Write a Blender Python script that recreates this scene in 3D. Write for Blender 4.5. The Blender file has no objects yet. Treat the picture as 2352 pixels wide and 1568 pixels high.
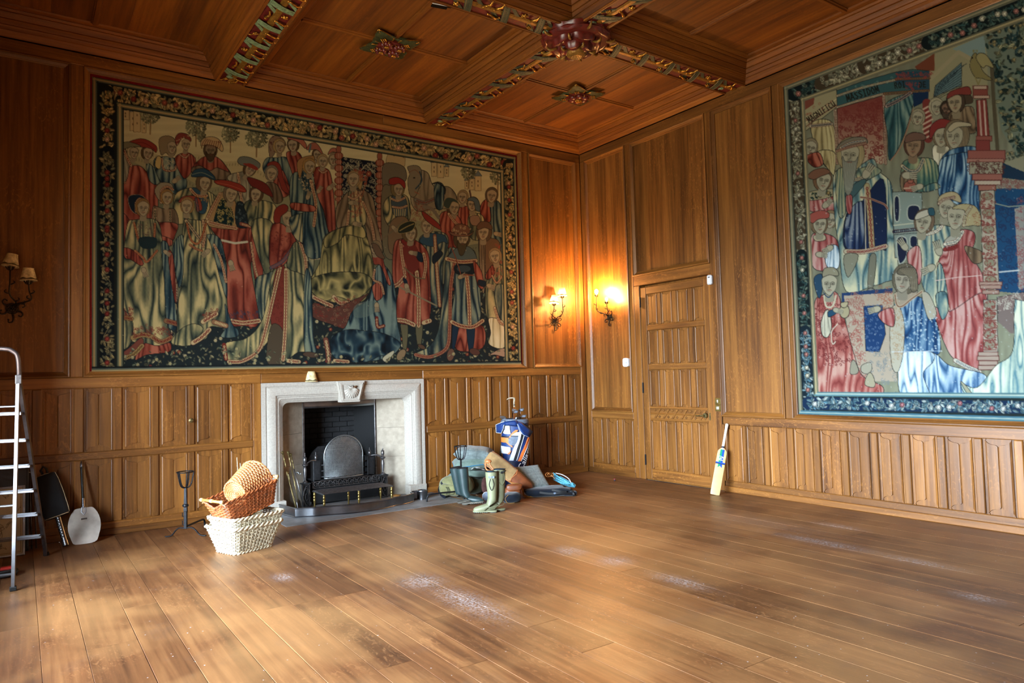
import bpy, bmesh, math, random
import numpy as np
from mathutils import Vector, Matrix
SC = bpy.context.scene
COL = SC.collection
# ---------------------------------------------------------------- camera
FPX, YAW, PITCH, ROLL = 1615.109, 0.610560853, 0.047041596, -0.0269643451
CAM = np.array([-7.114676, -8.206131, 1.5])
def _axes():
    cy, sy, cp, sp = math.cos(YAW), math.sin(YAW), math.cos(PITCH), math.sin(PITCH)
    fw = np.array([sy*cp, cy*cp, sp]); rt = np.array([cy, -sy, 0.0]); up = np.cross(rt, fw)
    c, s = math.cos(ROLL), math.sin(ROLL)
    return c*rt + s*up, -s*rt + c*up, fw
RT, UP, FW = _axes()
cam_d = bpy.data.cameras.new('camera'); cam = bpy.data.objects.new('camera', cam_d); COL.objects.link(cam)
cam_d.sensor_width = 36.0; cam_d.lens = FPX/2352*36.0; cam_d.clip_start = 0.05
cam.matrix_world = Matrix(((RT[0], UP[0], -FW[0], CAM[0]), (RT[1], UP[1], -FW[1], CAM[1]), (RT[2], UP[2], -FW[2], CAM[2]), (0, 0, 0, 1)))
SC.camera = cam
# ---------------------------------------------------------------- daylight through the window wall, exposure
RX0, RY0, RZ = -7.70, -8.95, 5.135       # room: x from RX0 to 0, y from RY0 to 0
w = bpy.data.worlds.new('world'); SC.world = w; w.use_nodes = True
nt = w.node_tree; nt.nodes.clear()
o = nt.nodes.new('ShaderNodeOutputWorld'); b = nt.nodes.new('ShaderNodeBackground')
tc = nt.nodes.new('ShaderNodeTexCoord'); sx = nt.nodes.new('ShaderNodeSeparateXYZ'); rp = nt.nodes.new('ShaderNodeValToRGB')
rp.color_ramp.elements[0].position = 0.47; rp.color_ramp.elements[0].color = (0.10, 0.105, 0.085, 1)
rp.color_ramp.elements[1].position = 0.53; rp.color_ramp.elements[1].color = (0.68, 0.84, 1.0, 1)
mr = nt.nodes.new('ShaderNodeMapRange'); mr.inputs['From Min'].default_value = -1; mr.inputs['From Max'].default_value = 1
nt.links.new(tc.outputs['Generated'], sx.inputs[0]); nt.links.new(sx.outputs['Z'], mr.inputs[0]); nt.links.new(mr.outputs[0], rp.inputs[0])
nt.links.new(rp.outputs[0], b.inputs[0]); b.inputs[1].default_value = 28.0; nt.links.new(b.outputs[0], o.inputs[0])
BAY = 2.4                                 # depth of the unseen window bay, deepened to shade the ladder side
WINDOWS = [(-6.9, -1.75, 0.45, 3.35)]     # y0, y1, z0, z1 in the wall x = RX0
for wy0, wy1, wz0, wz1 in WINDOWS:
    d = bpy.data.lights.new('window_portal', 'AREA'); d.shape = 'RECTANGLE'; d.size = wz1-wz0; d.size_y = wy1-wy0
    d.cycles.is_portal = True
    lo = bpy.data.objects.new('window_portal', d); COL.objects.link(lo)
    lo.location = (RX0-BAY+0.02, (wy0+wy1)/2, (wz0+wz1)/2); lo.rotation_euler = (0, -math.pi/2, 0)
vs = SC.view_settings; vs.view_transform = 'Standard'; vs.look = 'None'; vs.gamma = 1.0; vs.use_curve_mapping = False
vs.exposure = 2.0
# ---------------------------------------------------------------- pixel helpers (frame 2352 x 1568)
def ray(px, py): return (px-1176)/FPX*RT - (py-784)/FPX*UP + FW
def at_y(px, py, y=0.0): d = ray(px, py); return CAM + d*((y-CAM[1])/d[1])
def at_x(px, py, x=0.0): d = ray(px, py); return CAM + d*((x-CAM[0])/d[0])
def at_z(px, py, z=0.0): d = ray(px, py); return CAM + d*((z-CAM[2])/d[2])
def project(P):
    q = np.asarray(P, float)-CAM; k = q@FW
    return 1176+FPX*(q@RT)/k, 784-FPX*(q@UP)/k
# ---------------------------------------------------------------- objects
def tag(o, label, cat, group=None, kind=None):
    o['label'] = label; o['category'] = cat
    if group: o['group'] = group
    if kind: o['kind'] = kind
    return o
def thing(name, label, cat, loc=(0, 0, 0), rotz=0.0, group=None, rot=None):
    o = bpy.data.objects.new(name, None); COL.objects.link(o); o.empty_display_size = 0.05
    o.location = loc; o.rotation_euler = rot if rot else (0, 0, rotz)
    return tag(o, label, cat, group)
def link(name, mesh, parent=None, loc=None, rot=None, scale=None):
    o = bpy.data.objects.new(name, mesh); COL.objects.link(o); o.parent = parent
    if loc is not None: o.location = loc
    if rot is not None: o.rotation_euler = rot
    if scale is not None: o.scale = scale
    return o
def copy_tree(o, parent=None):
    c = o.copy(); COL.objects.link(c); c.parent = parent
    for ch in o.children: copy_tree(ch, c)
    return c
def lerp(a, b, t): return a+(b-a)*t
def V(*a): return np.array(a, float)
def spline(pts, n=8, closed=False):
    P = np.array(pts, float); m = len(P); out = []
    for i in range(m if closed else m-1):
        if closed: p0, p1, p2, p3 = P[i-1], P[i], P[(i+1) % m], P[(i+2) % m]
        else: p0, p1, p2, p3 = P[max(i-1, 0)], P[i], P[i+1], P[min(i+2, m-1)]
        for k in range(n):
            t = k/n
            out.append(0.5*((2*p1)+(-p0+p2)*t+(2*p0-5*p1+4*p2-p3)*t*t+(-p0+3*p1-3*p2+p3)*t**3))
    if not closed: out.append(P[-1])
    return np.array(out)
class MB:
    """collects shapes; build() links them as one mesh object"""
    def __init__(s, xf=None): s.v = []; s.f = []; s.xf = xf; s.mi = []; s.cur = 0
    def mesh(s, vs, fs):
        o = len(s.v)
        for p in vs: s.v.append(tuple(s.xf(*p)) if s.xf else (float(p[0]), float(p[1]), float(p[2])))
        for f in fs: s.f.append(tuple(o+i for i in f)); s.mi.append(s.cur)
        return s
    def box(s, x0, x1, y0, y1, z0, z1):
        vs = [(x, y, z) for x in (x0, x1) for y in (y0, y1) for z in (z0, z1)]
        return s.mesh(vs, [(0, 1, 3, 2), (4, 6, 7, 5), (0, 4, 5, 1), (2, 3, 7, 6), (0, 2, 6, 4), (1, 5, 7, 3)])
    def cbox(s, x0, x1, y0, y1, z0, z1, c=0.004):
        L = ((x0, x1), (y0, y1), (z0, z1)); c = min(c, 0.45*abs(x1-x0), 0.45*abs(y1-y0), 0.45*abs(z1-z0))
        vs = []; idx = {}
        for a in range(3):
            for corner in range(8):
                b = [(corner >> k) & 1 for k in range(3)]
                p = [L[k][b[k]] if k == a else L[k][b[k]]+(c if (b[k] == 0) == (L[k][1] > L[k][0]) else -c) for k in range(3)]
                idx[(a, corner)] = len(vs); vs.append(p)
        fs = []
        for a in range(3):
            u, w_ = [k for k in range(3) if k != a]
            for e in (0, 1):
                cs = [(e << a) | (i << u) | (j << w_) for i, j in ((0, 0), (1, 0), (1, 1), (0, 1))]
                fs.append([idx[(a, q)] for q in cs])
            for i in (0, 1):
                for j in (0, 1):
                    q0 = (i << u) | (j << w_); q1 = q0 | (1 << a)
                    fs.append([idx[(u, q0)], idx[(u, q1)], idx[(w_, q1)], idx[(w_, q0)]])
        for q in range(8): fs.append([idx[(0, q)], idx[(1, q)], idx[(2, q)]])
        return s.mesh(vs, fs)
    def prism(s, pts, z0, z1, axis='z', top=None):
        n = len(pts); top = pts if top is None else top
        mk = {'z': lambda a, b, c: (a, b, c), 'y': lambda a, b, c: (a, c, b), 'x': lambda a, b, c: (c, a, b)}[axis]
        vs = [mk(p[0], p[1], z0) for p in pts]+[mk(p[0], p[1], z1) for p in top]
        fs = [tuple(range(n)), tuple(range(2*n-1, n-1, -1))]+[(i, (i+1) % n, n+(i+1) % n, n+i) for i in range(n)]
        return s.mesh(vs, fs)
    def rings(s, R, closed=True, cap=True):
        n = len(R[0]); vs = [p for r in R for p in r]; fs = []
        for k in range(len(R)-1):
            for i in range(n if closed else n-1):
                j = (i+1) % n; fs.append((k*n+i, k*n+j, (k+1)*n+j, (k+1)*n+i))
        if cap and closed: fs += [tuple(range(n-1, -1, -1)), tuple((len(R)-1)*n+i for i in range(n))]
        return s.mesh(vs, fs)
    def lathe(s, prof, n=16, c=(0, 0, 0), axis='z', cap=True):
        R = []
        for r, z in prof:
            ring = []
            for i in range(n):
                a = 2*math.pi*i/n; x, y = r*math.cos(a), r*math.sin(a)
                ring.append((c[0]+x, c[1]+y, c[2]+z) if axis == 'z' else (c[0]+x, c[1]+z, c[2]+y) if axis == 'y' else (c[0]+z, c[1]+x, c[2]+y))
            R.append(ring)
        return s.rings(R, True, cap)
    def tube(s, pts, r, n=6, closed=False, cap=True, flat=None):
        P = np.array(pts, float); m = len(P)
        rad = r if hasattr(r, '__len__') else [r]*m
        T = np.zeros_like(P)
        for i in range(m):
            a = P[i-1] if (i > 0 or closed) else P[0]; b = P[(i+1) % m] if (i < m-1 or closed) else P[-1]
            d = b-a; T[i] = d/(np.linalg.norm(d)+1e-12)
        ref = V(0, 0, 1) if abs(T[0][2]) < 0.9 else V(1, 0, 0)
        N = np.cross(T[0], ref); N /= np.linalg.norm(N); R = []
        for i in range(m):
            N = N-T[i]*(N@T[i]); N /= (np.linalg.norm(N)+1e-12); B = np.cross(T[i], N)
            fa, fb = (1, 1) if flat is None else flat
            R.append([P[i]+rad[i]*(fa*math.cos(2*math.pi*k/n+0.5)*N+fb*math.sin(2*math.pi*k/n+0.5)*B) for k in range(n)])
        if closed: R.append(R[0])
        return s.rings(R, True, cap and not closed)
    def ribbon(s, pts, side, w, t):
        """flat strap along pts; side = width direction vector(s)"""
        P = np.array(pts, float); S = np.array(side, float); S = np.tile(S, (len(P), 1)) if S.ndim == 1 else S
        R = []
        for i in range(len(P)):
            d = P[min(i+1, len(P)-1)]-P[max(i-1, 0)]; d = d/(np.linalg.norm(d)+1e-12)
            u = S[i]-d*(S[i]@d); u /= (np.linalg.norm(u)+1e-12); nrm = np.cross(d, u)
            R.append([P[i]+u*w/2-nrm*t/2, P[i]+u*w/2+nrm*t/2, P[i]-u*w/2+nrm*t/2, P[i]-u*w/2-nrm*t/2])
        return s.rings(R)
    def grid(s, G):
        n, m = len(G), len(G[0]); vs = [p for r in G for p in r]
        return s.mesh(vs, [(i*m+j, i*m+j+1, (i+1)*m+j+1, (i+1)*m+j) for i in range(n-1) for j in range(m-1)])
    def ball(s, c, rx, ry=None, rz=None, n=10, m=6, R=None):
        ry = rx if ry is None else ry; rz = rx if rz is None else rz; rings = []
        for i in range(m+1):
            a = -math.pi/2+math.pi*i/m; ca = max(math.cos(a), 0.02); ring = []
            for k in range(n):
                q = V(rx*ca*math.cos(2*math.pi*k/n), ry*ca*math.sin(2*math.pi*k/n), rz*math.sin(a))
                if R is not None: q = np.array(R)@q
                ring.append(tuple(V(*c)+q))
            rings.append(ring)
        return s.rings(rings)
    def data(s, name, mats, smooth=False, fix=True):
        me = bpy.data.meshes.new(name); me.from_pydata(s.v, [], s.f)
        mats = mats if isinstance(mats, (list, tuple)) else [mats]
        for m_ in mats: me.materials.append(M[m_] if isinstance(m_, str) else m_)
        if len(mats) > 1: me.polygons.foreach_set('material_index', s.mi)
        if fix:
            bm = bmesh.new(); bm.from_mesh(me); bmesh.ops.recalc_face_normals(bm, faces=bm.faces); bm.to_mesh(me); bm.free()
        if smooth:
            me.polygons.foreach_set('use_smooth', [True]*len(me.polygons))
            if smooth is not True: me.set_sharp_from_angle(angle=math.radians(smooth))
        me.update(); return me
    def build(s, name, mats, parent=None, smooth=False, loc=None, rot=None, fix=True):
        return link(name, s.data(name, mats, smooth, fix), parent, loc, rot)
# ---------------------------------------------------------------- materials
M = {}
def srgb(r, g, b):
    f = lambda c: c/12.92 if c <= 0.04045 else ((c+0.055)/1.055)**2.4
    return (f(r), f(g), f(b), 1)
def new_mat(name):
    m = bpy.data.materials.new(name); m.use_nodes = True; M[name] = m
    return m, m.node_tree, m.node_tree.nodes['Principled BSDF']
def N(nt, t, **kw):
    n = nt.nodes.new('ShaderNode'+t)
    for k, v in kw.items():
        if k in n.inputs: n.inputs[k].default_value = v
        else: setattr(n, k, v)
    return n
def mixc(nt, a, b, fac, mode='MIX'):
    m = N(nt, 'Mix', data_type='RGBA', blend_type=mode)
    for sock, v in ((m.inputs[0], fac), (m.inputs[6], a), (m.inputs[7], b)):
        if hasattr(v, 'is_output'): nt.links.new(v, sock)
        else: sock.default_value = v
    return m.outputs[2]
def math_(nt, op, a, b=None, c=None, clamp=False):
    m = N(nt, 'Math', operation=op); m.use_clamp = clamp
    for i, v in enumerate((a, b, c)):
        if v is None: continue
        if hasattr(v, 'is_output'): nt.links.new(v, m.inputs[i])
        else: m.inputs[i].default_value = v
    return m.outputs[0]
def ramp(nt, fac, stops):
    r = N(nt, 'ValToRGB'); e = r.color_ramp.elements
    while len(e) < len(stops): e.new(0.5)
    for k, (p, c) in enumerate(stops): e[k].position = p; e[k].color = c if len(c) == 4 else (*c, 1)
    nt.links.new(fac, r.inputs[0]); return r.outputs[0]
def coords(nt, scale, rnd=True):
    t = N(nt, 'TexCoord'); mp = N(nt, 'Mapping'); mp.inputs['Scale'].default_value = scale
    if rnd:
        oi = N(nt, 'ObjectInfo'); ml = N(nt, 'VectorMath', operation='SCALE'); ml.inputs[0].default_value = (31.7, 17.3, 23.9)
        nt.links.new(oi.outputs['Random'], ml.inputs['Scale']); ad = N(nt, 'VectorMath', operation='ADD')
        nt.links.new(t.outputs['Object'], ad.inputs[0]); nt.links.new(ml.outputs[0], ad.inputs[1]); nt.links.new(ad.outputs[0], mp.inputs[0])
    else: nt.links.new(t.outputs['Object'], mp.inputs[0])
    return mp.outputs[0]
def noise(nt, vec, scale, detail=4, rough=0.55, dist=0.0):
    n = N(nt, 'TexNoise', Scale=scale, Detail=detail, Roughness=rough, Distortion=dist); nt.links.new(vec, n.inputs['Vector']); return n.outputs['Fac']
def bump(nt, bs, h, strength, dist=0.01):
    n = N(nt, 'Bump', Strength=strength, Distance=dist); nt.links.new(h, n.inputs['Height']); nt.links.new(n.outputs[0], bs.inputs['Normal'])
def wood(name, axis, dark, mid, light, rough=0.42, fleck=0.3, var=0.34, gloss=0.4, board=0.0):
    m, nt, bs = new_mat(name)
    sc = [26, 26, 26]; sc['xyz'.index(axis)] = 1.1
    fine = noise(nt, coords(nt, sc), 1.0, 5, 0.62, 0.25)
    sc2 = [5, 5, 5]; sc2['xyz'.index(axis)] = 0.35
    broad = noise(nt, coords(nt, sc2), 1.0, 2, 0.5)
    sc3 = [26, 26, 26]; sc3['xyz'.index(axis)] = 11
    fl = noise(nt, coords(nt, sc3), 1.0, 2, 0.6, 2.2)
    gate = noise(nt, coords(nt, [1.6, 1.6, 1.6]), 1.0, 1)
    flm = math_(nt, 'MULTIPLY', ramp(nt, fl, [(0.57, (0, 0, 0)), (0.63, (1, 1, 1))]), ramp(nt, gate, [(0.45, (0.15, 0.15, 0.15)), (0.62, (1, 1, 1))]))
    fac = math_(nt, 'ADD', math_(nt, 'MULTIPLY', fine, 0.55), math_(nt, 'MULTIPLY', broad, 0.45))
    c = ramp(nt, fac, [(0.34, srgb(*dark)), (0.5, srgb(*mid)), (0.66, srgb(*light))])
    c = mixc(nt, c, srgb(*[min(1, q*1.16+0.03) for q in light]), math_(nt, 'MULTIPLY', flm, fleck))
    oi = N(nt, 'ObjectInfo'); hv = N(nt, 'HueSaturation')
    nt.links.new(math_(nt, 'MULTIPLY_ADD', oi.outputs['Random'], var, 1-var/2), hv.inputs['Value']); nt.links.new(c, hv.inputs['Color'])
    nt.links.new(hv.outputs[0], bs.inputs['Base Color'])
    bs.inputs['Roughness'].default_value = rough; bs.inputs['Specular IOR Level'].default_value = gloss
    bump(nt, bs, fine, 0.12, 0.004)
    return m
def plain(name, col, rough=0.6, metal=0.0, spec=0.5, var=0.12, scale=30, bmp=0.05, col2=None, sheen=0.0, coat=0.0):
    m, nt, bs = new_mat(name)
    nz = noise(nt, coords(nt, (1, 1, 1)), scale, 4, 0.6)
    a = srgb(*[max(0, q*(1-var)) for q in col]); b_ = srgb(*[min(1, q*(1+var)) for q in (col2 or col)])
    nt.links.new(ramp(nt, nz, [(0.3, a), (0.7, b_)]), bs.inputs['Base Color'])
    bs.inputs['Roughness'].default_value = rough; bs.inputs['Metallic'].default_value = metal; bs.inputs['Specular IOR Level'].default_value = spec
    if sheen: bs.inputs['Sheen Weight'].default_value = sheen
    if coat: bs.inputs['Coat Weight'].default_value = coat; bs.inputs['Coat Roughness'].default_value = 0.2
    if bmp: bump(nt, bs, nz, bmp, 0.01)
    return m
def glow(name, col, strength):
    m, nt, bs = new_mat(name); bs.inputs['Base Color'].default_value = (*col, 1)
    bs.inputs['Emission Color'].default_value = (*col, 1); bs.inputs['Emission Strength'].default_value = strength
    return m
OD, OM, OL = (0.31, 0.178, 0.06), (0.455, 0.283, 0.108), (0.57, 0.375, 0.162)
for ax in 'xyz': wood('oak_'+ax, ax, OD, OM, OL)
for ax in 'xyz': wood('ceiling_oak_'+ax, ax, (0.315, 0.158, 0.028), (0.445, 0.242, 0.042), (0.54, 0.315, 0.07), rough=0.55, fleck=0.2)
# ================================================================ SHELL
LW = lambda u, v, d: (u, d, v)          # fireplace wall, plane y = 0, d > 0 lies behind it
RW = lambda u, v, d: (d, u, v)          # door wall, plane x = 0
random.seed(3)
def wallroot(name, label, boxes, xf, mat):
    m = MB(xf)
    for b_ in boxes: m.box(*b_)
    return tag(m.build(name, mat), label, 'wall', kind='structure')
FX0, FX1 = -4.872, -2.807               # fireplace surround
wall_left = wallroot('wall_left', 'oak panelled wall with the stone fireplace and the crowd tapestry', [
    (RX0, FX0+0.2, 0, 5.2, 0.045, 0.25), (FX1-0.2, 0.3, 0, 5.2, 0.045, 0.25), (FX0+0.2, FX1-0.2, 1.36, 5.2, 0.045, 0.25)], LW, 'oak_z')
wall_right = wallroot('wall_right', 'oak panelled wall with the tall door and the canopy tapestry', [
    (RY0, -2.42, 0, 5.2, 0.045, 0.25), (-1.15, 0.045, 0, 5.2, 0.045, 0.25), (-2.42, -1.15, 2.70, 5.2, 0.045, 0.25), (-2.42, -1.15, 0, 2.7, 0.12, 0.25)], RW, 'oak_z')
def brace(t):
    xs = [0, 0.06, 0.14, 0.3, 0.55, 0.78, 0.9, 1.0]; ys = [1.25, 0.98, 0.86, 0.8, 0.74, 0.55, 0.28, 0.0]
    return float(np.interp(t, xs, ys))
_pm = {}
def panel_mesh(w_, h_, wall, drop=0.058):
    key = (round(w_, 2), round(h_, 2), wall, drop)
    if key in _pm: return _pm[key]
    xf = LW if wall == 'L' else RW; m = MB(xf); w_, h_ = key[0]+0.012, key[1]+0.012
    m.box(-w_/2, w_/2, -h_/2, h_/2, 0.02, 0.034)
    a = w_/2-0.026; xs = a*np.array([-1, -0.93, -0.86, -0.72, -0.5, -0.28, -0.14, -0.05, 0, 0.05, 0.14, 0.28, 0.5, 0.72, 0.86, 0.93, 1])
    dp = lambda t: float(np.interp(t, [0, 0.05, 0.14, 0.5, 0.86, 0.93, 1], [0.0150, 0.0085, 0.0078, 0.0075, 0.0082, 0.0125, 0.010]))
    G = [[], [], [], []]
    for x in xs:
        t = abs(x)/a; z = h_/2-0.016-drop*brace(t)
        G[0].append((x, -z-0.001, 0.022)); G[1].append((x, -z, dp(t))); G[2].append((x, z, dp(t))); G[3].append((x, z+0.001, 0.022))
    m.grid(G)
    for s in (-1, 1):
        zz = h_/2-0.016
        m.mesh([(s*a, -zz, dp(1)), (s*a, zz, dp(1)), (s*(a+0.002), zz, 0.022), (s*(a+0.002), -zz, 0.022)], [(0, 1, 2, 3)])
        for q in (-1, 1):                                    # small pegs at the corners of the fold
            m.box(s*(a-0.004)-0.006, s*(a-0.004)+0.006, q*(h_/2-0.014)-0.005, q*(h_/2-0.014)+0.005, 0.008, 0.022)
    _pm[key] = m.data('panel', 'oak_z'); return _pm[key]
def put_panel(root, wall, u0, u1, v0, v1, drop=0.058, d=0.0):
    u, v = (u0+u1)/2, (v0+v1)/2
    return link('panel', panel_mesh(abs(u1-u0), v1-v0, wall, drop), root, loc=(u, d, v) if wall == 'L' else (d, u, v))
def bar(root, name, wall, u0, u1, v0, v1, d0=0.0, d1=0.045, c=0.007, mat=None):
    horiz = abs(u1-u0) > (v1-v0)
    mat = mat or ('oak_z' if not horiz else ('oak_x' if wall == 'L' else 'oak_y'))
    return MB(LW if wall == 'L' else RW).cbox(min(u0, u1), max(u0, u1), v0, v1, d0, d1, c).build(name, mat, root)
PROF = [(0.0, 0.004), (0.0, -0.010), (0.006, -0.014), (0.016, -0.012), (0.02, -0.003), (0.044, 0.016), (0.048, 0.014), (0.056, 0.018), (0.058, 0.032)]
def frame(root, wall, u0, u1, v0, v1, prof=PROF, name='moulding', mats=None):
    m = MB(LW if wall == 'L' else RW); a, b_ = min(u0, u1), max(u0, u1)
    R = [[(a+i, v0+i, d), (b_-i, v0+i, d), (b_-i, v1-i, d), (a+i, v1-i, d)] for i, d in prof]
    o = len(m.v)
    for k in range(len(R)-1):
        for i in range(4):
            j = (i+1) % 4; m.cur = 0 if i in (0, 2) else 1
            m.mesh([R[k][i], R[k][j], R[k+1][j], R[k+1][i]], [(0, 1, 2, 3)])
    return m.build(name, mats or ['oak_x' if wall == 'L' else 'oak_y', 'oak_z'], root, fix=False)
def plate(root, wall, u0, u1, v0, v1, d=0.03, t=0.012, name='panel', mat='oak_z'):
    return MB(LW if wall == 'L' else RW).box(min(u0, u1), max(u0, u1), v0, v1, d, d+t).build(name, mat, root)
def boards(root, wall, u0, u1, v0, v1, widths, d=0.03):
    a, b_ = min(u0, u1), max(u0, u1); s = sum(widths); x = a
    for q in widths:
        x2 = x+(b_-a)*q/s; plate(root, wall, x+0.0004, x2-0.0004, v0, v1, d+random.uniform(0, 0.001)); x = x2
# ---------------- wall_left dado
Lcols = [(-5.228, -4.96), (-5.575, -5.275), (-5.922, -5.632), (-6.262, -5.98), (-6.60, -6.333), (-6.946, -6.682), (-7.29, -7.024), (-7.64, -7.37)]
Rcols = [(-2.765, -2.488), (-2.43, -2.147), (-2.083, -1.80), (-1.741, -1.453), (-1.401, -1.111), (-1.05, -0.774), (-0.708, -0.443), (-0.365, -0.10)]
for cols, (za, zb), xa, xb in ((Lcols, (0.765, 0.842), RX0, -4.96), (Rcols, (0.770, 0.862), -2.765, -0.10)):
    cs = sorted(cols)
    for i, (a, b_) in enumerate(cs):
        put_panel(wall_left, 'L', a, b_, zb, 1.478); put_panel(wall_left, 'L', a, b_, 0.132, za)
        nx = cs[i+1][0] if i+1 < len(cs) else None
        if nx:
            bar(wall_left, 'stile', 'L', b_, nx, zb, 1.478); bar(wall_left, 'stile', 'L', b_, nx, 0.132, za)
    bar(wall_left, 'rail', 'L', xa, xb, za, zb); bar(wall_left, 'rail', 'L', xa, xb, 0.0, 0.132)
bar(wall_left, 'stile', 'L', RX0, -7.64, 0.132, 1.478); bar(wall_left, 'stile', 'L', -4.96, -4.872, 0.0, 1.478); bar(wall_left, 'stile', 'L', -2.807, -2.765, 0.0, 1.478)
bar(wall_left, 'stile', 'L', -0.10, 0.0, 0.0, 4.76)
bar(wall_left, 'rail', 'L', RX0, -4.872, 1.478, 1.588); bar(wall_left, 'rail', 'L', -4.872, -2.807, 1.478, 1.588, 0.004); bar(wall_left, 'rail', 'L', -2.807, -0.10, 1.478, 1.588)
# upper panelling
bar(wall_left, 'rail', 'L', RX0, -3.3, 4.757, 4.93); bar(wall_left, 'rail', 'L', -3.3, 0, 4.757, 4.93)
for a, b_ in ((-6.715, -6.602), (-1.118, -0.997), (RX0, -7.64)): bar(wall_left, 'stile', 'L', a, b_, 1.588, 4.757)
frame(wall_left, 'L', -7.64, -6.715, 1.588, 4.757); boards(wall_left, 'L', -7.59, -6.765, 1.63, 4.71, (3, 4, 3))
frame(wall_left, 'L', -0.997, -0.087, 1.588, 4.757); boards(wall_left, 'L', -0.95, -0.14, 1.63, 4.71, (2.5, 2.3, 3, 2.2))
frame(wall_left, 'L', -6.602, -1.118, 1.588, 4.757)
# ---------------- wall_right
for a, b_ in ((-0.336, -0.10), (-0.674, -0.433), (-0.985, -0.761)): put_panel(wall_right, 'R', a, b_, 0.15, 0.817)
for a, b_ in ((-0.433, -0.336), (-0.761, -0.674)): bar(wall_right, 'stile', 'R', a, b_, 0.15, 0.817)
bar(wall_right, 'rail', 'R', -0.985, -0.10, 0.0, 0.15); bar(wall_right, 'rail', 'R', -0.985, -0.10, 0.817, 0.92)
bar(wall_right, 'stile', 'R', -0.10, 0.0, 0.0, 4.757); bar(wall_right, 'stile', 'R', -1.075, -0.985, 0.0, 4.757)
frame(wall_right, 'R', -0.985, -0.10, 0.92, 4.757); boards(wall_right, 'R', -0.935, -0.15, 0.96, 4.71, (2, 3, 2.2, 2.6))
bar(wall_right, 'rail', 'R', RY0, 0, 4.757, 4.93)
bar(wall_right, 'rail', 'R', -2.43, -1.075, 2.70, 2.84)
frame(wall_right, 'R', -2.43, -1.075, 2.84, 4.757); boards(wall_right, 'R', -2.38, -1.125, 2.88, 4.71, (2, 3.2, 3, 2.2))
bar(wall_right, 'stile', 'R', -2.52, -2.43, 0.0, 4.757)
bar(wall_right, 'stile', 'R', -1.185, -1.075, 0.0, 2.70, 0.0, 0.12)
bar(wall_right, 'stile', 'R', -2.43, -2.385, 0.0, 2.70, 0.0, 0.12)
frame(wall_right, 'R', -3.41, -2.52, 0.917, 4.757); boards(wall_right, 'R', -3.36, -2.57, 0.96, 4.71, (2.4, 3.6, 2.0))
bar(wall_right, 'stile', 'R', -3.497, -3.41, 0.917, 4.757)
frame(wall_right, 'R', -7.05, -3.497, 0.917, 4.757); bar(wall_right, 'stile', 'R', -7.15, -7.05, 0.917, 4.757)
frame(wall_right, 'R', -8.85, -7.15, 0.917, 4.757); boards(wall_right, 'R', -8.8, -7.2, 0.96, 4.71, (1, 1, 1, 1)); bar(wall_right, 'stile', 'R', RY0, -8.85, 0.917, 4.757)
bar(wall_right, 'rail', 'R', RY0, -2.52, 0.81, 0.917); bar(wall_right, 'rail', 'R', RY0, -2.52, 0.0, 0.135)
Dc = [(-2.828, -2.545)]; y = -2.856
for k in range(19): Dc.append((y-0.248, y)); y -= 0.3165
for i, (a, b_) in enumerate(Dc):
    if a < RY0: break
    put_panel(wall_right, 'R', a, b_, 0.135, 0.81)
    nx = Dc[i+1][1] if i+1 < len(Dc) else RY0
    bar(wall_right, 'stile', 'R', max(nx, RY0), a, 0.135, 0.81)
bar(wall_right, 'stile', 'R', -2.545, -2.52, 0.0, 0.917)
# baseboards
for xa, xb in ((RX0, -4.872), (-2.79, -0.03)):
    o = MB(LW).cbox(xa, xb, 0, 0.068, -0.022, 0.0, 0.006).build('baseboard_left', 'oak_x')
    tag(o, 'low oak skirting under the fireplace wall, '+('ladder side' if xa == RX0 else 'golf bag side'), 'baseboard', kind='structure')
tag(MB(RW).cbox(RY0, -2.54, 0, 0.068, -0.03, 0.0, 0.006).build('baseboard_right', 'oak_y'), 'pale worn oak skirting running under the canopy tapestry wall', 'baseboard', kind='structure')
tag(MB(RW).cbox(-1.0, -0.001, 0, 0.075, -0.012, 0.0, 0.004).build('baseboard_corner', 'oak_y'), 'short oak skirting between the door and the corner', 'baseboard', kind='structure')
# window wall and the wall behind the camera (out of the frame, they close the room)
m = MB()
ys = [RY0]+[q for wd in WINDOWS for q in wd[:2]]+[0.25]
for i in range(0, len(ys)-1, 2): m.box(RX0-BAY, RX0, ys[i], ys[i+1], 0, 5.2)
for wy0, wy1, wz0, wz1 in WINDOWS: m.box(RX0-BAY, RX0, wy0, wy1, 0, wz0); m.box(RX0-BAY, RX0, wy0, wy1, wz1, 5.2)
tag(m.build('wall_window', 'oak_z'), 'oak panelled wall with a deep window bay opposite the door', 'wall', kind='structure')
tag(MB().box(RX0, 0.25, RY0-0.2, RY0, 0, 5.2).build('wall_back', 'oak_z'), 'oak panelled wall facing the fireplace', 'wall', kind='structure')
plain('window_paint', (0.82, 0.8, 0.74), 0.5)
for k, (wy0, wy1, wz0, wz1) in enumerate(WINDOWS):
    m = MB()
    for q in np.linspace(wy0, wy1, 8): m.cbox(RX0-BAY+0.04, RX0-BAY+0.10, q-0.03, q+0.03, wz0, wz1)
    for q in np.linspace(wz0, wz1, 4): m.cbox(RX0-BAY+0.04, RX0-BAY+0.10, wy0, wy1, q-0.025, q+0.025)
    tag(m.build('window_%d' % (k+1), 'window_paint'), 'tall mullioned bay window opposite the door', 'window', kind='structure')
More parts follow.
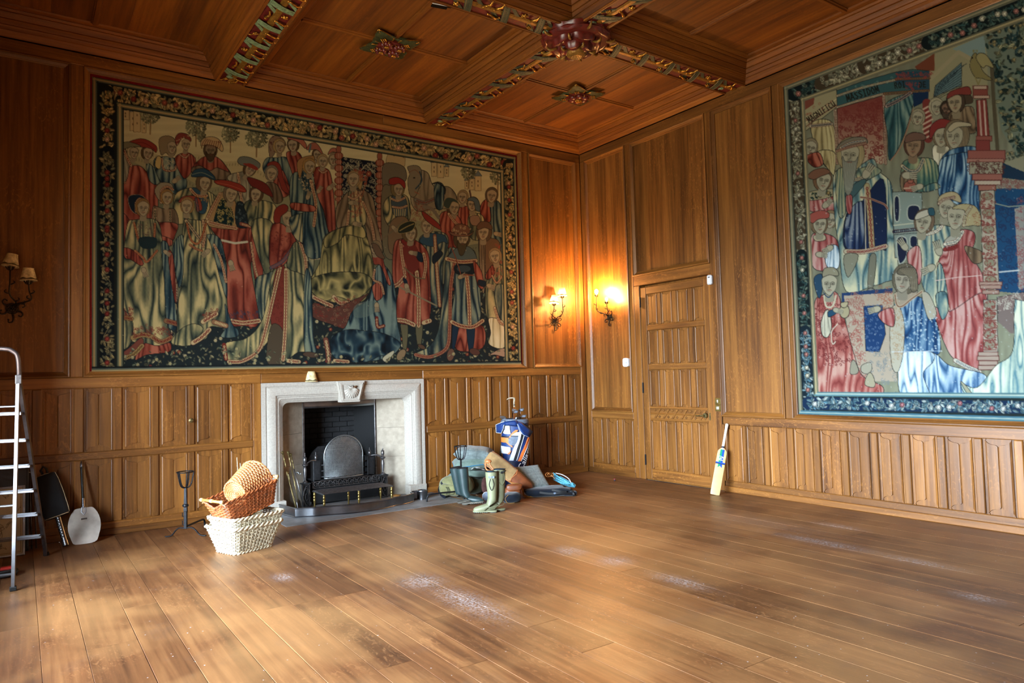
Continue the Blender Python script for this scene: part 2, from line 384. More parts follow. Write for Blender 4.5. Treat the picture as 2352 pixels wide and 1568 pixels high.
# ---------------- door
plain('iron', (0.13, 0.13, 0.14), 0.45, 0.7, var=0.3, scale=60, bmp=0.1)
plain('brass', (0.62, 0.53, 0.30), 0.32, 0.9, var=0.2); plain('old_brass', (0.50, 0.45, 0.30), 0.35, 0.9, var=0.25)
door = tag(MB(RW).cbox(-2.385, -1.185, 0.012, 2.665, 0.038, 0.085).build('door_1', 'oak_z'), 'tall oak door with four rows of folded panels beside the wall light', 'door', kind='structure')
DR = [(2.13, 2.562), (1.59, 2.057), (1.012, 1.513), (0.155, 0.822)]; DC = [(-1.512, -1.30), (-1.777, -1.568), (-2.049, -1.842), (-2.302, -2.118)]
for v0, v1 in DR:
    for a, b_ in DC: put_panel(door, 'R', a, b_, v0, v1, 0.03, d=0.006)
    for k in range(3): bar(door, 'stile', 'R', DC[k+1][1], DC[k][0], v0, v1, 0.008, 0.04)
for v0, v1 in ((2.562, 2.665), (2.057, 2.13), (1.513, 1.59), (0.012, 0.155)): bar(door, 'rail', 'R', -2.302, -1.30, v0, v1, 0.006, 0.04)
bar(door, 'stile', 'R', -1.30, -1.19, 0.012, 2.665, 0.006, 0.04); bar(door, 'stile', 'R', -2.382, -2.302, 0.012, 2.665, 0.006, 0.04)
bar(door, 'rail', 'R', -2.302, -1.30, 0.822, 1.012, 0.014, 0.04)
bar(door, 'rail', 'R', -2.302, -1.30, 0.985, 1.012, 0.004, 0.04); bar(door, 'rail', 'R', -2.302, -1.30, 0.822, 0.848, 0.004, 0.04)
m = MB(RW); m.tube([(-1.31, 0.917, 0.012), (-2.20, 0.917, 0.012)], 0.012, 6)          # carved ribbon and staff on the lock rail
for k in range(6):
    u = -1.38-0.155*k
    m.prism([(u, 0.856), (u-0.035, 0.856), (u-0.125, 0.978), (u-0.09, 0.978)], 0.003, 0.016)
    for du, dv in ((-0.015, 0.045), (-0.095, -0.04)):
        for q in range(4): m.ball((u+du+0.012*math.cos(q*1.6), 0.917+dv+0.010*math.sin(q*1.6), 0.009), 0.012, 0.009, 0.008, 6, 4)
m.build('carving', 'oak_y', door)
for za in (2.39, 1.196, 0.202):
    m = MB(RW); m.lathe([(0.008, 0), (0.009, 0.004), (0.008, 0.03), (0.009, 0.034), (0.008, 0.07), (0.009, 0.074), (0.008, 0.11), (0.009, 0.114), (0.008, 0.145)], 8, (-1.19, za, 0.0), 'y')
    m.box(-1.205, -1.176, za+0.002, za+0.143, 0.002, 0.006); m.build('hinge', 'iron', door, smooth=40)
hd = MB(RW); hd.lathe([(0.0, -0.022), (0.03, -0.02), (0.034, -0.008), (0.034, 0.006)], 14, (-2.27, 0.917, 0), 'z')
hd.tube([(-2.27, 0.917, -0.02), (-2.27, 0.917, -0.055)], 0.009, 8); hd.tube(spline([(-2.27, 0.917, -0.055), (-2.22, 0.92, -0.057), (-2.17, 0.912, -0.055), (-2.15, 0.918, -0.053)], 4), [0.010]*9+[0.007]*4, 8)
h = hd.build('door_handle', 'old_brass', door, smooth=40)
MB(RW).cbox(-2.345, -2.325, 0.86, 0.95, 0.0, 0.008, 0.002).build('lock_plate', 'old_brass', door)
MB(RW).cbox(-2.385, -1.185, 0.0, 0.012, 0.03, 0.12).build('threshold', 'oak_y', door)
# ---------------- floor of oak planks
m, nt, bs = new_mat('floor_base'); bs.inputs['Base Color'].default_value = srgb(0.16, 0.09, 0.05); bs.inputs['Roughness'].default_value = 0.9
wood('floor_oak', 'y', (0.28, 0.168, 0.09), (0.40, 0.252, 0.142), (0.51, 0.345, 0.205), rough=0.36, fleck=0.4, var=0.42, gloss=0.5)
nt = M['floor_oak'].node_tree; bs = nt.nodes['Principled BSDF']
gp = N(nt, 'NewGeometry'); col = bs.inputs['Base Color'].links[0].from_socket
wear = noise(nt, gp.outputs['Position'], 0.9, 3, 0.6)                                     # worn paler areas and greyer traffic marks
col = mixc(nt, col, mixc(nt, col, srgb(0.78, 0.58, 0.36), 0.25), ramp(nt, wear, [(0.42, (0, 0, 0)), (0.62, (1, 1, 1))]))
grey = noise(nt, gp.outputs['Position'], 2.6, 5, 0.7)
col = mixc(nt, col, srgb(0.36, 0.29, 0.24), math_(nt, 'MULTIPLY', ramp(nt, grey, [(0.55, (0, 0, 0)), (0.75, (1, 1, 1))]), 0.3))
dustn = noise(nt, gp.outputs['Position'], 55, 4, 0.7, 0.6); mask = None
for x, y, sx_, sy_ in [(-4.69, -3.5, .12, .16), (-4.67, -4.12, .10, .34), (-3.30, -3.53, .10, .14), (-3.24, -4.0, .12, .12), (-3.26, -4.70, .07, .2), (-0.83, -4.46, .07, .2), (-1.5, -4.72, .08, .42), (-1.53, -5.52, .07, .25), (-2.1, -6.14, .06, .12), (-5.46, -2.7, .06, .1), (-1.2, -3.9, .2, .6)]:
    vm = N(nt, 'VectorMath', operation='SUBTRACT'); nt.links.new(gp.outputs['Position'], vm.inputs[0]); vm.inputs[1].default_value = (x, y, 0)
    sc_ = N(nt, 'VectorMath', operation='MULTIPLY'); nt.links.new(vm.outputs[0], sc_.inputs[0]); sc_.inputs[1].default_value = (1/sx_, 1/sy_, 0)
    ln = N(nt, 'VectorMath', operation='LENGTH'); nt.links.new(sc_.outputs[0], ln.inputs[0])
    g_ = math_(nt, 'POWER', 2.718, math_(nt, 'MULTIPLY', math_(nt, 'MULTIPLY', ln.outputs['Value'], ln.outputs['Value']), -0.9))
    if sx_ > 0.15: g_ = math_(nt, 'MULTIPLY', g_, 0.35)
    mask = g_ if mask is None else math_(nt, 'MAXIMUM', mask, g_)
dm = math_(nt, 'MULTIPLY', math_(nt, 'MULTIPLY', mask, ramp(nt, dustn, [(0.44, (0, 0, 0)), (0.70, (1, 1, 1))])), 0.5)
vo = N(nt, 'TexVoronoi', Scale=13.0); vo.feature = 'F1'; nt.links.new(gp.outputs['Position'], vo.inputs['Vector'])
spk = math_(nt, 'MULTIPLY', math_(nt, 'LESS_THAN', vo.outputs['Distance'], 0.055), ramp(nt, noise(nt, gp.outputs['Position'], 1.4, 2), [(0.42, (0, 0, 0)), (0.58, (1, 1, 1))]))
col = mixc(nt, col, srgb(0.86, 0.86, 0.88), math_(nt, 'MAXIMUM', dm, math_(nt, 'MULTIPLY', spk, 0.7)))
nt.links.new(col, bs.inputs['Base Color'])
rg = math_(nt, 'MULTIPLY_ADD', dm, 0.5, math_(nt, 'MULTIPLY_ADD', wear, 0.16, 0.36)); nt.links.new(rg, bs.inputs['Roughness'])
floor = tag(MB().box(RX0-0.3, 0.3, RY0-0.2, 0.3, -0.08, -0.012).build('floor', 'floor_base'), 'wide worn oak floorboards dusted with white chalk patches', 'floor', kind='structure')
random.seed(11)
xs = [RX0, -7.45, -7.235, -7.015, -6.80, -6.54, -6.335, -6.065, -5.86, -5.605, -5.40, -5.262, -5.08, -4.87]
while xs[-1] < -2.95: xs.append(xs[-1]+random.uniform(0.205, 0.265))
xs[-1] = -2.72
while xs[-1] < -0.25: xs.append(xs[-1]+random.uniform(0.205, 0.265))
xs[-1] = 0.0
joists = [-0.7, -1.35, -2.0, -2.75, -3.42, -4.26, -4.75, -5.24, -5.9, -6.5, -7.2, -7.9, -8.4]
fixed = {8: [-3.40], 9: [-3.42, -4.755], 10: [-3.43], 11: [-3.43, -5.0], 7: [-1.9], 4: [-3.45], 12: [-4.26]}
for i in range(len(xs)-1):
    cuts = list(fixed.get(i, [])) or sorted(random.sample(joists, random.choice([1, 2, 2])), reverse=True)
    if i in fixed: cuts.append(random.choice([-6.5, -7.2]))
    hearth = xs[i+1] > -4.86 and xs[i] < -2.73
    e = [0.0]+sorted(cuts, reverse=True)+[RY0]
    if hearth: e = [-0.868]+[q for q in e if q < -1.1]
    for k in range(len(e)-1):
        if e[k]-e[k+1] < 0.05: continue
        dz = random.uniform(-0.0012, 0.0); g1 = random.choice([0.0008, 0.0012, 0.0016, 0.0022])
        MB().cbox(xs[i]+g1, xs[i+1]-0.0008, e[k+1]+0.0006, e[k]-0.0006, -0.02, dz, 0.0018).build('plank', 'floor_oak', floor)
# ---------------- ceiling
wood('boss_dark', 'y', (0.3, 0.16, 0.08), (0.4, 0.22, 0.12), (0.5, 0.3, 0.17))
ceiling = tag(MB().box(RX0-0.3, 0.3, RY0-0.2, 0.3, 5.165, 5.3).build('ceiling', 'ceiling_oak_y'), 'coffered oak ceiling with carved and gilded beam soffits', 'ceiling', kind='structure')
CX = [(RX0, -5.342), (-5.021, -2.677), (-2.37, 0.0)]; CY = [(-2.768, 0.0), (-5.83, -3.061), (RY0, -6.12)]
CP = [(0, 4.878), (0.0, 4.892), (0.012, 4.897), (0.02, 4.908), (0.030, 4.928), (0.046, 4.944), (0.046, 4.952), (0.056, 4.952), (0.062, 4.968), (0.070, 4.982), (0.066, 4.990), (0.078, 4.990), (0.086, 5.006), (0.094, 5.03), (0.090, 5.040), (0.104, 5.040), (0.112, 5.052), (0.132, 5.084), (0.130, 5.092), (0.146, 5.092), (0.158, 5.109), (0.156, 5.116), (0.172, 5.116), (0.205, 5.122), (0.217, 5.132), (0.219, 5.142)]
for x0, x1 in CX:
    for y0, y1 in CY:
        m = MB()
        for k in range(len(CP)-1):
            (i0, z0), (i1, z1) = CP[k], CP[k+1]
            R0 = [(x0+i0, y0+i0, z0), (x1-i0, y0+i0, z0), (x1-i0, y1-i0, z0), (x0+i0, y1-i0, z0)]; R1 = [(x0+i1, y0+i1, z1), (x1-i1, y0+i1, z1), (x1-i1, y1-i1, z1), (x0+i1, y1-i1, z1)]
            for q in range(4):
                m.cur = q % 2; r = (q+1) % 4; m.mesh([R0[q], R0[r], R1[r], R1[q]], [(0, 1, 2, 3)])
        m.build('coffer_moulding', ['ceiling_oak_x', 'ceiling_oak_y'], ceiling, fix=False)
        cx, cy = (x0+x1)/2, (y0+y1)/2; a0, a1, b0, b1 = x0+0.21, x1-0.21, y0+0.21, y1-0.21
        rb = [(0.036, 5.138), (0.034, 5.126), (0.022, 5.122), (0.018, 5.108), (0, 5.106)]
        for horiz in (0, 1):
            m = MB()
            for s in (-1, 1):
                G = []
                for off, z in rb: G.append([(a0, cy+s*off, z), (a1, cy+s*off, z)] if horiz else [(cx+s*off, b0, z), (cx+s*off, b1, z)])
                m.grid(G)
            m.build('rib', 'ceiling_oak_x' if horiz else 'ceiling_oak_y', ceiling, fix=False)
        for xa, xb in ((a0, cx), (cx, a1)):
            for ya, yb in ((b0, cy), (cy, b1)):
                n = random.choice([2, 3, 3]); e = [xa]+sorted(lerp(xa, xb, (k+random.uniform(0.8, 1.2))/n) for k in range(n-1))+[xb]
                for k in range(n): MB().box(e[k]+0.0006, e[k+1]-0.0006, ya, yb, 5.136+random.uniform(0, 0.0012), 5.165).build('board', 'ceiling_oak_y', ceiling)
# beam soffits with carved staff, ribbons and gilded leaves
plain('soffit_red', (0.36, 0.075, 0.055), 0.55, var=0.25); plain('ribbon_green_lit', (0.42, 0.51, 0.38), 0.55, var=0.25, scale=40); plain('ribbon_dark', (0.22, 0.24, 0.17), 0.55, var=0.25)  # green ribbon colour is lightened for the light on its beam
plain('gilt', (0.66, 0.47, 0.18), 0.32, 0.85, var=0.3, scale=50, bmp=0.15); plain('gilt_dull', (0.52, 0.37, 0.13), 0.45, 0.4, var=0.25)
plain('boss_red', (0.36, 0.10, 0.075), 0.38, var=0.25, scale=18, bmp=0.1, coat=0.3); plain('boss_green', (0.31, 0.33, 0.20), 0.5, var=0.3, scale=25)
BW = 0.30
def soffit_protos():
    P = {}
    for kind, mat in (('a', 'ribbon_green_lit'), ('b', 'ribbon_dark')):
        m = MB(); hw, L = 0.126, 0.040
        G = []
        for k in range(9):                                           # ribbon bowed over the staff
            t = k/8; x = lerp(-hw, hw, t); z = -0.018-0.014*math.sin(math.pi*t)
            yy = lerp(-0.06, 0.06, t)
            G.append([(x, yy-L, z), (x, yy-L*0.8, z-0.005), (x, yy-L*0.55, z-0.002), (x, yy+L*0.55, z-0.002), (x, yy+L*0.8, z-0.005), (x, yy+L, z)])
        m.grid(G)
        for k in range(9):
            t = (k+0.5)/9; m.ball((lerp(-hw, hw, t), lerp(-0.06, 0.06, t), -0.021-0.014*math.sin(math.pi*t)), 0.004, n=5, m=3)
        P[kind] = m.data('ribbon', mat, fix=False)
        m = MB(); m.prism([(-hw, -0.02), (-hw, 0.03), (-0.02, 0.16), (0.0, 0.13), (-0.02, 0.10)], -0.014, 0.004); m.prism([(hw, 0.02), (hw, -0.03), (0.02, -0.16), (0.0, -0.13), (0.02, -0.10)], -0.014, 0.004)
        P[kind+'_tail'] = m.data('ribbon_tail', mat)
    m = MB()
    for k in range(12): m.ball((0.012*((k % 3)-1)+0.004*(k % 2), 0.012*(k//3)-0.02, -0.018-0.006*((k % 3) == 1)), 0.0085, n=6, m=4)
    m.tube([(0, 0.03, -0.015), (0.0, 0.06, -0.02), (-0.02, 0.075, -0.015)], 0.005, 5); P['grape'] = m.data('gilt_grapes', 'gilt', True)
    m = MB()
    m.tube(spline([(-0.03, -0.05, -0.012), (0.0, -0.02, -0.028), (0.012, 0.03, -0.024), (0.035, 0.05, -0.016)], 3), [0.006, 0.009, 0.011, 0.012, 0.013, 0.013, 0.012, 0.010, 0.008, 0.006], 6)
    m.ball((0.036, 0.055, -0.016), 0.014, n=8, m=5); m.ball((-0.035, -0.055, -0.014), 0.011, n=8, m=5); m.ball((0.0, -0.005, -0.03), 0.014, 0.022, 0.008, 8, 5)
    P['leaf'] = m.data('gilt_leaf', 'gilt', True)
    m = MB(); m.lathe([(0.0, -0.034), (0.012, -0.032), (0.022, -0.02), (0.024, -0.006), (0.02, 0)], 10)
    for k in range(5): m.ball((0.024*math.cos(k*1.257), 0.024*math.sin(k*1.257), -0.012), 0.012, n=6, m=4)
    P['flower'] = m.data('gilt_flower', 'gilt', True)
    m = MB(); m.tube([(0.035*(1-t*0.75)*math.cos(t*9), 0.03*(1-t*0.75)*math.sin(t*9), -0.02) for t in np.linspace(0, 1, 22)], 0.008, 5); P['scroll'] = m.data('ribbon_scroll', 'ribbon_green_lit', True)
    return P
SP = soffit_protos()
def beam(along, c, s0, s1, kinds, firsts, name='beam_soffit'):
    """soffit strip along 'y' (c = x centre) or 'x' (c = y centre) from s0 to s1"""
    f = (lambda u, s, z: (c+u, s, z)) if along == 'y' else (lambda u, s, z: (s, c-u, z))
    g = 'ceiling_oak_'+along; a, b_ = min(s0, s1), max(s0, s1)
    m = MB(f)
    for s in (-1, 1): m.cbox(min(s*0.128, s*0.16), max(s*0.128, s*0.16), a, b_, 4.882, 4.93, 0.004)
    root = m.build(name, g, ceiling)
    MB(f).box(-0.13, 0.13, a, b_, 4.898, 4.93).build('soffit_panel', 'soffit_red', root)
    MB(f).rings([[(0.036*math.cos(q*math.pi/3), s, 4.892+0.012*math.sin(q*math.pi/3)) for q in range(6)] for s in (a, b_)]).build('staff', 'gilt_dull', root)
    rot = 0.0 if along == 'y' else math.pi/2
    n = int((b_-a)/0.408)+1
    for k in range(n):
        s = firsts-0.408*k if s0 > s1 else firsts+0.408*k
        if not (a+0.05 < s < b_-0.05): continue
        def put(key, nm, u, ds, rz=0.0, z=4.9):
            link(nm, SP[key], root, loc=f(u, s+ds, z), rot=(0, 0, rot+rz))
        fl = kinds == 'b'
        sg = -1 if fl else 1
        o = link('ribbon', SP[kinds], root, loc=f(0, s, 4.902), rot=(0, 0, rot)); o.scale = (sg, 1, 1)
        o = link('ribbon_tail', SP[kinds+'_tail'], root, loc=f(0, s, 4.902), rot=(0, 0, rot)); o.scale = (sg, 1, 1)
        put(('grape', 'leaf', 'flower')[k % 3], 'gilt_ornament', -0.075, 0.14*sg+0.06, 0.6)
        put(('leaf', 'flower', 'leaf')[k % 3], 'gilt_ornament', 0.075, -0.02+0.19, -0.8); put('leaf', 'gilt_ornament', 0.08, -0.12, 2.4)
    for s, q in ((s0, 1), (s1, -1)):
        e = 0.11 if s0 > s1 else -0.11
        link('gilt_ornament', SP['leaf'], root, loc=f(0.02, s-e*q*0.75, 4.9), rot=(0, 0, rot+1.2)); link('ribbon_scroll', SP['scroll'], root, loc=f(-0.05, s-e*q*1.7, 4.9), rot=(0, 0, rot))
    return root
beam('y', -5.1815, -0.005, -2.768, 'a', -0.315); beam('y', -5.1815, -3.061, -5.83, 'a', -3.4)
beam('y', -2.5235, -0.005, -2.768, 'b', -0.358); beam('y', -2.5235, -3.061, -5.83, 'b', -3.4)
beam('x', -2.9145, -0.005, -2.37, 'b', -0.34); beam('x', -2.9145, -2.677, -5.021, 'b', -2.98); beam('x', -2.9145, -5.342, RX0, 'b', -5.7)
for x in (-5.1815, -2.5235):
    for y in (-2.9145, -5.975): MB().box(x-0.16, x+0.16, y-0.147, y+0.147, 4.885, 4.94).build('crossing_block', 'soffit_red', ceiling)
for x0, x1 in CX: MB().box(x0, x1, -6.12, -5.83, 4.882, 4.93).build('beam_soffit', 'ceiling_oak_x', ceiling)
for x in (-5.1815, -2.5235): MB().box(x-0.16, x+0.16, RY0, -6.12, 4.882, 4.93).build('beam_soffit', 'ceiling_oak_y', ceiling)
# carved rose boss at the beam crossing
def rose(x, y):
    t = thing('rose_boss', 'large carved dark red rose boss hanging where two ceiling beams cross', 'ceiling boss', (x, y, 4.885))
    MB().lathe([(0.33, 0.0), (0.35, -0.03), (0.30, -0.06)], 24).build('backing', 'boss_red', t, smooth=40)
    for tier, (r, z, n) in enumerate(((0.365, -0.035, 5), (0.265, -0.095, 5), (0.175, -0.145, 5))):
        m = MB(); G = []
        for i in range(11):
            u = i/10; row = []
            for j in range(13):
                v = (j-6)/6; rr = r*lerp(0.30, 1.0, u)*(1-u*(0.10*v**4+0.07*math.exp(-(v/0.22)**2))); ang = v*math.pi/n*0.97
                zz = z-0.030*math.sin(math.pi*min(1, u*1.06))*(1-0.55*v*v)-0.022*math.exp(-((u-0.86)/0.09)**2)*(1-0.5*v*v)+0.022*abs(v)**3+0.010*math.exp(-((u-0.6)/0.12)**2)+(0.05 if i == 10 else 0)
                row.append((rr*math.cos(ang), rr*math.sin(ang), zz))
            G.append(row)
        m.grid(G); me = m.data('petal', 'boss_red', True, fix=False)
        sep = MB(); sep.tube(spline([(0.72*r, 0, z-0.002), (0.92*r, 0, z-0.020), (1.05*r, 0, z-0.012), (1.10*r, 0, z+0.015)], 3), [0.006, 0.009, 0.012, 0.014, 0.015, 0.015, 0.014, 0.011, 0.008, 0.004], 6)
        sm = sep.data('gilt_sepal', 'gilt_dull', True)
        for k in range(n):
            a = 2*math.pi*(k+0.5*(tier % 2))/n
            link('petal', me, t, rot=(0, 0, a)); link('gilt_sepal', sm, t, rot=(0, 0, a+math.pi/n))
    m = MB(); m.lathe([(0.10, -0.13), (0.105, -0.165), (0.09, -0.185), (0.055, -0.203), (0.0, -0.21)], 16)
    for i in range(-5, 6):
        for j in range(-5, 6):
            px_, py_ = 0.019*i+0.0095*(j % 2), 0.0175*j; q = px_*px_+py_*py_
            if q < 0.0085:
                z = -0.21+q*4.0
                m.mesh([(px_-0.0095, py_, z+0.006), (px_, py_-0.0095, z+0.006), (px_+0.0095, py_, z+0.006), (px_, py_+0.0095, z+0.006), (px_, py_, z-0.010)], [(0, 1, 4), (1, 2, 4), (2, 3, 4), (3, 0, 4)])
    m.build('seed_head', 'gilt_dull', t)
rose(-2.5235, -2.9145)
def boss(x, y, label, style):
    t = thing('ceiling_boss', label, 'ceiling boss', (x, y, 5.12), group=None)
    MB().prism([(-0.17, -0.17), (0.17, -0.17), (0.17, 0.17), (-0.17, 0.17)], -0.02, 0.012).build('backing', 'boss_green', t)
    m = MB()
    for s in (-1, 1):
        G = []
        for i in range(8):
            u = i/7; r = lerp(0.06, 0.345, u); hw = 0.115*math.sin(math.pi*min(1, u*0.92+0.12))**0.8*(1+0.18*math.cos(u*14))
            G.append([(r, hw*q, -0.018-0.03*math.sin(u*math.pi)*(1-0.7*q*q)-0.01*abs(q)) for q in (-1, -0.5, 0, 0.5, 1)])
        m.grid(G)
    lm = m.data('leaf', 'boss_green', True, fix=False)
    e = MB()
    for s in (-1, 1): e.tube(spline([(0.08, s*0.03, -0.04), (0.16, s*0.10, -0.035), (0.25, s*0.075, -0.03), (0.345, 0, -0.015)], 3), 0.008, 5)
    e.tube([(0.07, 0, -0.05), (0.33, 0, -0.025)], 0.006, 5)
    for k in range(9): e.ball((0.17+0.02*(k % 3), 0.022*(k//3-1), -0.055), 0.010, n=6, m=4)
    em = e.data('gilt_edge', 'gilt', True)
    for k in range(4): link('leaf', lm, t, rot=(0, 0, math.pi/4+k*math.pi/2)); link('gilt_edge', em, t, rot=(0, 0, math.pi/4+k*math.pi/2))
    spots = [(0, 0)] if style == 1 else [(-0.075, -0.075), (0.075, -0.075), (-0.075, 0.075), (0.075, 0.075)]
    R = 0.14 if style == 1 else 0.07
    MB().cbox(-0.135, 0.135, -0.135, 0.135, -0.06, -0.015, 0.01).build('centre_block', 'boss_red', t)
    for px_, py_ in spots:
        m = MB()
        for k in range(6):
            a = k*math.pi/3; m.ball((px_+0.62*R*math.cos(a), py_+0.62*R*math.sin(a), -0.07), 0.40*R, 0.40*R, 0.03, 8, 5)
        m.build('petals', 'boss_red', t, smooth=True)
        m = MB()
        for k in range(14):
            a, r = k*2.4, 0.30*R*math.sqrt(k/14); m.ball((px_+r*math.cos(a), py_+r*math.sin(a), -0.10+0.2*r), 0.10*R+0.003, n=6, m=4)
        for k in range(6): m.tube([(px_+0.25*R*math.cos(k*math.pi/3+0.5), py_+0.25*R*math.sin(k*math.pi/3+0.5), -0.085), (px_+R*math.cos(k*math.pi/3+0.5), py_+R*math.sin(k*math.pi/3+0.5), -0.065)], 0.005, 5)
        m.build('gilt_seeds', 'gilt', t, smooth=True)
boss(-3.849, -1.384, 'carved ceiling boss of four red flowers on gilded green leaves, above the fireplace', 0)
boss(-1.185, -1.384, 'carved ceiling boss of one red flower on gilded green leaves, near the corner', 1)
# ================================================================ WOVEN TAPESTRIES (flat pictures, painted into a fine colour grid)
class Tap:
    def __init__(s, x0, y0, x1, y1, S, to_plane, seed):
        s.o = (x0, y0); s.S = S; s.W, s.H = int((x1-x0)*S), int((y1-y0)*S)
        s.a = np.full((s.H, s.W, 3), 0.2, np.float32); s.rng = np.random.RandomState(seed); s.tp = to_plane
        s.g = np.random.RandomState(5).rand(256, 256).astype(np.float32)
        yy, xx = np.mgrid[0:s.H, 0:s.W]; s.X = (xx/S+x0).astype(np.float32); s.Y = (yy/S+y0).astype(np.float32)
    def nz(s, X, Y, k=0):
        X = X+k*37.3; Y = Y+k*17.7; i = np.floor(X).astype(int); j = np.floor(Y).astype(int); u = X-i; v = Y-j
        u = u*u*(3-2*u); v = v*v*(3-2*v); g = s.g
        return (g[j % 256, i % 256]*(1-u)+g[j % 256, (i+1) % 256]*u)*(1-v)+(g[(j+1) % 256, i % 256]*(1-u)+g[(j+1) % 256, (i+1) % 256]*u)*v
    def reg(s, pts, pad=0):
        P = np.asarray(pts, float); a = max(0, int((P[:, 0].min()-s.o[0]-pad)*s.S)); b = min(s.W, int((P[:, 0].max()-s.o[0]+pad)*s.S)+2)
        c = max(0, int((P[:, 1].min()-s.o[1]-pad)*s.S)); d = min(s.H, int((P[:, 1].max()-s.o[1]+pad)*s.S)+2)
        if b <= a or d <= c: return None
        return slice(c, d), slice(a, b)
    def mask(s, pts, r):
        X, Y = s.X[r], s.Y[r]; P = np.asarray(pts, float); m = np.zeros(X.shape, bool); n = len(P)
        for i in range(n):
            x1, y1 = P[i]; x2, y2 = P[(i+1) % n]
            if y1 == y2: continue
            m ^= ((y1 > Y) != (y2 > Y)) & (X < (x2-x1)*(Y-y1)/(y2-y1)+x1)
        return m
    def put(s, r, m, col, al=1.0):
        v = s.a[r]; c = np.asarray(col, np.float32)
        w_ = (m*al)[..., None] if np.ndim(al) == 0 else (m*al)[..., None]
        s.a[r] = v*(1-w_)+c*w_
    def fill(s, pts, col, sm=True, al=1.0, edge=None, ew=0.9):
        p = spline(pts, 5, True) if sm else np.asarray(pts, float); r = s.reg(p)
        if r is None: return
        s.put(r, s.mask(p, r).astype(np.float32), col, al)
        if edge is not None: s.line(np.vstack([p, p[:1]]), ew, edge)
    def line(s, pts, w_, col, al=1.0):
        P = np.asarray(pts, float)
        for i in range(len(P)-1):
            q = P[i:i+2]; r = s.reg(q, w_+1)
            if r is None: continue
            X, Y = s.X[r], s.Y[r]; d = q[1]-q[0]; L = (d@d)+1e-9; t = np.clip(((X-q[0][0])*d[0]+(Y-q[0][1])*d[1])/L, 0, 1)
            D = np.hypot(X-q[0][0]-t*d[0], Y-q[0][1]-t*d[1]); s.put(r, np.clip((w_/2-D)*s.S+0.5, 0, 1), col, al)
    def curve(s, pts, w_, col, al=1.0): s.line(spline(pts, 5), w_, col, al)
    def ell(s, c, rx, ry, col, ang=0.0, edge=None, al=1.0):
        R = max(rx, ry)+2; r = s.reg([(c[0]-R, c[1]-R), (c[0]+R, c[1]+R)])
        if r is None: return
        X, Y = s.X[r]-c[0], s.Y[r]-c[1]; ca, sa = math.cos(ang), math.sin(ang)
        q = np.sqrt(((X*ca+Y*sa)/rx)**2+((-X*sa+Y*ca)/ry)**2); k = min(rx, ry)*s.S
        if edge is not None: s.put(r, np.clip((1-q)*k+1.6, 0, 1), edge, al)
        s.put(r, np.clip((1-q)*k+0.5, 0, 1), col, al)
    def drape(s, pts, pal, focus, n=9, k=0, wob=1.6, edge=(.07, .08, .09), sharp=1.2, sm=True, horiz=0.0):
        p = spline(pts, 6, True) if sm else np.asarray(pts, float); r = s.reg(p)
        if r is None: return
        X, Y = s.X[r], s.Y[r]; m = s.mask(p, r).astype(np.float32)
        a = np.arctan2(X-focus[0], np.abs(Y-focus[1])+8)
        sp = max(0.12, (np.where(m > 0, a, -9).max()-np.where(m > 0, a, 9).min()))
        f = a/sp*n*2.5+wob*3.2*s.nz(X/30, Y/75, k)+wob*2.6*s.nz(X/13, Y/90, k+3)+horiz*Y/9
        v = np.abs(np.sin(f))**0.75*(0.42+0.72*s.nz(X/22, Y/46, k+7))+0.26*(s.nz(X/5, Y/40, k+11)-0.35)+0.10*(s.nz(X/2.2, Y/5, k+9)-0.5)+0.06
        s.put(r, m, s.pal3(v, pal))
        if edge is not None: s.line(np.vstack([p, p[:1]]), 1.1, edge)
    def crumple(s, pts, pal, k=0, sc=16.0, edge=(.07, .08, .09), ax=1.0):
        p = spline(pts, 6, True); r = s.reg(p)
        if r is None: return
        X, Y = s.X[r], s.Y[r]; m = s.mask(p, r).astype(np.float32)
        wx = X+14*s.nz(X/22, Y/22, k); wy = Y*ax+14*s.nz(X/22, Y/22, k+2)
        v = 1-np.abs(2*s.nz(wx/sc, wy/(sc*1.5), k+4)-1)*1.5; v = 0.75*np.clip(v, 0, 1)**0.8+0.35*s.nz(wx/(sc*.45), wy/(sc*.6), k+6)
        s.put(r, m, s.pal3(v-0.05, pal)); s.line(np.vstack([p, p[:1]]), 1.1, edge)
    def pal3(s, v, pal):
        v = np.clip(v, 0, 1)[..., None]; d, m_, l = (np.asarray(q, np.float32) for q in pal)
        return np.where(v < 0.5, d+(m_-d)*v*2, m_+(l-m_)*(v-0.5)*2)
    def band(s, pts, w_, base, pat, per=7.0, edge=(.30, .10, .09), sm=True):
        P = spline(pts, 6) if sm else np.asarray(pts, float); s.line(P, w_+1.6, edge); s.line(P, w_, base)
        d = np.r_[0, np.cumsum(np.hypot(*np.diff(P, axis=0).T))]; n = max(1, int(d[-1]/per))
        for i in range(n):
            t = (i+0.5)*d[-1]/n; x, y = np.interp(t, d, P[:, 0]), np.interp(t, d, P[:, 1])
            s.ell((x, y), w_*0.30, w_*0.30, pat); s.ell((x, y), w_*0.12, w_*0.12, base)
            t2 = min(d[-1], t+0.5*d[-1]/n); s.ell((np.interp(t2, d, P[:, 0]), np.interp(t2, d, P[:, 1])), w_*0.13, w_*0.32, pat)
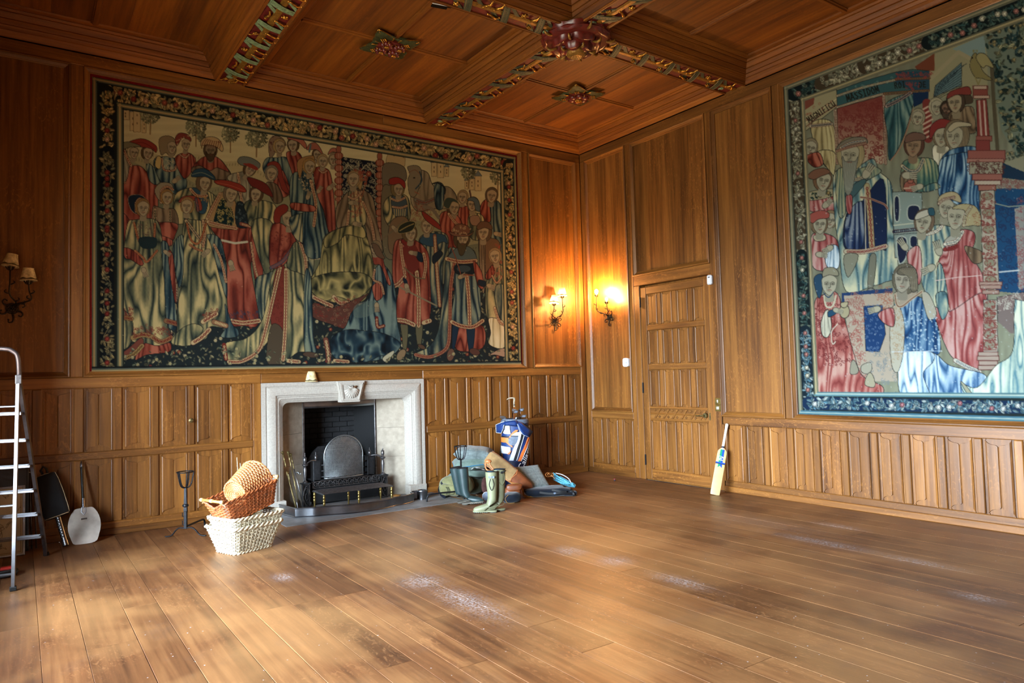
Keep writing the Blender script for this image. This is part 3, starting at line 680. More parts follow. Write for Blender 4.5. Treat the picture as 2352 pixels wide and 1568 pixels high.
    def scrolls(s, pts, col, n, r=(1.5, 3.5), w_=0.9, al=0.9, sm=True):
        p = spline(pts, 5, True) if sm else np.asarray(pts, float); R = s.reg(p); P = np.asarray(p)
        if R is None: return
        m = s.mask(p, R)
        for _ in range(n):
            x, y = s.rng.uniform(P[:, 0].min(), P[:, 0].max()), s.rng.uniform(P[:, 1].min(), P[:, 1].max())
            i, j = int((y-s.o[1])*s.S)-R[0].start, int((x-s.o[0])*s.S)-R[1].start
            if not (0 <= i < m.shape[0] and 0 <= j < m.shape[1] and m[i, j]): continue
            q, a = s.rng.uniform(*r), s.rng.uniform(0, 6.28); g = s.rng.choice([-1, 1])
            s.line([(x+q*(1-t*.6)*math.cos(a+g*5*t), y+q*(1-t*.6)*math.sin(a+g*5*t)) for t in np.linspace(0, 1, 6)], w_, col, al)
    def head(s, c, r=11, turn=0.0, tilt=0.0, hair=(.30, .22, .13), skin=(.64, .56, .43), beard=None, look=0, hl=1.0):
        x, y = c; ca, sa = math.cos(tilt), math.sin(tilt); T = lambda u, v: (x+r*(u*ca-v*sa), y+r*(u*sa+v*ca))
        dk = tuple(q*0.42 for q in skin); lt = tuple(min(1, q*1.12) for q in skin)
        if hair is not None:
            s.ell(T(-0.22*turn, -0.12), r*1.05*hl, r*1.28*hl, hair, tilt, edge=tuple(q*.5 for q in hair))
            for q in np.linspace(-.8, .8, 7): s.line([T(q-0.22*turn, -1.1*hl), T(q*1.2-0.22*turn, 0.9*hl)], 0.6, tuple(h*1.45 for h in hair), 0.6)
        s.fill([T(-.30+.2*turn, .7), T(.34+.2*turn, .7), T(.42, 1.75), T(-.45, 1.75)], tuple(q*.86 for q in skin))
        s.fill([T(-.74+.12*turn, -.62), T(0.1*turn, -1.02), T(.74+.12*turn, -.62), T(.76+.1*turn, .05), T(.58+.14*turn, .62), T(.12+.28*turn, 1.14), T(-.30+.25*turn, 1.02), T(-.66+.1*turn, .5), T(-.78+.1*turn, -.02)], skin, edge=dk, ew=0.8)
        s.ell(T(-.42*turn-.1, .2), r*.24, r*.6, tuple(q*.85 for q in skin), tilt, al=0.7)
        for e in (-.33, .33):
            ex = e+.28*turn
            s.curve([T(ex-.2, -.17), T(ex, -.25), T(ex+.2, -.16)], 0.9, dk); s.ell(T(ex, -.02), r*.13, r*.07, tuple(q*.97 for q in skin), tilt, edge=tuple(q*.6 for q in skin)); s.ell(T(ex+.04*look, -.03), r*.06, r*.06, (.2, .17, .14))
        s.curve([T(.22*turn+.05, -.15), T(.36*turn+.10, .22), T(.40*turn, .36), T(.26*turn-.12, .36)], 0.9, dk)
        s.curve([T(.28*turn-.2, .62), T(.30*turn, .58), T(.28*turn+.22, .62)], 1.1, (.48, .25, .20)); s.curve([T(.28*turn-.1, .74), T(.28*turn+.1, .74)], 0.7, dk)
        if beard is not None:
            L = beard[3] if len(beard) > 3 else 1.6; b = beard[:3]
            s.fill([T(-.66+.1*turn, .1), T(-.4+.2*turn, .55), T(.25*turn, .5), T(.5+.2*turn, .5), T(.72+.1*turn, .1), T(.66+.1*turn, .9), T(.3+.2*turn, L), T(-.2+.2*turn, L+.1), T(-.62, 1.0)], b, edge=tuple(q*.5 for q in b))
            for q in np.linspace(-.5, .5, 7): s.line([T(q+.2*turn, .65), T(q*.7+.2*turn, L-.1)], 0.6, tuple(h*1.4 for h in b), .7)
            s.curve([T(.28*turn-.2, .62), T(.28*turn+.22, .62)], 1.1, (.45, .22, .18))
    def hand(s, c, ang, L=10, skin=(.62, .54, .41)):
        x, y = c; u = (math.cos(ang), math.sin(ang)); v = (-u[1], u[0]); dk = tuple(q*.45 for q in skin)
        s.ell((x, y), L*.55, L*.36, skin, ang, edge=dk)
        for k in range(4):
            o = (k-1.5)*L*.17; s.line([(x+u[0]*L*.3+v[0]*o, y+u[1]*L*.3+v[1]*o), (x+u[0]*L*(1.0-.06*abs(k-1.5))+v[0]*o*1.3, y+u[1]*L+v[1]*o*1.3)], L*.17, dk); s.line([(x+u[0]*L*.3+v[0]*o, y+u[1]*L*.3+v[1]*o), (x+u[0]*L*.95+v[0]*o*1.3, y+u[1]*L*.95+v[1]*o*1.3)], L*.12, skin)
    def tree(s, x, y, w_, h_, col, trunk):
        s.line([(x, y), (x+1, y-h_*.9)], 3.0, trunk); s.line([(x, y-h_*.45), (x-w_*.25, y-h_*.8)], 1.6, trunk); s.line([(x, y-h_*.5), (x+w_*.28, y-h_*.78)], 1.6, trunk)
        for k in range(int(w_*5)):
            a, q = s.rng.uniform(0, 6.28), math.sqrt(s.rng.rand()); u, v = q*math.cos(a), q*math.sin(a)
            f = s.rng.uniform(.65, 1.3)-0.25*u; s.ell((x+u*w_*.5, y-h_*.74+v*h_*.36), 2.3, 1.5, tuple(min(1, c_*f) for c_ in col), s.rng.uniform(0, 3))
    def leaf(s, x, y, L, a, col, dk):
        ca, sa = math.cos(a), math.sin(a); s.ell((x, y), L, L*.46, tuple(q*.55 for q in col), a); s.ell((x-sa*.6, y+ca*.6), L*.86, L*.34, col, a); s.line([(x-ca*L*.8, y-sa*L*.8), (x+ca*L*.8, y+sa*L*.8)], 0.7, dk)
    def flower(s, x, y, r, col, mid):
        for k in range(6): s.ell((x+r*.6*math.cos(k*1.05), y+r*.6*math.sin(k*1.05)), r*.45, r*.45, col, edge=tuple(q*.5 for q in col))
        s.ell((x, y), r*.35, r*.35, mid)
    def garland(s, path, width, ground, leaves, flowers, dens=1.0, vine=None):
        P = np.asarray(path, float); d = np.r_[0, np.cumsum(np.hypot(*np.diff(P, axis=0).T))]
        s.line(P, width, ground); n = int(d[-1]/3.1*dens)
        at = lambda t: (np.interp(t, d, P[:, 0]), np.interp(t, d, P[:, 1]))
        if vine is not None:
            pts = [];
            for t in np.arange(0, d[-1], 6):
                a, b = at(t), at(min(d[-1], t+4)); L = math.hypot(b[0]-a[0], b[1]-a[1])+1e-6; o = width*.27*math.sin(t/13); pts.append((a[0]-(b[1]-a[1])/L*o, a[1]+(b[0]-a[0])/L*o))
            s.line(pts, 1.5, vine)
        for k in range(n):
            t = s.rng.uniform(0, d[-1]); a, b = at(t), at(min(d[-1], t+4)); L = math.hypot(b[0]-a[0], b[1]-a[1])+1e-6
            o = s.rng.uniform(-.42, .42)*width; c = leaves[s.rng.randint(len(leaves))]; f = s.rng.uniform(.75, 1.2)
            s.leaf(a[0]-(b[1]-a[1])/L*o, a[1]+(b[0]-a[0])/L*o, s.rng.uniform(.13, .22)*width, s.rng.uniform(0, 6.28), tuple(min(1, q*f) for q in c), tuple(q*.4 for q in c))
        for t in np.arange(8, d[-1], 26):
            a, b = at(t+s.rng.uniform(-7, 7)), at(t+4); o = s.rng.uniform(-.25, .25)*width; c = flowers[s.rng.randint(len(flowers))]
            if s.rng.rand() < .3:
                for k in range(9): s.ell((a[0]+s.rng.uniform(-4, 4), a[1]+o+s.rng.uniform(-4, 4)), 1.6, 1.6, leaves[0], edge=tuple(q*.4 for q in leaves[0]))
            else: s.flower(a[0], a[1]+o, width*.17, c, tuple(min(1, q*1.3) for q in c))
    def sow(s, pts, n, leaves, flowers, L=(2.5, 5)):
        p = np.asarray(pts, float); R = s.reg(p); m = s.mask(p, R)
        for _ in range(n):
            x, y = s.rng.uniform(p[:, 0].min(), p[:, 0].max()), s.rng.uniform(p[:, 1].min(), p[:, 1].max()); i, j = int((y-s.o[1])*s.S)-R[0].start, int((x-s.o[0])*s.S)-R[1].start
            if 0 <= i < m.shape[0] and 0 <= j < m.shape[1] and m[i, j]:
                c = leaves[s.rng.randint(len(leaves))]; f = s.rng.uniform(.6, 1.2)
                if s.rng.rand() < .12: s.flower(x, y, 3.5, flowers[s.rng.randint(len(flowers))], (.7, .6, .3))
                else: s.leaf(x, y, s.rng.uniform(*L), s.rng.uniform(0, 6.28), tuple(min(1, q*f) for q in c), tuple(q*.3 for q in c))
    def wear(s, n, col, r=(0.5, 1.4), box=None):
        x0, y0, x1, y1 = box or (s.o[0], s.o[1], s.o[0]+s.W/s.S, s.o[1]+s.H/s.S)
        for _ in range(n): s.ell((s.rng.uniform(x0, x1), s.rng.uniform(y0, y1)), s.rng.uniform(*r), s.rng.uniform(*r), col, al=.7)
    def text(s, word, a, b, h, col, w_=1.5):
        G = {'M': [[(0, 1), (.12, 0), (.5, .75), (.88, 0), (1, 1)]], 'A': [[(0, 1), (.5, 0), (1, 1)], [(.22, .65), (.78, .65)], [(.3, 0), (.7, 0)]], 'G': [[(.95, .2), (.6, 0), (.15, .2), (0, .6), (.3, 1), (.85, .95), (.95, .6), (.6, .6)]], 'N': [[(.05, 1), (.05, 0), (.95, 1), (.95, 0)]], 'I': [[(.5, 0), (.5, 1)], [(.25, 0), (.75, 0)], [(.25, 1), (.75, 1)]], 'F': [[(.9, 0), (.15, 0), (.15, 1)], [(.15, .48), (.7, .48)]], 'C': [[(.95, .15), (.5, 0), (.1, .3), (.1, .7), (.5, 1), (.95, .85)]], 'U': [[(.08, 0), (.08, .75), (.4, 1), (.75, .85), (.92, .5), (.92, 0)], [(.92, .5), (.92, 1)]], 'S': [[(.9, .12), (.5, 0), (.12, .22), (.5, .48), (.9, .75), (.5, 1), (.08, .88)]], 'D': [[(.1, 0), (.1, 1), (.6, .95), (.95, .5), (.6, .05), (.1, 0)]], 'O': [[(.5, 0), (.08, .4), (.2, .9), (.5, 1), (.85, .85), (.92, .4), (.5, 0)]], 'R': [[(.12, 1), (.12, 0), (.65, .02), (.85, .25), (.6, .48), (.12, .5)], [(.5, .5), (.92, 1)]], 'E': [[(.9, 0), (.15, 0), (.15, 1), (.9, 1)], [(.15, .48), (.75, .48)]]}
        a, b = np.array(a, float), np.array(b, float); d = (b-a)/len(word); u = d/np.linalg.norm(d); v = np.array([-u[1], u[0]])
        for k, ch in enumerate(word):
            for st in G[ch]: s.line([a+d*(k+.12+.76*p[0])-v*h*(1-p[1]) for p in st], w_, col)
    def sample(s, px, py):
        X = np.clip((px-s.o[0])*s.S, 0, s.W-1.01); Y = np.clip((py-s.o[1])*s.S, 0, s.H-1.01); i, j = X.astype(int), Y.astype(int); u, v = (X-i)[..., None], (Y-j)[..., None]; A = s.a
        return (A[j, i]*(1-u)+A[j, i+1]*u)*(1-v)+(A[j+1, i]*(1-u)+A[j+1, i+1]*u)*v
def weave_mat(name):
    m, nt, bs = new_mat(name); at = N(nt, 'VertexColor'); at.layer_name = 'weave'
    nz = noise(nt, coords(nt, (700, 700, 160), False), 1.0, 2)
    nt.links.new(mixc(nt, at.outputs[0], (0.5, 0.5, 0.5, 1), 0.0), bs.inputs['Base Color']); bs.inputs['Roughness'].default_value = 0.95; bs.inputs['Specular IOR Level'].default_value = 0.1
    bump(nt, bs, nz, 0.25, 0.002)
def tapestry_mesh(T, wall, u0, u1, v0, v1, step, depth, wave, tone=(1, (1, 1, 1))):
    nu, nv = int(abs(u1-u0)/step)+1, int((v1-v0)/step)+1
    U, Vv = np.meshgrid(np.linspace(u0, u1, nu), np.linspace(v1, v0, nv)); D = depth+wave*np.sin(U*2.1+0.6*Vv)*np.sin(Vv*1.1+1)+wave*.5*np.sin(U*5.3)*(1-(Vv-v0)/(v1-v0))
    P = np.stack([U, D, Vv], -1) if wall == 'L' else np.stack([D, U, Vv], -1)
    q = P-CAM; k = q@FW; px = 1176+FPX*(q@RT)/k; py = 784-FPX*(q@UP)/k
    C = T.sample(px, py); lum = C.mean(-1, keepdims=True); C = (lum+(C-lum)*tone[0])*np.array(tone[1]); C = np.where(C <= 0.04045, C/12.92, ((np.clip(C, 0, 1)+0.055)/1.055)**2.4)
    idx = np.arange(nu*nv).reshape(nv, nu); F = np.stack([idx[:-1, :-1], idx[1:, :-1], idx[1:, 1:], idx[:-1, 1:]], -1).reshape(-1, 4)
    me = bpy.data.meshes.new('tapestry'); me.vertices.add(nu*nv); me.vertices.foreach_set('co', P.reshape(-1).astype(np.float32))
    me.loops.add(F.size); me.loops.foreach_set('vertex_index', F.reshape(-1).astype(np.int32)); me.polygons.add(len(F))
    me.polygons.foreach_set('loop_start', np.arange(0, F.size, 4, dtype=np.int32)); me.polygons.foreach_set('use_smooth', np.ones(len(F), bool))
    at = me.color_attributes.new('weave', 'FLOAT_COLOR', 'POINT'); at.data.foreach_set('color', np.concatenate([C.reshape(-1, 3), np.ones((nu*nv, 1))], 1).reshape(-1).astype(np.float32))
    me.update(calc_edges=True); me.materials.append(M['weave']); return me
weave_mat('weave')
def cc(ox, oy, sc): return lambda *p: [(ox+p[i]/sc, oy+p[i+1]/sc) for i in range(0, len(p), 2)]
GO = ((.07, .11, .13), (.33, .35, .26), (.74, .66, .44)); BG = ((.05, .09, .13), (.22, .29, .29), (.66, .62, .45)); RD = ((.22, .07, .06), (.48, .17, .12), (.68, .36, .27)); BL = ((.045, .08, .12), (.13, .22, .27), (.48, .53, .46)); BR = ((.22, .17, .12), (.40, .32, .23), (.55, .46, .34)); GR = ((.30, .28, .23), (.50, .47, .38), (.66, .62, .50))
INK = (.08, .08, .08); TRIM = (.74, .64, .46); TRED = (.45, .14, .11)
def paint_left():
    T = Tap(196, 160, 1210, 862, 1.5, None, 4); A = cc(200, 160, 4.356); B = cc(700, 220, 4.356); C = cc(200, 500, 4.356); D = cc(700, 500, 4.356); A1 = lambda x, y: A(x, y)[0]; B1 = lambda x, y: B(x, y)[0]; C1 = lambda x, y: C(x, y)[0]; D1 = lambda x, y: D(x, y)[0]
    X, Y = T.X, T.Y; hz = 255+0.19*(X-215)
    t = np.clip((Y-hz)/170, 0, 1)[..., None]; T.a[:] = np.array((.80, .75, .56))*(1-t)+np.array((.70, .62, .42))*t
    T.a *= (0.94+0.10*T.nz(X/60, Y/7, 1))[..., None]
    for k, (off, cl) in enumerate(((62, (.66, .60, .42)), (85, (.58, .54, .38)), (112, (.50, .49, .36)), (150, (.34, .36, .28)))):
        yy = hz+off+9*np.sin(X/47+k*2)+6*np.sin(X/19+k); m = (Y > yy).astype(np.float32); T.put((slice(None), slice(None)), m, np.array(cl), .75)
        for x in np.arange(215, 1190, 6.5): T.line([(x, 255+.19*(x-215)+off+9*math.sin(x/47+k*2)+6*math.sin(x/19+k)+10), (x+1, 255+.19*(x-215)+off+9*math.sin(x/47+k*2)+6*math.sin(x/19+k)+10-T.rng.uniform(2, 6))], 1.6, tuple(q*.78 for q in cl))
    gr = [(200, 700), (1210, 640), (1210, 862), (200, 862)]; T.fill(gr, (.10, .13, .14), False); T.sow(gr, 1500, [(.62, .58, .42), (.50, .52, .40), (.34, .40, .34)], [(.55, .2, .17), (.75, .7, .55)])
    # castles and trees
    for bx, by, w_, h_ in ((305, 300, 12, 44), (315, 303, 16, 62), (331, 305, 9, 30), (288, 275, 18, 22), (997, 405, 12, 32), (1012, 408, 14, 40), (1026, 405, 9, 22), (1084, 436, 10, 26), (1098, 438, 14, 34), (1072, 434, 8, 20)):
        T.fill([(bx-w_/2, by), (bx-w_/2, by-h_), (bx+w_/2, by-h_), (bx+w_/2, by)], (.78, .68, .47), False, edge=(.42, .33, .22)); T.fill([(bx-w_/2-2, by-h_), (bx, by-h_-w_*.9), (bx+w_/2+2, by-h_)], (.40, .45, .46), False, edge=(.25, .27, .27))
        for q in (.3, .6): T.line([(bx, by-h_*q), (bx, by-h_*q-3)], 2, (.35, .27, .2))
    for x, y, w_, h_ in ((345, 308, 46, 62), (450, 336, 48, 62), (463, 340, 20, 36), (529, 350, 40, 58), (589, 360, 52, 56), (1076, 432, 34, 50), (1143, 448, 34, 62)): T.tree(x, y, w_, h_, (.42, .42, .30), (.52, .40, .24))
    # back row, left
    T.drape(A(300, 1500, 330, 1250, 400, 1000, 520, 960, 620, 1050, 700, 1150, 705, 1400, 640, 1568, 330, 1568), RD, A1(480, 850), 6, 1)
    T.drape(C(290, 20, 420, 20, 400, 300, 350, 700, 300, 900), RD, C1(380, -300), 4, 2)
    T.drape(A(360, 760, 300, 1100, 380, 1130, 420, 960), GR, A1(350, 700), 4, 3); T.band(A(290, 1100, 380, 1130), 4, TRIM, TRED, 5); T.band(A(355, 770, 400, 880, 440, 960), 5, TRIM, TRED, 5)
    T.head(A1(465, 830), 12, .7, .1, hair=(.62, .55, .40)); T.drape(A(600, 930, 740, 1060, 700, 1150, 620, 1100), BL, A1(640, 900), 5, 4); T.head(A1(605, 835), 13, .5, .15); T.fill(A(420, 720, 560, 690, 690, 760, 690, 830, 640, 790, 520, 770, 440, 760), (.55, .17, .12), edge=INK); T.curve(A(440, 745, 560, 730, 680, 800), 1.2, (.38, .1, .08)); T.fill(A(310, 770, 400, 720, 540, 765, 430, 775, 350, 800), (.45, .42, .30), edge=INK)
    T.drape(A(690, 880, 900, 900, 1000, 1140, 920, 1250, 780, 1180, 680, 1000), BL, A1(800, 700), 6, 5); T.fill(A(700, 870, 740, 880, 730, 990, 680, 960), (.72, .62, .36), edge=INK); T.scrolls(A(750, 880, 890, 890, 900, 980, 760, 980), (.75, .66, .5), 40); T.band(A(750, 890, 770, 1000, 880, 1000, 895, 900), 3, TRIM, TRED, 4)
    T.fill(A(720, 700, 800, 660, 880, 700, 890, 820, 840, 880, 790, 830, 740, 850), (.52, .44, .31), edge=INK); T.head(A1(845, 775), 13, .7, .1, hair=None); T.hand(A1(880, 1110), -.6, 14)
    T.drape(A(880, 880, 1010, 830, 1090, 920, 1000, 1080, 940, 1050), RD, A1(980, 700), 5, 6); T.fill(A(880, 690, 920, 635, 1000, 645, 1040, 690, 1030, 720, 960, 680, 900, 760), (.50, .2, .16), edge=INK); T.scrolls(A(880, 690, 920, 635, 1000, 645, 1040, 690, 960, 680, 900, 760), (.72, .62, .46), 22, (1, 2)); T.head(A1(985, 745), 12, .6, .05, hair=None); T.band(A(930, 850, 980, 880, 1020, 850), 2.5, TRIM, TRED, 4)
    T.drape(A(1040, 1010, 1110, 930, 1180, 880, 1320, 890, 1400, 980, 1440, 1050, 1390, 1100, 1150, 1080), BR, A1(1220, 700), 6, 7); T.drape(A(1060, 970, 1170, 870, 1310, 880, 1420, 1020, 1300, 980, 1230, 1010, 1130, 960), RD, A1(1230, 700), 5, 8)
    T.head(A1(1235, 810), 15, .1, 0, hair=(.30, .22, .14), beard=(.26, .19, .12, 1.5), skin=(.50, .42, .31)); T.fill(A(1140, 760, 1150, 700, 1220, 670, 1310, 690, 1360, 770, 1350, 820, 1290, 770, 1200, 750), (.72, .60, .40), edge=INK)
    for q in range(9): T.curve(A(1150+q*22, 755+q*4, 1165+q*22, 720, 1190+q*17, 690+q*5), 1.4, (.42, .20, .14))
    # men in the middle row
    T.drape(A(1500, 1030, 1620, 1050, 1620, 1330, 1540, 1330, 1500, 1200, 1400, 1080), GR, A1(1550, 800), 5, 9); T.band(A(1510, 1040, 1530, 1180, 1545, 1330), 5, TRIM, TRED, 6); T.head(A1(1630, 1000), 14, .5, .5); T.fill(A(1505, 920, 1540, 870, 1640, 880, 1730, 940, 1710, 990, 1640, 950, 1560, 960), (.40, .42, .38), edge=INK); T.fill(A(1560, 940, 1640, 940, 1710, 985, 1690, 1005, 1600, 965), (.55, .18, .13))
    T.drape(A(1790, 890, 1880, 880, 2020, 900, 2090, 1200, 1980, 1240, 1860, 1150, 1760, 1000), BL, A1(1920, 700), 6, 10); T.fill(A(1820, 720, 1880, 660, 1960, 690, 1990, 760, 1900, 720, 1880, 830, 1830, 880), (.52, .42, .32), edge=INK); T.scrolls(A(1820, 720, 1880, 660, 1940, 690, 1890, 740, 1870, 870, 1830, 880), (.30, .12, .14), 26, (1, 2.2)); T.head(A1(1925, 770), 13, .4, .05, hair=(.60, .50, .30))
    T.drape(A(1995, 830, 2120, 830, 2160, 960, 2080, 1080, 2040, 1000), RD, A1(2060, 700), 4, 11); T.head(A1(2060, 755), 13, -.3, -.1); T.fill(A(2005, 690, 2030, 645, 2110, 650, 2190, 740, 2185, 790, 2120, 730, 2050, 700), (.66, .36, .27), edge=INK)
    T.drape(A(1800, 1130, 1870, 1110, 1950, 1000, 2030, 1180, 2020, 1250, 1940, 1280, 1830, 1230), RD, A1(1900, 900), 5, 12); T.fill(A(1800, 960, 1860, 915, 1930, 950, 1970, 1100, 2020, 1230, 1950, 1200, 1900, 1060), (.50, .16, .12), edge=INK); T.head(A1(1845, 1040), 14, .1, .15, hair=(.45, .4, .32)); T.drape(A(1790, 1140, 1900, 1150, 1960, 1300, 1870, 1330), BR, A1(1840, 900), 5, 13)
    T.drape(A(900, 1230, 1060, 1180, 1240, 1230, 1290, 1310, 1200, 1480, 1100, 1510, 880, 1540, 860, 1380), GO, A1(1080, 900), 8, 14); T.fill(A(1040, 1180, 1200, 1240, 1190, 1420, 1120, 1430, 1080, 1300), (.16, .28, .36), edge=INK); T.band(A(1035, 1195, 1100, 1260, 1195, 1260), 6, TRIM, TRED, 6); T.scrolls(A(1080, 1270, 1190, 1270, 1190, 1340, 1090, 1320), (.72, .5, .2), 25)
    T.head(A1(1175, 1135), 15, .5, .1, hair=(.38, .29, .19), hl=1.15); T.fill(A(1040, 1060, 1080, 1000, 1180, 990, 1270, 1060, 1275, 1105, 1180, 1070, 1080, 1075), (.13, .24, .32), edge=INK); T.curve(A(1050, 1050, 1150, 1030, 1260, 1080), 1.4, (.45, .5, .42))
    # man with the wide red hat
    T.drape(C(1250, 80, 1620, 90, 1700, 130, 1700, 330, 1640, 500, 1720, 1040, 1560, 1080, 1440, 1060, 1380, 800, 1400, 500, 1340, 250), RD, C1(1500, -420), 8, 15); T.line(C(1350, 225, 1480, 255, 1600, 240), 5, (.74, .72, .62)); T.band(C(1440, 1030, 1560, 1050, 1720, 1030), 9, TRIM, TRED, 8); T.scrolls(C(1430, 950, 1720, 930, 1720, 1000, 1440, 1010), (.16, .20, .30), 40, (2, 4))
    T.drape(C(1620, 130, 1740, 140, 1760, 560, 1700, 680, 1660, 500), RD, C1(1690, -100), 3, 16); T.band(C(1640, 250, 1680, 500, 1725, 640), 4, TRIM, TRED, 6)
    T.fill(A(1180, 1500, 1330, 1230, 1480, 1310, 1500, 1568, 1480, 1600, 1220, 1568), (.62, .48, .30), edge=INK); T.fill(A(1270, 1490, 1345, 1290, 1440, 1370, 1460, 1550, 1290, 1540), (.06, .14, .15)); T.scrolls(A(1275, 1490, 1345, 1290, 1440, 1370, 1460, 1550, 1290, 1540), (.66, .58, .32), 75, (2, 4.5), 1.2); T.band(A(1200, 1490, 1330, 1240), 6, TRIM, TRED, 6); T.band(C(1210, 40, 1340, 75, 1490, 105), 7, TRIM, TRED, 7)
    T.fill(A(1490, 1350, 1560, 1330, 1650, 1510, 1660, 1568, 1500, 1568), (.10, .14, .17), edge=INK); T.scrolls(A(1490, 1350, 1560, 1330, 1650, 1510, 1500, 1560), (.35, .42, .44), 30); T.band(C(1540, 60, 1680, 100), 7, (.55, .28, .2), TRIM, 7)
    T.head(A1(1440, 1245), 16, .4, .15, hair=(.40, .33, .25)); T.fill(A(1275, 1110, 1390, 1105, 1540, 1150, 1595, 1215, 1540, 1225, 1420, 1180, 1300, 1145), (.56, .17, .11), edge=INK); T.curve(A(1300, 1130, 1440, 1160, 1580, 1215), 1.2, (.70, .33, .22)); T.hand(C1(1440, 460), 1.3, 16)
    T.drape(A(1570, 1350, 1650, 1300, 1850, 1330, 1900, 1420, 1890, 1568, 1640, 1568, 1600, 1450), GO, A1(1720, 1000), 7, 17); T.head(A1(1690, 1250), 14, -.2, .15, hair=(.30, .22, .14), hl=1.1); T.fill(A(1600, 1080, 1680, 1090, 1800, 1150, 1860, 1270, 1780, 1240, 1700, 1190, 1640, 1160), (.42, .12, .09), edge=INK); T.drape(C(1640, 60, 1860, 60, 1840, 500, 1780, 560), GO, C1(1760, -200), 4, 18)
    T.drape(C(1680, 640, 1800, 560, 1900, 560, 1800, 1000, 1730, 1000), BG, C1(1770, 0), 5, 60)
    # lady in the brown bodice, between
    T.drape(A(660, 1370, 760, 1390, 880, 1400, 900, 1568, 680, 1568), BR, A1(780, 1100), 6, 19); T.band(A(680, 1400, 700, 1530, 820, 1545, 830, 1410), 6, (.62, .54, .38), INK, 6); T.drape(C(680, 60, 900, 60, 880, 180, 850, 230, 740, 210), RD, C1(800, -200), 5, 20)
    T.fill(A(680, 1190, 740, 1130, 840, 1140, 860, 1200, 790, 1190, 740, 1310, 690, 1260), (.55, .50, .40), edge=INK); T.band(A(740, 1330, 745, 1210, 800, 1170, 860, 1200), 4, TRIM, TRED, 4); T.head(A1(800, 1280), 14, .35, .1, hair=(.55, .4, .2)); T.drape(C(730, 180, 850, 220, 840, 280, 760, 270), RD, C1(800, 0), 4, 21)
    # front lady, left
    T.drape(C(400, 80, 480, 20, 700, 30, 760, 260, 830, 500, 900, 900, 900, 1100, 840, 1110, 830, 1240, 700, 1280, 460, 1240, 300, 1100, 300, 900, 350, 500), GO, C1(600, -250), 9, 22); T.drape(C(740, 260, 820, 290, 860, 700, 900, 1090, 800, 1060, 770, 600), BL, C1(790, -200), 4, 23); T.drape(C(300, 900, 450, 1020, 440, 1250, 320, 1300), GO, C1(400, 500), 4, 24)
    T.scrolls(C(500, 60, 690, 60, 680, 170, 520, 160), (.40, .30, .25), 70, (1, 2.5)); T.band(C(470, 50, 520, 230, 590, 300, 660, 260, 680, 60), 4, (.70, .46, .25), TRED, 5); T.fill(C(520, 200, 690, 200, 680, 300, 550, 300), (.10, .16, .18)); T.drape(C(360, 300, 470, 330, 560, 440, 540, 480, 440, 420, 380, 400), RD, C1(430, 0), 4, 25); T.band(C(480, 330, 560, 400, 600, 440, 700, 330), 4, (.70, .46, .25), TRED, 5); T.hand(C1(570, 530), 1.2, 15)
    T.band(C(300, 990, 380, 1000, 445, 1010), 9, (.55, .42, .22), TRED, 8); T.scrolls(C(300, 900, 450, 900, 450, 970, 300, 960), TRED, 40, (2, 4)); T.band(C(455, 1200, 560, 1170, 650, 1190), 10, (.58, .48, .27), TRED, 8); T.band(C(650, 1190, 740, 1240, 840, 1200), 10, (.55, .42, .25), TRED, 8); T.scrolls(C(470, 1090, 650, 1070, 830, 1120, 830, 1180, 640, 1160, 470, 1170), TRED, 90, (2, 4)); T.band(C(790, 1030, 900, 1060), 10, (.50, .35, .22), TRED, 8)
    T.drape(C(560, 1260, 700, 1280, 830, 1250, 820, 1340, 600, 1370, 480, 1420), RD, C1(650, 900), 6, 26); T.fill(C(330, 1420, 460, 1370, 560, 1270, 540, 1200, 420, 1300, 330, 1370), (.45, .22, .17), edge=INK); T.band(C(340, 1410, 460, 1370, 550, 1280), 9, (.62, .52, .30), (.35, .22, .1), 8)
    T.fill(A(410, 1300, 440, 1255, 540, 1255, 600, 1310, 560, 1310, 480, 1330, 500, 1440, 440, 1400), (.07, .12, .18), edge=(.6, .55, .42)); T.band(A(490, 1420, 490, 1340, 530, 1290, 600, 1320), 4, TRIM, TRED, 4); T.head(A1(560, 1385), 16, .25, 0, hair=(.50, .36, .18))
    # front lady in the gold gown
    T.drape(C(960, 60, 1060, 20, 1200, 60, 1290, 250, 1390, 500, 1400, 800, 1400, 1080, 1230, 1090, 1200, 1200, 1060, 1260, 850, 1270, 900, 1150, 900, 900, 960, 560), GO, C1(1100, -300), 9, 27); T.drape(C(840, 1240, 930, 1120, 1060, 1060, 1160, 1110, 1060, 1260, 930, 1280), GO, C1(1050, 700), 6, 28); T.drape(C(1380, 860, 1450, 1060, 1510, 1120, 1500, 1190, 1340, 1190, 1390, 1080), BL, C1(1420, 500), 4, 29)
    T.drape(C(860, 280, 960, 180, 960, 560, 920, 700, 880, 500), BL, C1(920, -200), 4, 30); T.band(C(830, 350, 860, 500, 890, 700, 890, 830), 5, TRIM, (.12, .14, .17), 6); T.drape(C(810, 350, 860, 380, 890, 700, 890, 860, 850, 700), RD, C1(850, 0), 3, 31); T.drape(C(1200, 170, 1330, 210, 1390, 480, 1400, 800, 1340, 640, 1250, 300), BL, C1(1280, -200), 4, 32); T.band(C(1270, 270, 1340, 420, 1390, 640), 5, TRIM, (.5, .15, .12), 6)
    T.band(C(990, 30, 1080, 150, 1160, 260), 6, TRIM, (.1, .12, .14), 6); T.band(C(1160, 30, 1180, 150, 1160, 290), 5, TRIM, (.45, .14, .1), 6); T.band(C(1000, 60, 1040, 220, 1120, 250, 1190, 60), 3.5, (.70, .44, .22), TRED, 5); T.band(C(1030, 270, 1090, 310, 1150, 330), 4, (.7, .5, .3), TRED, 5); T.hand(C1(1200, 340), 2.4, 15); T.hand(C1(790, 345), .6, 12)
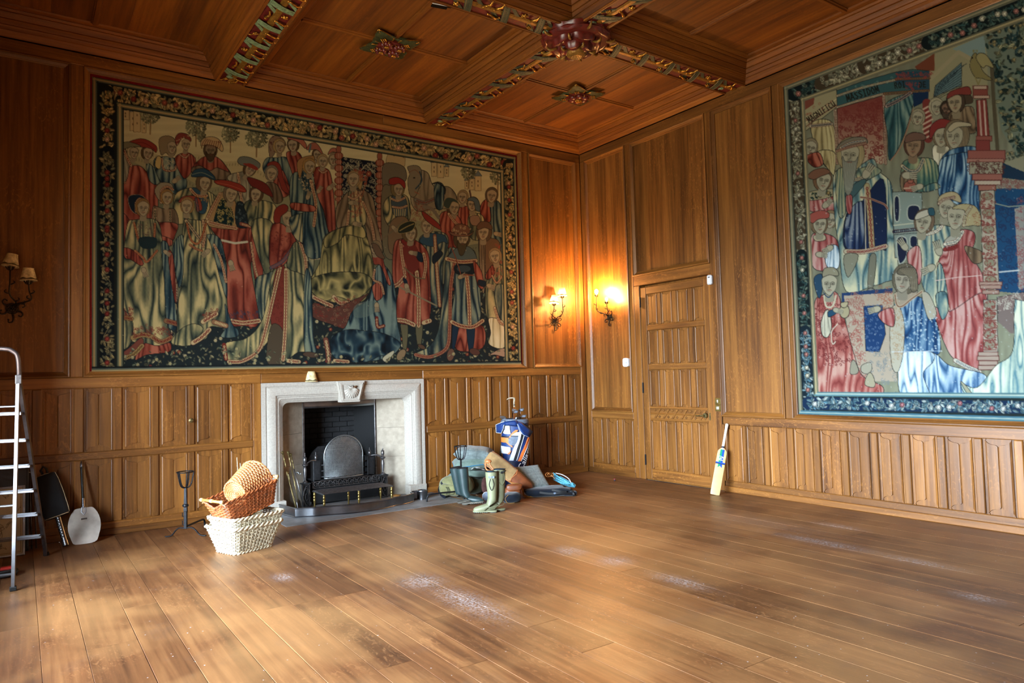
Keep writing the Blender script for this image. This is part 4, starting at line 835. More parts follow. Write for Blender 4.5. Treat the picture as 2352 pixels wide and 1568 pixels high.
    T.band(C(1160, 1040, 1290, 960), 10, TRIM, TRED, 8); T.band(C(1270, 1040, 1390, 1080), 10, (.55, .38, .25), TRIM, 8); T.band(C(1060, 1250, 1140, 1200, 1220, 1120), 10, TRIM, TRED, 8); T.scrolls(C(1160, 960, 1290, 890, 1290, 940, 1170, 1010), TRED, 40, (2, 4))
    T.fill(A(920, 1330, 960, 1270, 1060, 1260, 1130, 1300, 1150, 1400, 1090, 1400, 1080, 1310), (.56, .22, .16), edge=INK); T.band(A(1090, 1290, 1110, 1410), 5, (.2, .25, .32), (.6, .3, .22), 4); T.head(A1(1000, 1365), 15, -.2, .05, hair=(.55, .42, .24))
    # kneeling counsellor in the middle
    T.drape(C(1880, 480, 2050, 480, 2220, 560, 2230, 800, 2250, 1280, 2100, 1350, 1960, 1420, 1880, 1100, 1800, 1250, 1600, 1420, 1420, 1430, 1380, 1260, 1600, 1200, 1760, 1000), GO, C1(2000, 0), 9, 33); T.fill(C(1880, 560, 1980, 500, 1970, 1110, 1840, 1060), (.46, .17, .13), edge=INK); T.scrolls(C(1880, 560, 1980, 500, 1970, 1100, 1850, 1060), (.36, .11, .09), 60, (2, 5)); T.fill(C(1840, 1080, 1960, 1130, 1960, 1450, 1800, 1440), (.30, .25, .19), edge=INK)
    T.band(C(1930, 500, 1860, 800, 1790, 1100, 1720, 1320, 1560, 1430, 1420, 1440), 8, TRIM, TRED, 7); T.band(C(1990, 520, 1990, 800, 1980, 1150, 1960, 1420), 8, TRIM, TRED, 7); T.band(C(1370, 1270, 1390, 1410), 8, TRED, TRIM, 7); T.band(C(2010, 1430, 2120, 1440), 8, TRIM, TRED, 7)
    T.drape(C(1840, 100, 1950, 60, 2080, 200, 2080, 300, 1970, 470, 1830, 480), RD, C1(1940, -300), 5, 34); T.scrolls(C(1850, 150, 2060, 220, 1960, 420, 1850, 380), (.36, .1, .09), 60, (2, 4)); T.band(C(1840, 500, 1960, 430, 2070, 280), 7, (.28, .30, .36), (.55, .25, .2), 7); T.drape(C(2080, 240, 2200, 380, 2200, 560, 2120, 550, 2000, 480), GO, C1(2100, 0), 5, 35); T.band(C(2130, 240, 2180, 400, 2195, 560), 6, TRIM, TRED, 6)
    T.head(A1(2010, 1490), 17, .7, -.1, hair=None); T.fill(A(1870, 1520, 1880, 1400, 1960, 1345, 2010, 1370, 2000, 1420, 1940, 1470, 1930, 1530), (.50, .15, .11), edge=INK); T.hand(C1(2170, 130), -1.4, 15); T.drape(C(2130, 190, 2200, 180, 2200, 240, 2150, 260), RD, C1(2170, 0), 3, 36)
    T.fill([(701, 560), (733, 558), (740, 566), (740, 573), (703, 577)], (.14, .24, .30), False, edge=(.75, .68, .52), ew=2); T.fill([(703, 580), (737, 577), (741, 584), (739, 593), (706, 598)], (.14, .24, .30), False, edge=(.75, .68, .52), ew=2)
    for q in range(7): T.flower(706+q*4.6, 567+(q % 2)*19-(q > 3)*1.5, 2.0, (.75, .72, .6), (.75, .72, .6))
    # standing ladies next to the throne
    T.drape(A(2040, 1080, 2110, 1020, 2265, 1060, 2265, 1568, 2080, 1568, 2030, 1300), BL, A1(2160, 700), 7, 37); T.drape(C(2030, 0, 2265, 0, 2265, 520, 2220, 560, 2200, 300, 2080, 200), BG, C1(2150, -400), 6, 38)
    T.drape(B(0, 850, 100, 900, 220, 1300, 240, 1568, 0, 1568), BL, B1(60, 500), 6, 39); T.drape(B(90, 740, 200, 720, 270, 830, 310, 1330, 240, 1360, 190, 1150, 120, 980), RD, B1(170, 300), 5, 40); T.band(B(60, 850, 110, 1080, 90, 1300), 6, TRIM, TRED, 6); T.scrolls(A(2120, 1060, 2260, 1060, 2260, 1200, 2140, 1190), TRIM, 50, (1, 2.5))
    T.drape(A(2050, 1330, 2265, 1360, 2265, 1420, 2060, 1400), RD, A1(2160, 1100), 5, 61); T.head(B1(290, 640), 12, -.2, .1, hair=(.5, .42, .3)); T.fill(B(230, 590, 260, 530, 310, 525, 335, 570, 280, 560), (.66, .36, .27), edge=INK); T.head(B1(125, 590), 11, .2, .1); T.fill(B(20, 540, 50, 480, 110, 470, 160, 530, 185, 600, 120, 540), (.62, .34, .26), edge=INK); T.line(B(60, 490, 45, 560), 4, (.3, .4, .42)); T.head(B1(180, 655), 12, .2, .05, hair=(.60, .50, .32)); T.band(B(140, 740, 180, 770, 220, 750), 2.5, TRIM, TRED, 4)
    T.fill(A(2100, 940, 2150, 880, 2265, 860, 2265, 930, 2180, 920, 2130, 1090), (.60, .44, .24), edge=INK); T.head(A1(2225, 970), 14, .3, .05, hair=(.58, .44, .22)); T.hand(B1(250, 920), -.6, 14); T.hand(B1(140, 950), -1.0, 12); T.hand(A1(2210, 1270), -1.2, 13)
    # throne, cloth of honour, queen
    T.fill(B(365, 610, 735, 665, 735, 1240, 365, 1150), (.055, .07, .13), False, edge=INK); T.scrolls(B(370, 615, 730, 670, 730, 1230, 370, 1140), (.60, .58, .46), 330, (2, 5), 1.3, sm=False)
    for q in (0, 175): T.line(B(375+q, 760, 440+q, 690, 540+q, 790), 2.2, (.62, .60, .48))
    for x0, y0, y1 in ((340, 510, 1090), (750, 580, 1430)):
        T.line([B1(x0, y0+30), B1(x0, y1)], 9, (.50, .24, .16)); T.ell(B1(x0, y0+25), 5.5, 9, (.60, .32, .22), edge=INK)
        for k, yy in enumerate(np.arange(y0+90, y1, 62)):
            c_ = B1(x0, yy); T.ell(c_, 7.5 if k % 2 else 9.5, 5 if k % 2 else 8, (.56, .28, .19), edge=(.25, .09, .07))
            for q in (-4, 0, 4): T.line([(c_[0]+q, c_[1]-5), (c_[0]+q, c_[1]+5)], 1.0, (.78, .62, .48))
    QG = ((.08, .10, .09), (.40, .38, .23), (.72, .64, .39))
    T.drape(B(360, 1040, 450, 950, 560, 930, 680, 1020, 720, 1250, 780, 1568, 640, 1568, 600, 1300, 450, 1330, 330, 1330, 310, 1150), BR, B1(520, 600), 7, 41); T.drape(B(440, 960, 560, 960, 600, 1100, 600, 1290, 420, 1330, 440, 1150), GO, B1(520, 500), 6, 42)
    T.scrolls(B(460, 980, 560, 980, 560, 1200, 450, 1200), (.55, .26, .18), 80, (1.5, 3)); T.band(B(580, 1060, 660, 1250, 700, 1500, 690, 1650), 5, TRIM, TRED, 6); T.band(B(440, 1150, 430, 1260, 410, 1350), 5, TRIM, TRED, 6)
    T.drape(D(190, 200, 330, 110, 420, 80, 560, 60, 640, 250, 690, 480, 680, 620, 640, 760, 540, 850, 250, 840, 60, 760, 60, 620, 150, 440), QG, D1(400, -160), 8, 43, 2.2); T.crumple(D(60, 620, 200, 560, 400, 540, 600, 560, 680, 640, 620, 740, 480, 830, 330, 790, 200, 830, 70, 740), QG, 44, 15); T.drape(D(330, 110, 560, 80, 600, 200, 420, 170, 330, 250, 210, 300, 200, 200), QG, D1(420, -300), 5, 45)
    T.band(D(80, 790, 180, 840, 270, 880), 8, TRIM, TRED, 7); T.band(D(290, 790, 350, 850, 420, 850), 8, TRIM, TRED, 7)
    T.fill(B(450, 790, 490, 740, 560, 760, 580, 850, 560, 940, 530, 900, 540, 800), (.62, .5, .3), edge=INK); T.head(B1(490, 835), 15, -.25, .05, hair=(.55, .45, .28)); T.scrolls(B(480, 730, 590, 740, 610, 870, 570, 880, 540, 790), (.58, .25, .18), 45, (2, 4), 1.4); T.band(B(440, 1010, 500, 1030, 570, 960), 4, TRIM, TRED, 5); T.hand(B1(470, 1070), 0, 14); T.hand(B1(510, 1280), .2, 14); T.line(B(640, 780, 590, 950, 520, 1190), 2, (.55, .30, .18)); T.flower(*B1(640, 780), 6, (.58, .25, .18), (.7, .5, .3))
    # dais carpet
    T.fill(D(90, 850, 280, 900, 560, 790, 640, 760, 520, 880, 460, 1000, 420, 1110, 280, 1070, 80, 990), (.34, .19, .15), edge=INK); T.scrolls(D(90, 870, 560, 800, 420, 1100, 100, 990), (.50, .36, .26), 90, (2, 5)); T.scrolls(D(90, 870, 560, 800, 420, 1100, 100, 990), (.48, .12, .1), 60, (2, 5))
    # horses and page
    HB = ((.30, .26, .20), (.48, .42, .32), (.60, .54, .42)); T.fill(B(815, 680, 830, 590, 900, 550, 990, 570, 1000, 700, 940, 740, 860, 720), (.72, .62, .42), edge=(.4, .33, .22)); T.curve(B(890, 600, 950, 590, 990, 620), 1.5, (.45, .35, .22)); T.fill(B(780, 700, 880, 670, 1000, 720, 1010, 850, 900, 860, 830, 980, 780, 900), (.42, .38, .30), edge=INK); T.fill(B(770, 960, 860, 900, 950, 1000, 940, 1568, 790, 1568), (.42, .38, .28), edge=INK)
    T.drape(B(1130, 750, 1230, 770, 1290, 900, 1440, 910, 1520, 1010, 1500, 1120, 1300, 1130, 1120, 1150, 1060, 1010, 1160, 900), HB, B1(1000, 200), 3, 46, 2); T.fill(B(1030, 710, 1130, 700, 1170, 770, 1140, 930, 1100, 1010, 1050, 990, 1030, 850, 1050, 780), (.50, .45, .35), edge=INK); T.ell(B1(1095, 820), 2.5, 1.6, INK); T.curve(B(1150, 760, 1170, 850, 1110, 930), 3, (.16, .24, .30)); T.curve(B(1040, 770, 1100, 740, 1150, 780), 1.5, (.5, .3, .2)); T.line(B(1100, 960, 1140, 980), 2, (.6, .3, .2))
    T.band(B(1110, 1040, 1200, 1070, 1300, 1030), 7, (.42, .44, .38), TRED, 6); T.drape(B(1300, 880, 1390, 900, 1380, 1120, 1310, 1110), BL, B1(1340, 700), 4, 47); T.curve(B(1280, 880, 1330, 870, 1400, 920, 1400, 980), 3, (.1, .12, .14)); T.scrolls(B(1050, 1080, 1240, 1080, 1240, 1270, 1060, 1250), (.50, .25, .18), 60, (2, 4))
    T.drape(B(790, 1080, 860, 1000, 1000, 990, 1050, 1080, 1040, 1250, 880, 1290, 840, 1300, 790, 1200), GO, B1(920, 700), 6, 48); T.fill(B(870, 1010, 1000, 1010, 1030, 1160, 1000, 1210, 890, 1190), (.24, .30, .33), edge=INK); T.band(B(870, 1030, 930, 1050, 1000, 1020), 4, TRIM, TRED, 5); T.band(B(880, 1110, 960, 1120, 1020, 1100), 4, TRIM, TRED, 5)
    for q in range(6): T.line(B(895+q*22, 1135, 900+q*20, 1200), 2.2, (.66, .60, .40))
    T.fill(B(860, 1260, 1030, 1230, 1060, 1568, 850, 1568), (.46, .36, .25), edge=INK); T.head(B1(935, 935), 13, .5, 0, hair=(.42, .35, .20), hl=1.15); T.fill(B(845, 880, 850, 830, 930, 815, 1000, 860, 1000, 930, 950, 880, 890, 890), (.56, .14, .11), edge=INK); T.line(B(1000, 1240, 880, 1350, 790, 1420), 4, (.42, .36, .26)); T.hand(B1(890, 1320), .8, 12)
    # right-hand group
    T.drape(B(1770, 1080, 1850, 1040, 1950, 1070, 2000, 1250, 2000, 1568, 1850, 1568, 1770, 1250), BL, B1(1880, 600), 8, 49); T.drape(B(1760, 1100, 1830, 1040, 1860, 1250, 1770, 1240), RD, B1(1800, 800), 3, 50); T.head(B1(1870, 1000), 14, .1, .1, hair=(.35, .28, .2)); T.hand(B1(1920, 1380), .2, 13)
    T.drape(B(1540, 1130, 1660, 1120, 1670, 1300, 1560, 1320), RD, B1(1600, 800), 4, 51); T.head(B1(1580, 1015), 12, -.2, .05, hair=(.55, .45, .3)); T.curve(B(1650, 950, 1660, 1030, 1620, 1080), 4, (.35, .24, .2))
    T.drape(B(1640, 1200, 1780, 1200, 1800, 1420, 1660, 1420), GO, B1(1710, 900), 5, 52); T.fill(B(1655, 1210, 1740, 1200, 1750, 1290, 1670, 1290), (.55, .42, .33), edge=INK); T.head(B1(1680, 1090), 13, -.3, .05, hair=(.4, .33, .24)); T.fill(B(1625, 1040, 1680, 1010, 1740, 1050, 1755, 1150, 1710, 1140, 1690, 1060), (.30, .36, .38), edge=INK)
    T.drape(B(1350, 1200, 1450, 1150, 1560, 1240, 1580, 1400, 1480, 1568, 1380, 1400), RD, B1(1450, 900), 5, 53); T.head(B1(1490, 1120), 14, .6, .05, hair=(.3, .22, .15)); T.fill(B(1385, 1090, 1420, 1020, 1500, 1030, 1545, 1080, 1480, 1060, 1440, 1130), (.20, .25, .22), edge=(.6, .5, .3)); T.band(B(1440, 1180, 1490, 1250, 1560, 1320), 5, TRIM, TRED, 6)
    T.drape(D(1140, 250, 1220, 150, 1390, 150, 1440, 250, 1380, 480, 1370, 860, 1230, 860, 1240, 500), BG, D1(1290, -200), 7, 54); T.fill(D(1150, 240, 1220, 160, 1390, 170, 1430, 260, 1380, 240, 1280, 290), (.16, .28, .36), edge=INK); T.band(D(1300, 180, 1320, 500, 1350, 880), 7, (.55, .36, .24), TRIM, 7); T.head(D1(1225, 85), 14, -.2, .05, hair=(.55, .45, .3)); T.fill(B(1170, 1160, 1220, 1180, 1340, 1280, 1360, 1340, 1270, 1290, 1200, 1230), (.54, .16, .12), edge=INK); T.curve(B(1190, 1110, 1270, 1130, 1340, 1220), 7, (.45, .40, .33)); T.fill(D(1280, 380, 1350, 330, 1380, 370, 1290, 460), (.10, .14, .18), edge=INK)
    T.fill(D(1740, 210, 1830, 200, 1950, 250, 1940, 520, 1780, 520), (.42, .30, .20), edge=INK); T.drape(D(1740, 220, 1800, 210, 1800, 700, 1770, 700), BR, D1(1770, -200), 3, 55); T.head(D1(1790, 150), 15, -.3, .05, hair=(.34, .26, .18), hl=1.15); T.fill(D(1720, 90, 1760, 40, 1830, 40, 1870, 80, 1870, 120, 1800, 100, 1740, 120), (.40, .27, .19), edge=INK)
    # lady far right
    T.drape(D(1830, 600, 1900, 480, 1980, 480, 2020, 560, 2030, 1000, 1830, 1010, 1810, 720), GO, D1(1920, 100), 7, 56); T.drape(D(1840, 1010, 1930, 1010, 2000, 1060, 2020, 1250, 1960, 1310, 1840, 1260, 1860, 1150), ((.52, .46, .32), (.76, .70, .53), (.86, .81, .66)), D1(1920, 600), 5, 57); T.drape(D(1900, 700, 2000, 690, 2020, 1030, 1960, 1010, 1920, 900), BG, D1(1960, 400), 4, 58); T.band(D(1900, 900, 1950, 1040, 2020, 1080), 5, TRIM, TRED, 6); T.drape(D(1810, 570, 1880, 470, 1900, 560, 1830, 620), RD, D1(1850, 300), 3, 59); T.scrolls(D(1880, 500, 1970, 500, 1970, 590, 1890, 590), (.55, .3, .22), 40, (1, 2.5)); T.band(D(1875, 580, 1920, 650, 1970, 590), 3, TRIM, TRED, 4); T.fill(D(1830, 1380, 1960, 1310, 2025, 1320, 2010, 1390, 1900, 1370), (.66, .52, .42), edge=INK)
    T.scrolls(D(1900, 280, 2000, 270, 2000, 460, 1960, 460, 1950, 330), (.58, .24, .18), 55, (2, 4.5), 1.5); T.head(D1(1905, 385), 14, -.1, -.15, hair=(.55, .44, .28)); T.hand(D1(1850, 690), .4, 13)
    # man in the red tunic with a staff
    T.fill(D(960, 1060, 1030, 1060, 1020, 1300, 985, 1320, 975, 1200), (.36, .34, .24), edge=INK); T.fill(D(1110, 1080, 1180, 1060, 1160, 1290, 1130, 1290), (.36, .34, .24), edge=INK); T.ell(D1(965, 1370), 8, 14, (.52, .42, .30), .6, edge=INK); T.ell(D1(1170, 1290), 9, 4, (.35, .24, .17), .5, edge=INK)
    T.drape(D(890, 280, 970, 210, 1100, 220, 1230, 340, 1250, 560, 1250, 1000, 1080, 1070, 900, 1010, 940, 700, 880, 640), RD, D1(1060, -300), 8, 62); T.band(D(900, 1020, 1000, 1030, 1090, 1070), 9, TRIM, TRED, 8); T.band(D(1120, 540, 1140, 800, 1140, 1080), 8, TRIM, TRED, 7); T.band(D(960, 240, 970, 360, 1000, 560), 6, TRIM, TRED, 6); T.band(D(880, 690, 940, 660, 1000, 590), 8, TRIM, TRED, 7); T.band(D(1190, 360, 1210, 480, 1190, 600), 6, TRIM, TRED, 6); T.band(D(1190, 1050, 1250, 1030), 9, TRIM, TRED, 8)
    T.fill(D(960, 230, 1030, 200, 1090, 230, 1090, 280, 1020, 290), (.46, .13, .11), edge=INK); T.fill(D(980, 300, 1120, 290, 1140, 500, 1040, 530), (.44, .15, .12)); T.curve(D(1000, 500, 1100, 590, 1200, 610), 3, (.40, .34, .22)); T.head(D1(1055, 160), 15, .5, 0, hair=(.36, .28, .16), hl=1.1); T.fill(D(935, 150, 950, 80, 1040, 35, 1105, 50, 1080, 120, 1010, 150), (.14, .16, .12), edge=(.62, .54, .3)); T.curve(D(950, 130, 1020, 90, 1090, 60), 2, (.62, .54, .3)); T.fill(D(1110, 340, 1170, 360, 1180, 440, 1130, 420), (.08, .14, .20), edge=INK); T.hand(D1(1070, 350), .2, 13); T.line(D(940, 690, 1100, 770, 1320, 880), 3.4, (.50, .45, .34)); T.fill(D(985, 600, 1020, 620, 1030, 670, 990, 650), (.08, .14, .20)); T.hand(D1(1020, 690), 1.3, 14)
    # bearded king
    T.fill(D(1480, 1080, 1530, 1080, 1500, 1300, 1470, 1300), (.08, .16, .24), edge=INK); T.fill(D(1620, 1080, 1690, 1080, 1680, 1340, 1640, 1340), (.08, .16, .24), edge=INK); T.drape(D(1540, 1090, 1780, 1080, 1780, 1300, 1520, 1320), RD, D1(1650, 700), 6, 63)
    T.fill(D(1480, 1080, 1540, 1080, 1500, 1300, 1475, 1300), (.08, .16, .24), edge=INK); T.fill(D(1620, 1080, 1700, 1080, 1680, 1340, 1645, 1340), (.08, .16, .24), edge=INK); T.ell(D1(1460, 1370), 8, 14, (.42, .28, .22), .2, edge=INK); T.ell(D1(1700, 1340), 12, 7, (.34, .20, .16), .3, edge=INK)
    T.drape(D(1440, 330, 1520, 300, 1660, 310, 1720, 420, 1760, 980, 1640, 1070, 1470, 1030, 1500, 700), BL, D1(1600, -200), 8, 64); T.drape(D(1420, 400, 1500, 380, 1470, 700, 1470, 1100, 1430, 1330, 1250, 1400, 1110, 1360, 1250, 1280, 1340, 1100, 1390, 700), BG, D1(1450, -100), 6, 65); T.band(D(1500, 440, 1460, 700, 1450, 1080, 1420, 1300, 1260, 1390, 1110, 1370), 7, (.62, .42, .30), TRED, 7)
    T.fill(D(1510, 470, 1700, 460, 1690, 560, 1520, 560), (.07, .11, .14), edge=INK); T.ell(D1(1590, 510), 16, 8, (.28, .34, .36), al=.6); T.fill(D(1430, 390, 1540, 290, 1660, 300, 1720, 420, 1600, 460, 1430, 430), (.30, .36, .36), edge=INK); T.band(D(1420, 410, 1560, 440, 1710, 430), 8, TRIM, TRED, 7); T.band(D(1620, 580, 1640, 800, 1650, 1060), 8, TRIM, TRED, 7); T.band(D(1470, 1040, 1560, 1080, 1680, 1090, 1780, 1030), 8, TRIM, TRED, 7); T.drape(D(1690, 430, 1770, 540, 1790, 700, 1740, 690, 1700, 560), RD, D1(1730, 100), 3, 66)
    T.head(D1(1575, 220), 16, .4, .1, hair=(.28, .22, .14), beard=(.26, .22, .14, 2.1), hl=1.1); T.fill(D(1440, 140, 1490, 150, 1640, 165, 1690, 130, 1650, 180, 1500, 185), (.46, .30, .22), edge=INK); T.fill(D(1490, 150, 1500, 80, 1560, 60, 1640, 90, 1640, 160), (.44, .28, .2), edge=INK); T.scrolls(D(1490, 150, 1500, 90, 1640, 90, 1640, 160), TRIM, 22, (1.5, 3)); T.line(D(1450, 250, 1510, 400, 1560, 560), 2.2, (.50, .24, .15)); T.hand(D1(1560, 590), -.4, 13); T.line(D(1590, 570, 1690, 575), 3, (.50, .25, .15)); T.hand(D1(1850, 680), .3, 13); T.fill(D(1740, 620, 1810, 640, 1800, 690, 1740, 670), (.08, .13, .18), edge=INK)
    # kneeling lady seen from behind
    KB = ((.035, .06, .09), (.11, .20, .26), (.42, .50, .48)); T.drape(D(700, 520, 780, 470, 860, 560, 910, 760, 920, 1000, 960, 1250, 880, 1370, 620, 1440, 300, 1400, 260, 1200, 400, 1100, 480, 930, 640, 800), KB, D1(700, 100), 8, 67, 2); T.crumple(D(270, 1200, 420, 1120, 600, 1130, 800, 1160, 960, 1260, 870, 1380, 760, 1380, 620, 1440, 430, 1440, 280, 1380), KB, 68, 16); T.fill(D(490, 900, 560, 850, 700, 830, 720, 920, 620, 990, 500, 990), (.36, .44, .42), al=.6)
    T.drape(D(680, 680, 760, 640, 780, 780, 720, 830, 690, 780), RD, D1(720, 400), 3, 69); T.band(D(700, 520, 690, 620, 760, 660, 790, 760), 4, TRIM, TRED, 5); T.hand(D1(720, 880), 1.5, 14); T.band(D(720, 1000, 730, 1090, 790, 1080), 6, TRED, TRIM, 6); T.band(D(210, 1220, 230, 1330, 240, 1430), 10, (.45, .26, .2), TRIM, 8); T.band(D(300, 1430, 430, 1440), 8, TRIM, TRED, 7); T.fill(D(780, 1400, 880, 1330, 890, 1360, 810, 1440), (.70, .68, .58), edge=INK)
    T.drape(D(680, 300, 760, 330, 800, 480, 860, 650, 830, 660, 760, 480, 690, 460), RD, D1(740, 100), 3, 70); T.head(D1(705, 300), 12, -.8, 0, hair=(.50, .42, .3)); T.fill(D(670, 260, 730, 270, 780, 360, 800, 410, 720, 380), (.40, .30, .22), edge=INK)
    T.drape(D(0, 580, 60, 600, 90, 1200, 120, 1330, 0, 1340), BL, D1(30, 0), 4, 71); T.ell(D1(60, 1370), 18, 6, (.30, .22, .17), .1, edge=INK)
    gl = [(290, 800), (560, 800), (900, 822), (1190, 800), (1195, 834), (215, 842), (280, 825)]; T.sow(gl, 240, [(.66, .62, .46), (.5, .52, .4)], [(.7, .66, .5)])
    # borders, laid out on the cloth itself
    def P_(x, z): q = at_y(0, 0); return project((x, 0.02, z))
    xl, xr, zt, zb = -6.528, -1.205, 4.668, 1.675
    def strip(i0, i1, col, sides='ltr'):
        e = 0.5*(i0+i1); w_ = (i1-i0)
        for s_ in sides:
            pts = {'l': [(xl+e, zb), (xl+e, zt-i0)], 't': [(xl+i0, zt-e), (xr-i0, zt-e)], 'r': [(xr-e, zt-i0), (xr-e, zb)], 'b': [(xl, zb-e), (xr, zb-e)]}[s_]
            n = 24; L = [P_(lerp(pts[0][0], pts[1][0], k/n), lerp(pts[0][1], pts[1][1], k/n)) for k in range(n+1)]
            for k in range(n):
                mx, mz = lerp(pts[0][0], pts[1][0], (k+.5)/n), lerp(pts[0][1], pts[1][1], (k+.5)/n); d = (w_/2, 0) if s_ in 'lr' else (0, w_/2)
                a, b = P_(mx-d[0], mz-d[1]), P_(mx+d[0], mz+d[1]); T.line(L[k:k+2], math.hypot(a[0]-b[0], a[1]-b[1]) if s_ in 'tb' else abs(a[0]-b[0]), col)
    leaves = [(.84, .68, .38), (.72, .62, .38), (.90, .75, .46), (.58, .55, .36)]; fl = [(.60, .28, .20), (.74, .55, .40), (.52, .18, .14)]
    strip(0.0, 0.28, (.10, .11, .09))
    def path(pts, n=40):
        out = []
        for (a, b), (c, d) in zip(pts[:-1], pts[1:]): out += [P_(lerp(a, c, k/n), lerp(b, d, k/n)) for k in range(n+1)]
        return out
    m_ = 0.135; T.garland(path([(xl+m_, zt-m_), (xr-m_, zt-m_)]), 35, (.10, .11, .09), leaves, fl, 2.6); T.garland(path([(xr-m_, zt-m_), (xr-m_, zb)]), 26, (.10, .11, .09), leaves, fl, 2.6)
    T.garland(path([(xl+m_, zt-m_), (xl+m_, 3.9)]), 32, (.10, .11, .09), leaves, fl, 2.2); T.garland(path([(xl+m_, 3.9), (xl+m_, zb)]), 32, (.05, .07, .09), [(.55, .50, .34), (.45, .45, .34), (.64, .56, .36)], [(.52, .18, .14), (.45, .14, .11)], 1.5, (.5, .46, .32))
    for i0, i1, c_ in ((0, .012, (.36, .36, .26)), (.012, .03, (.66, .55, .34)), (.03, .042, (.36, .40, .34)), (.042, .055, (.12, .15, .15)), (.215, .226, (.13, .16, .15)), (.226, .24, (.40, .42, .32)), (.24, .262, (.70, .60, .38)), (.262, .274, (.36, .38, .30)), (.274, .286, (.12, .15, .14))): strip(i0, i1, c_)
    for i0, i1, c_ in ((-.02, .0, (.08, .10, .11)), (.0, .014, (.36, .40, .36)), (.014, .044, (.66, .58, .40)), (.044, .058, (.38, .40, .34))): strip(i0, i1, c_, 'b')
    T.wear(120, (.8, .74, .56), (.4, 1.1), (260, 560, 1190, 830))
    return T, (xl, xr, zb-0.058, zt)
plain('red_felt', (0.42, 0.075, 0.06), 0.9, spec=0.1)
plate(wall_left, 'L', -6.55, -1.17, 1.635, 4.71, 0.030, 0.014, 'felt_backing', 'red_felt')
T1, (xl, xr, zb, zt) = paint_left()
o = link('tapestry', tapestry_mesh(T1, 'L', xl, xr, zb, zt, 0.0066, 0.0195, 0.002, (0.86, (0.80, 0.78, 0.72))))
tag(o, 'wide tapestry of a robed court crowd around a throned lady, over the fireplace', 'tapestry')

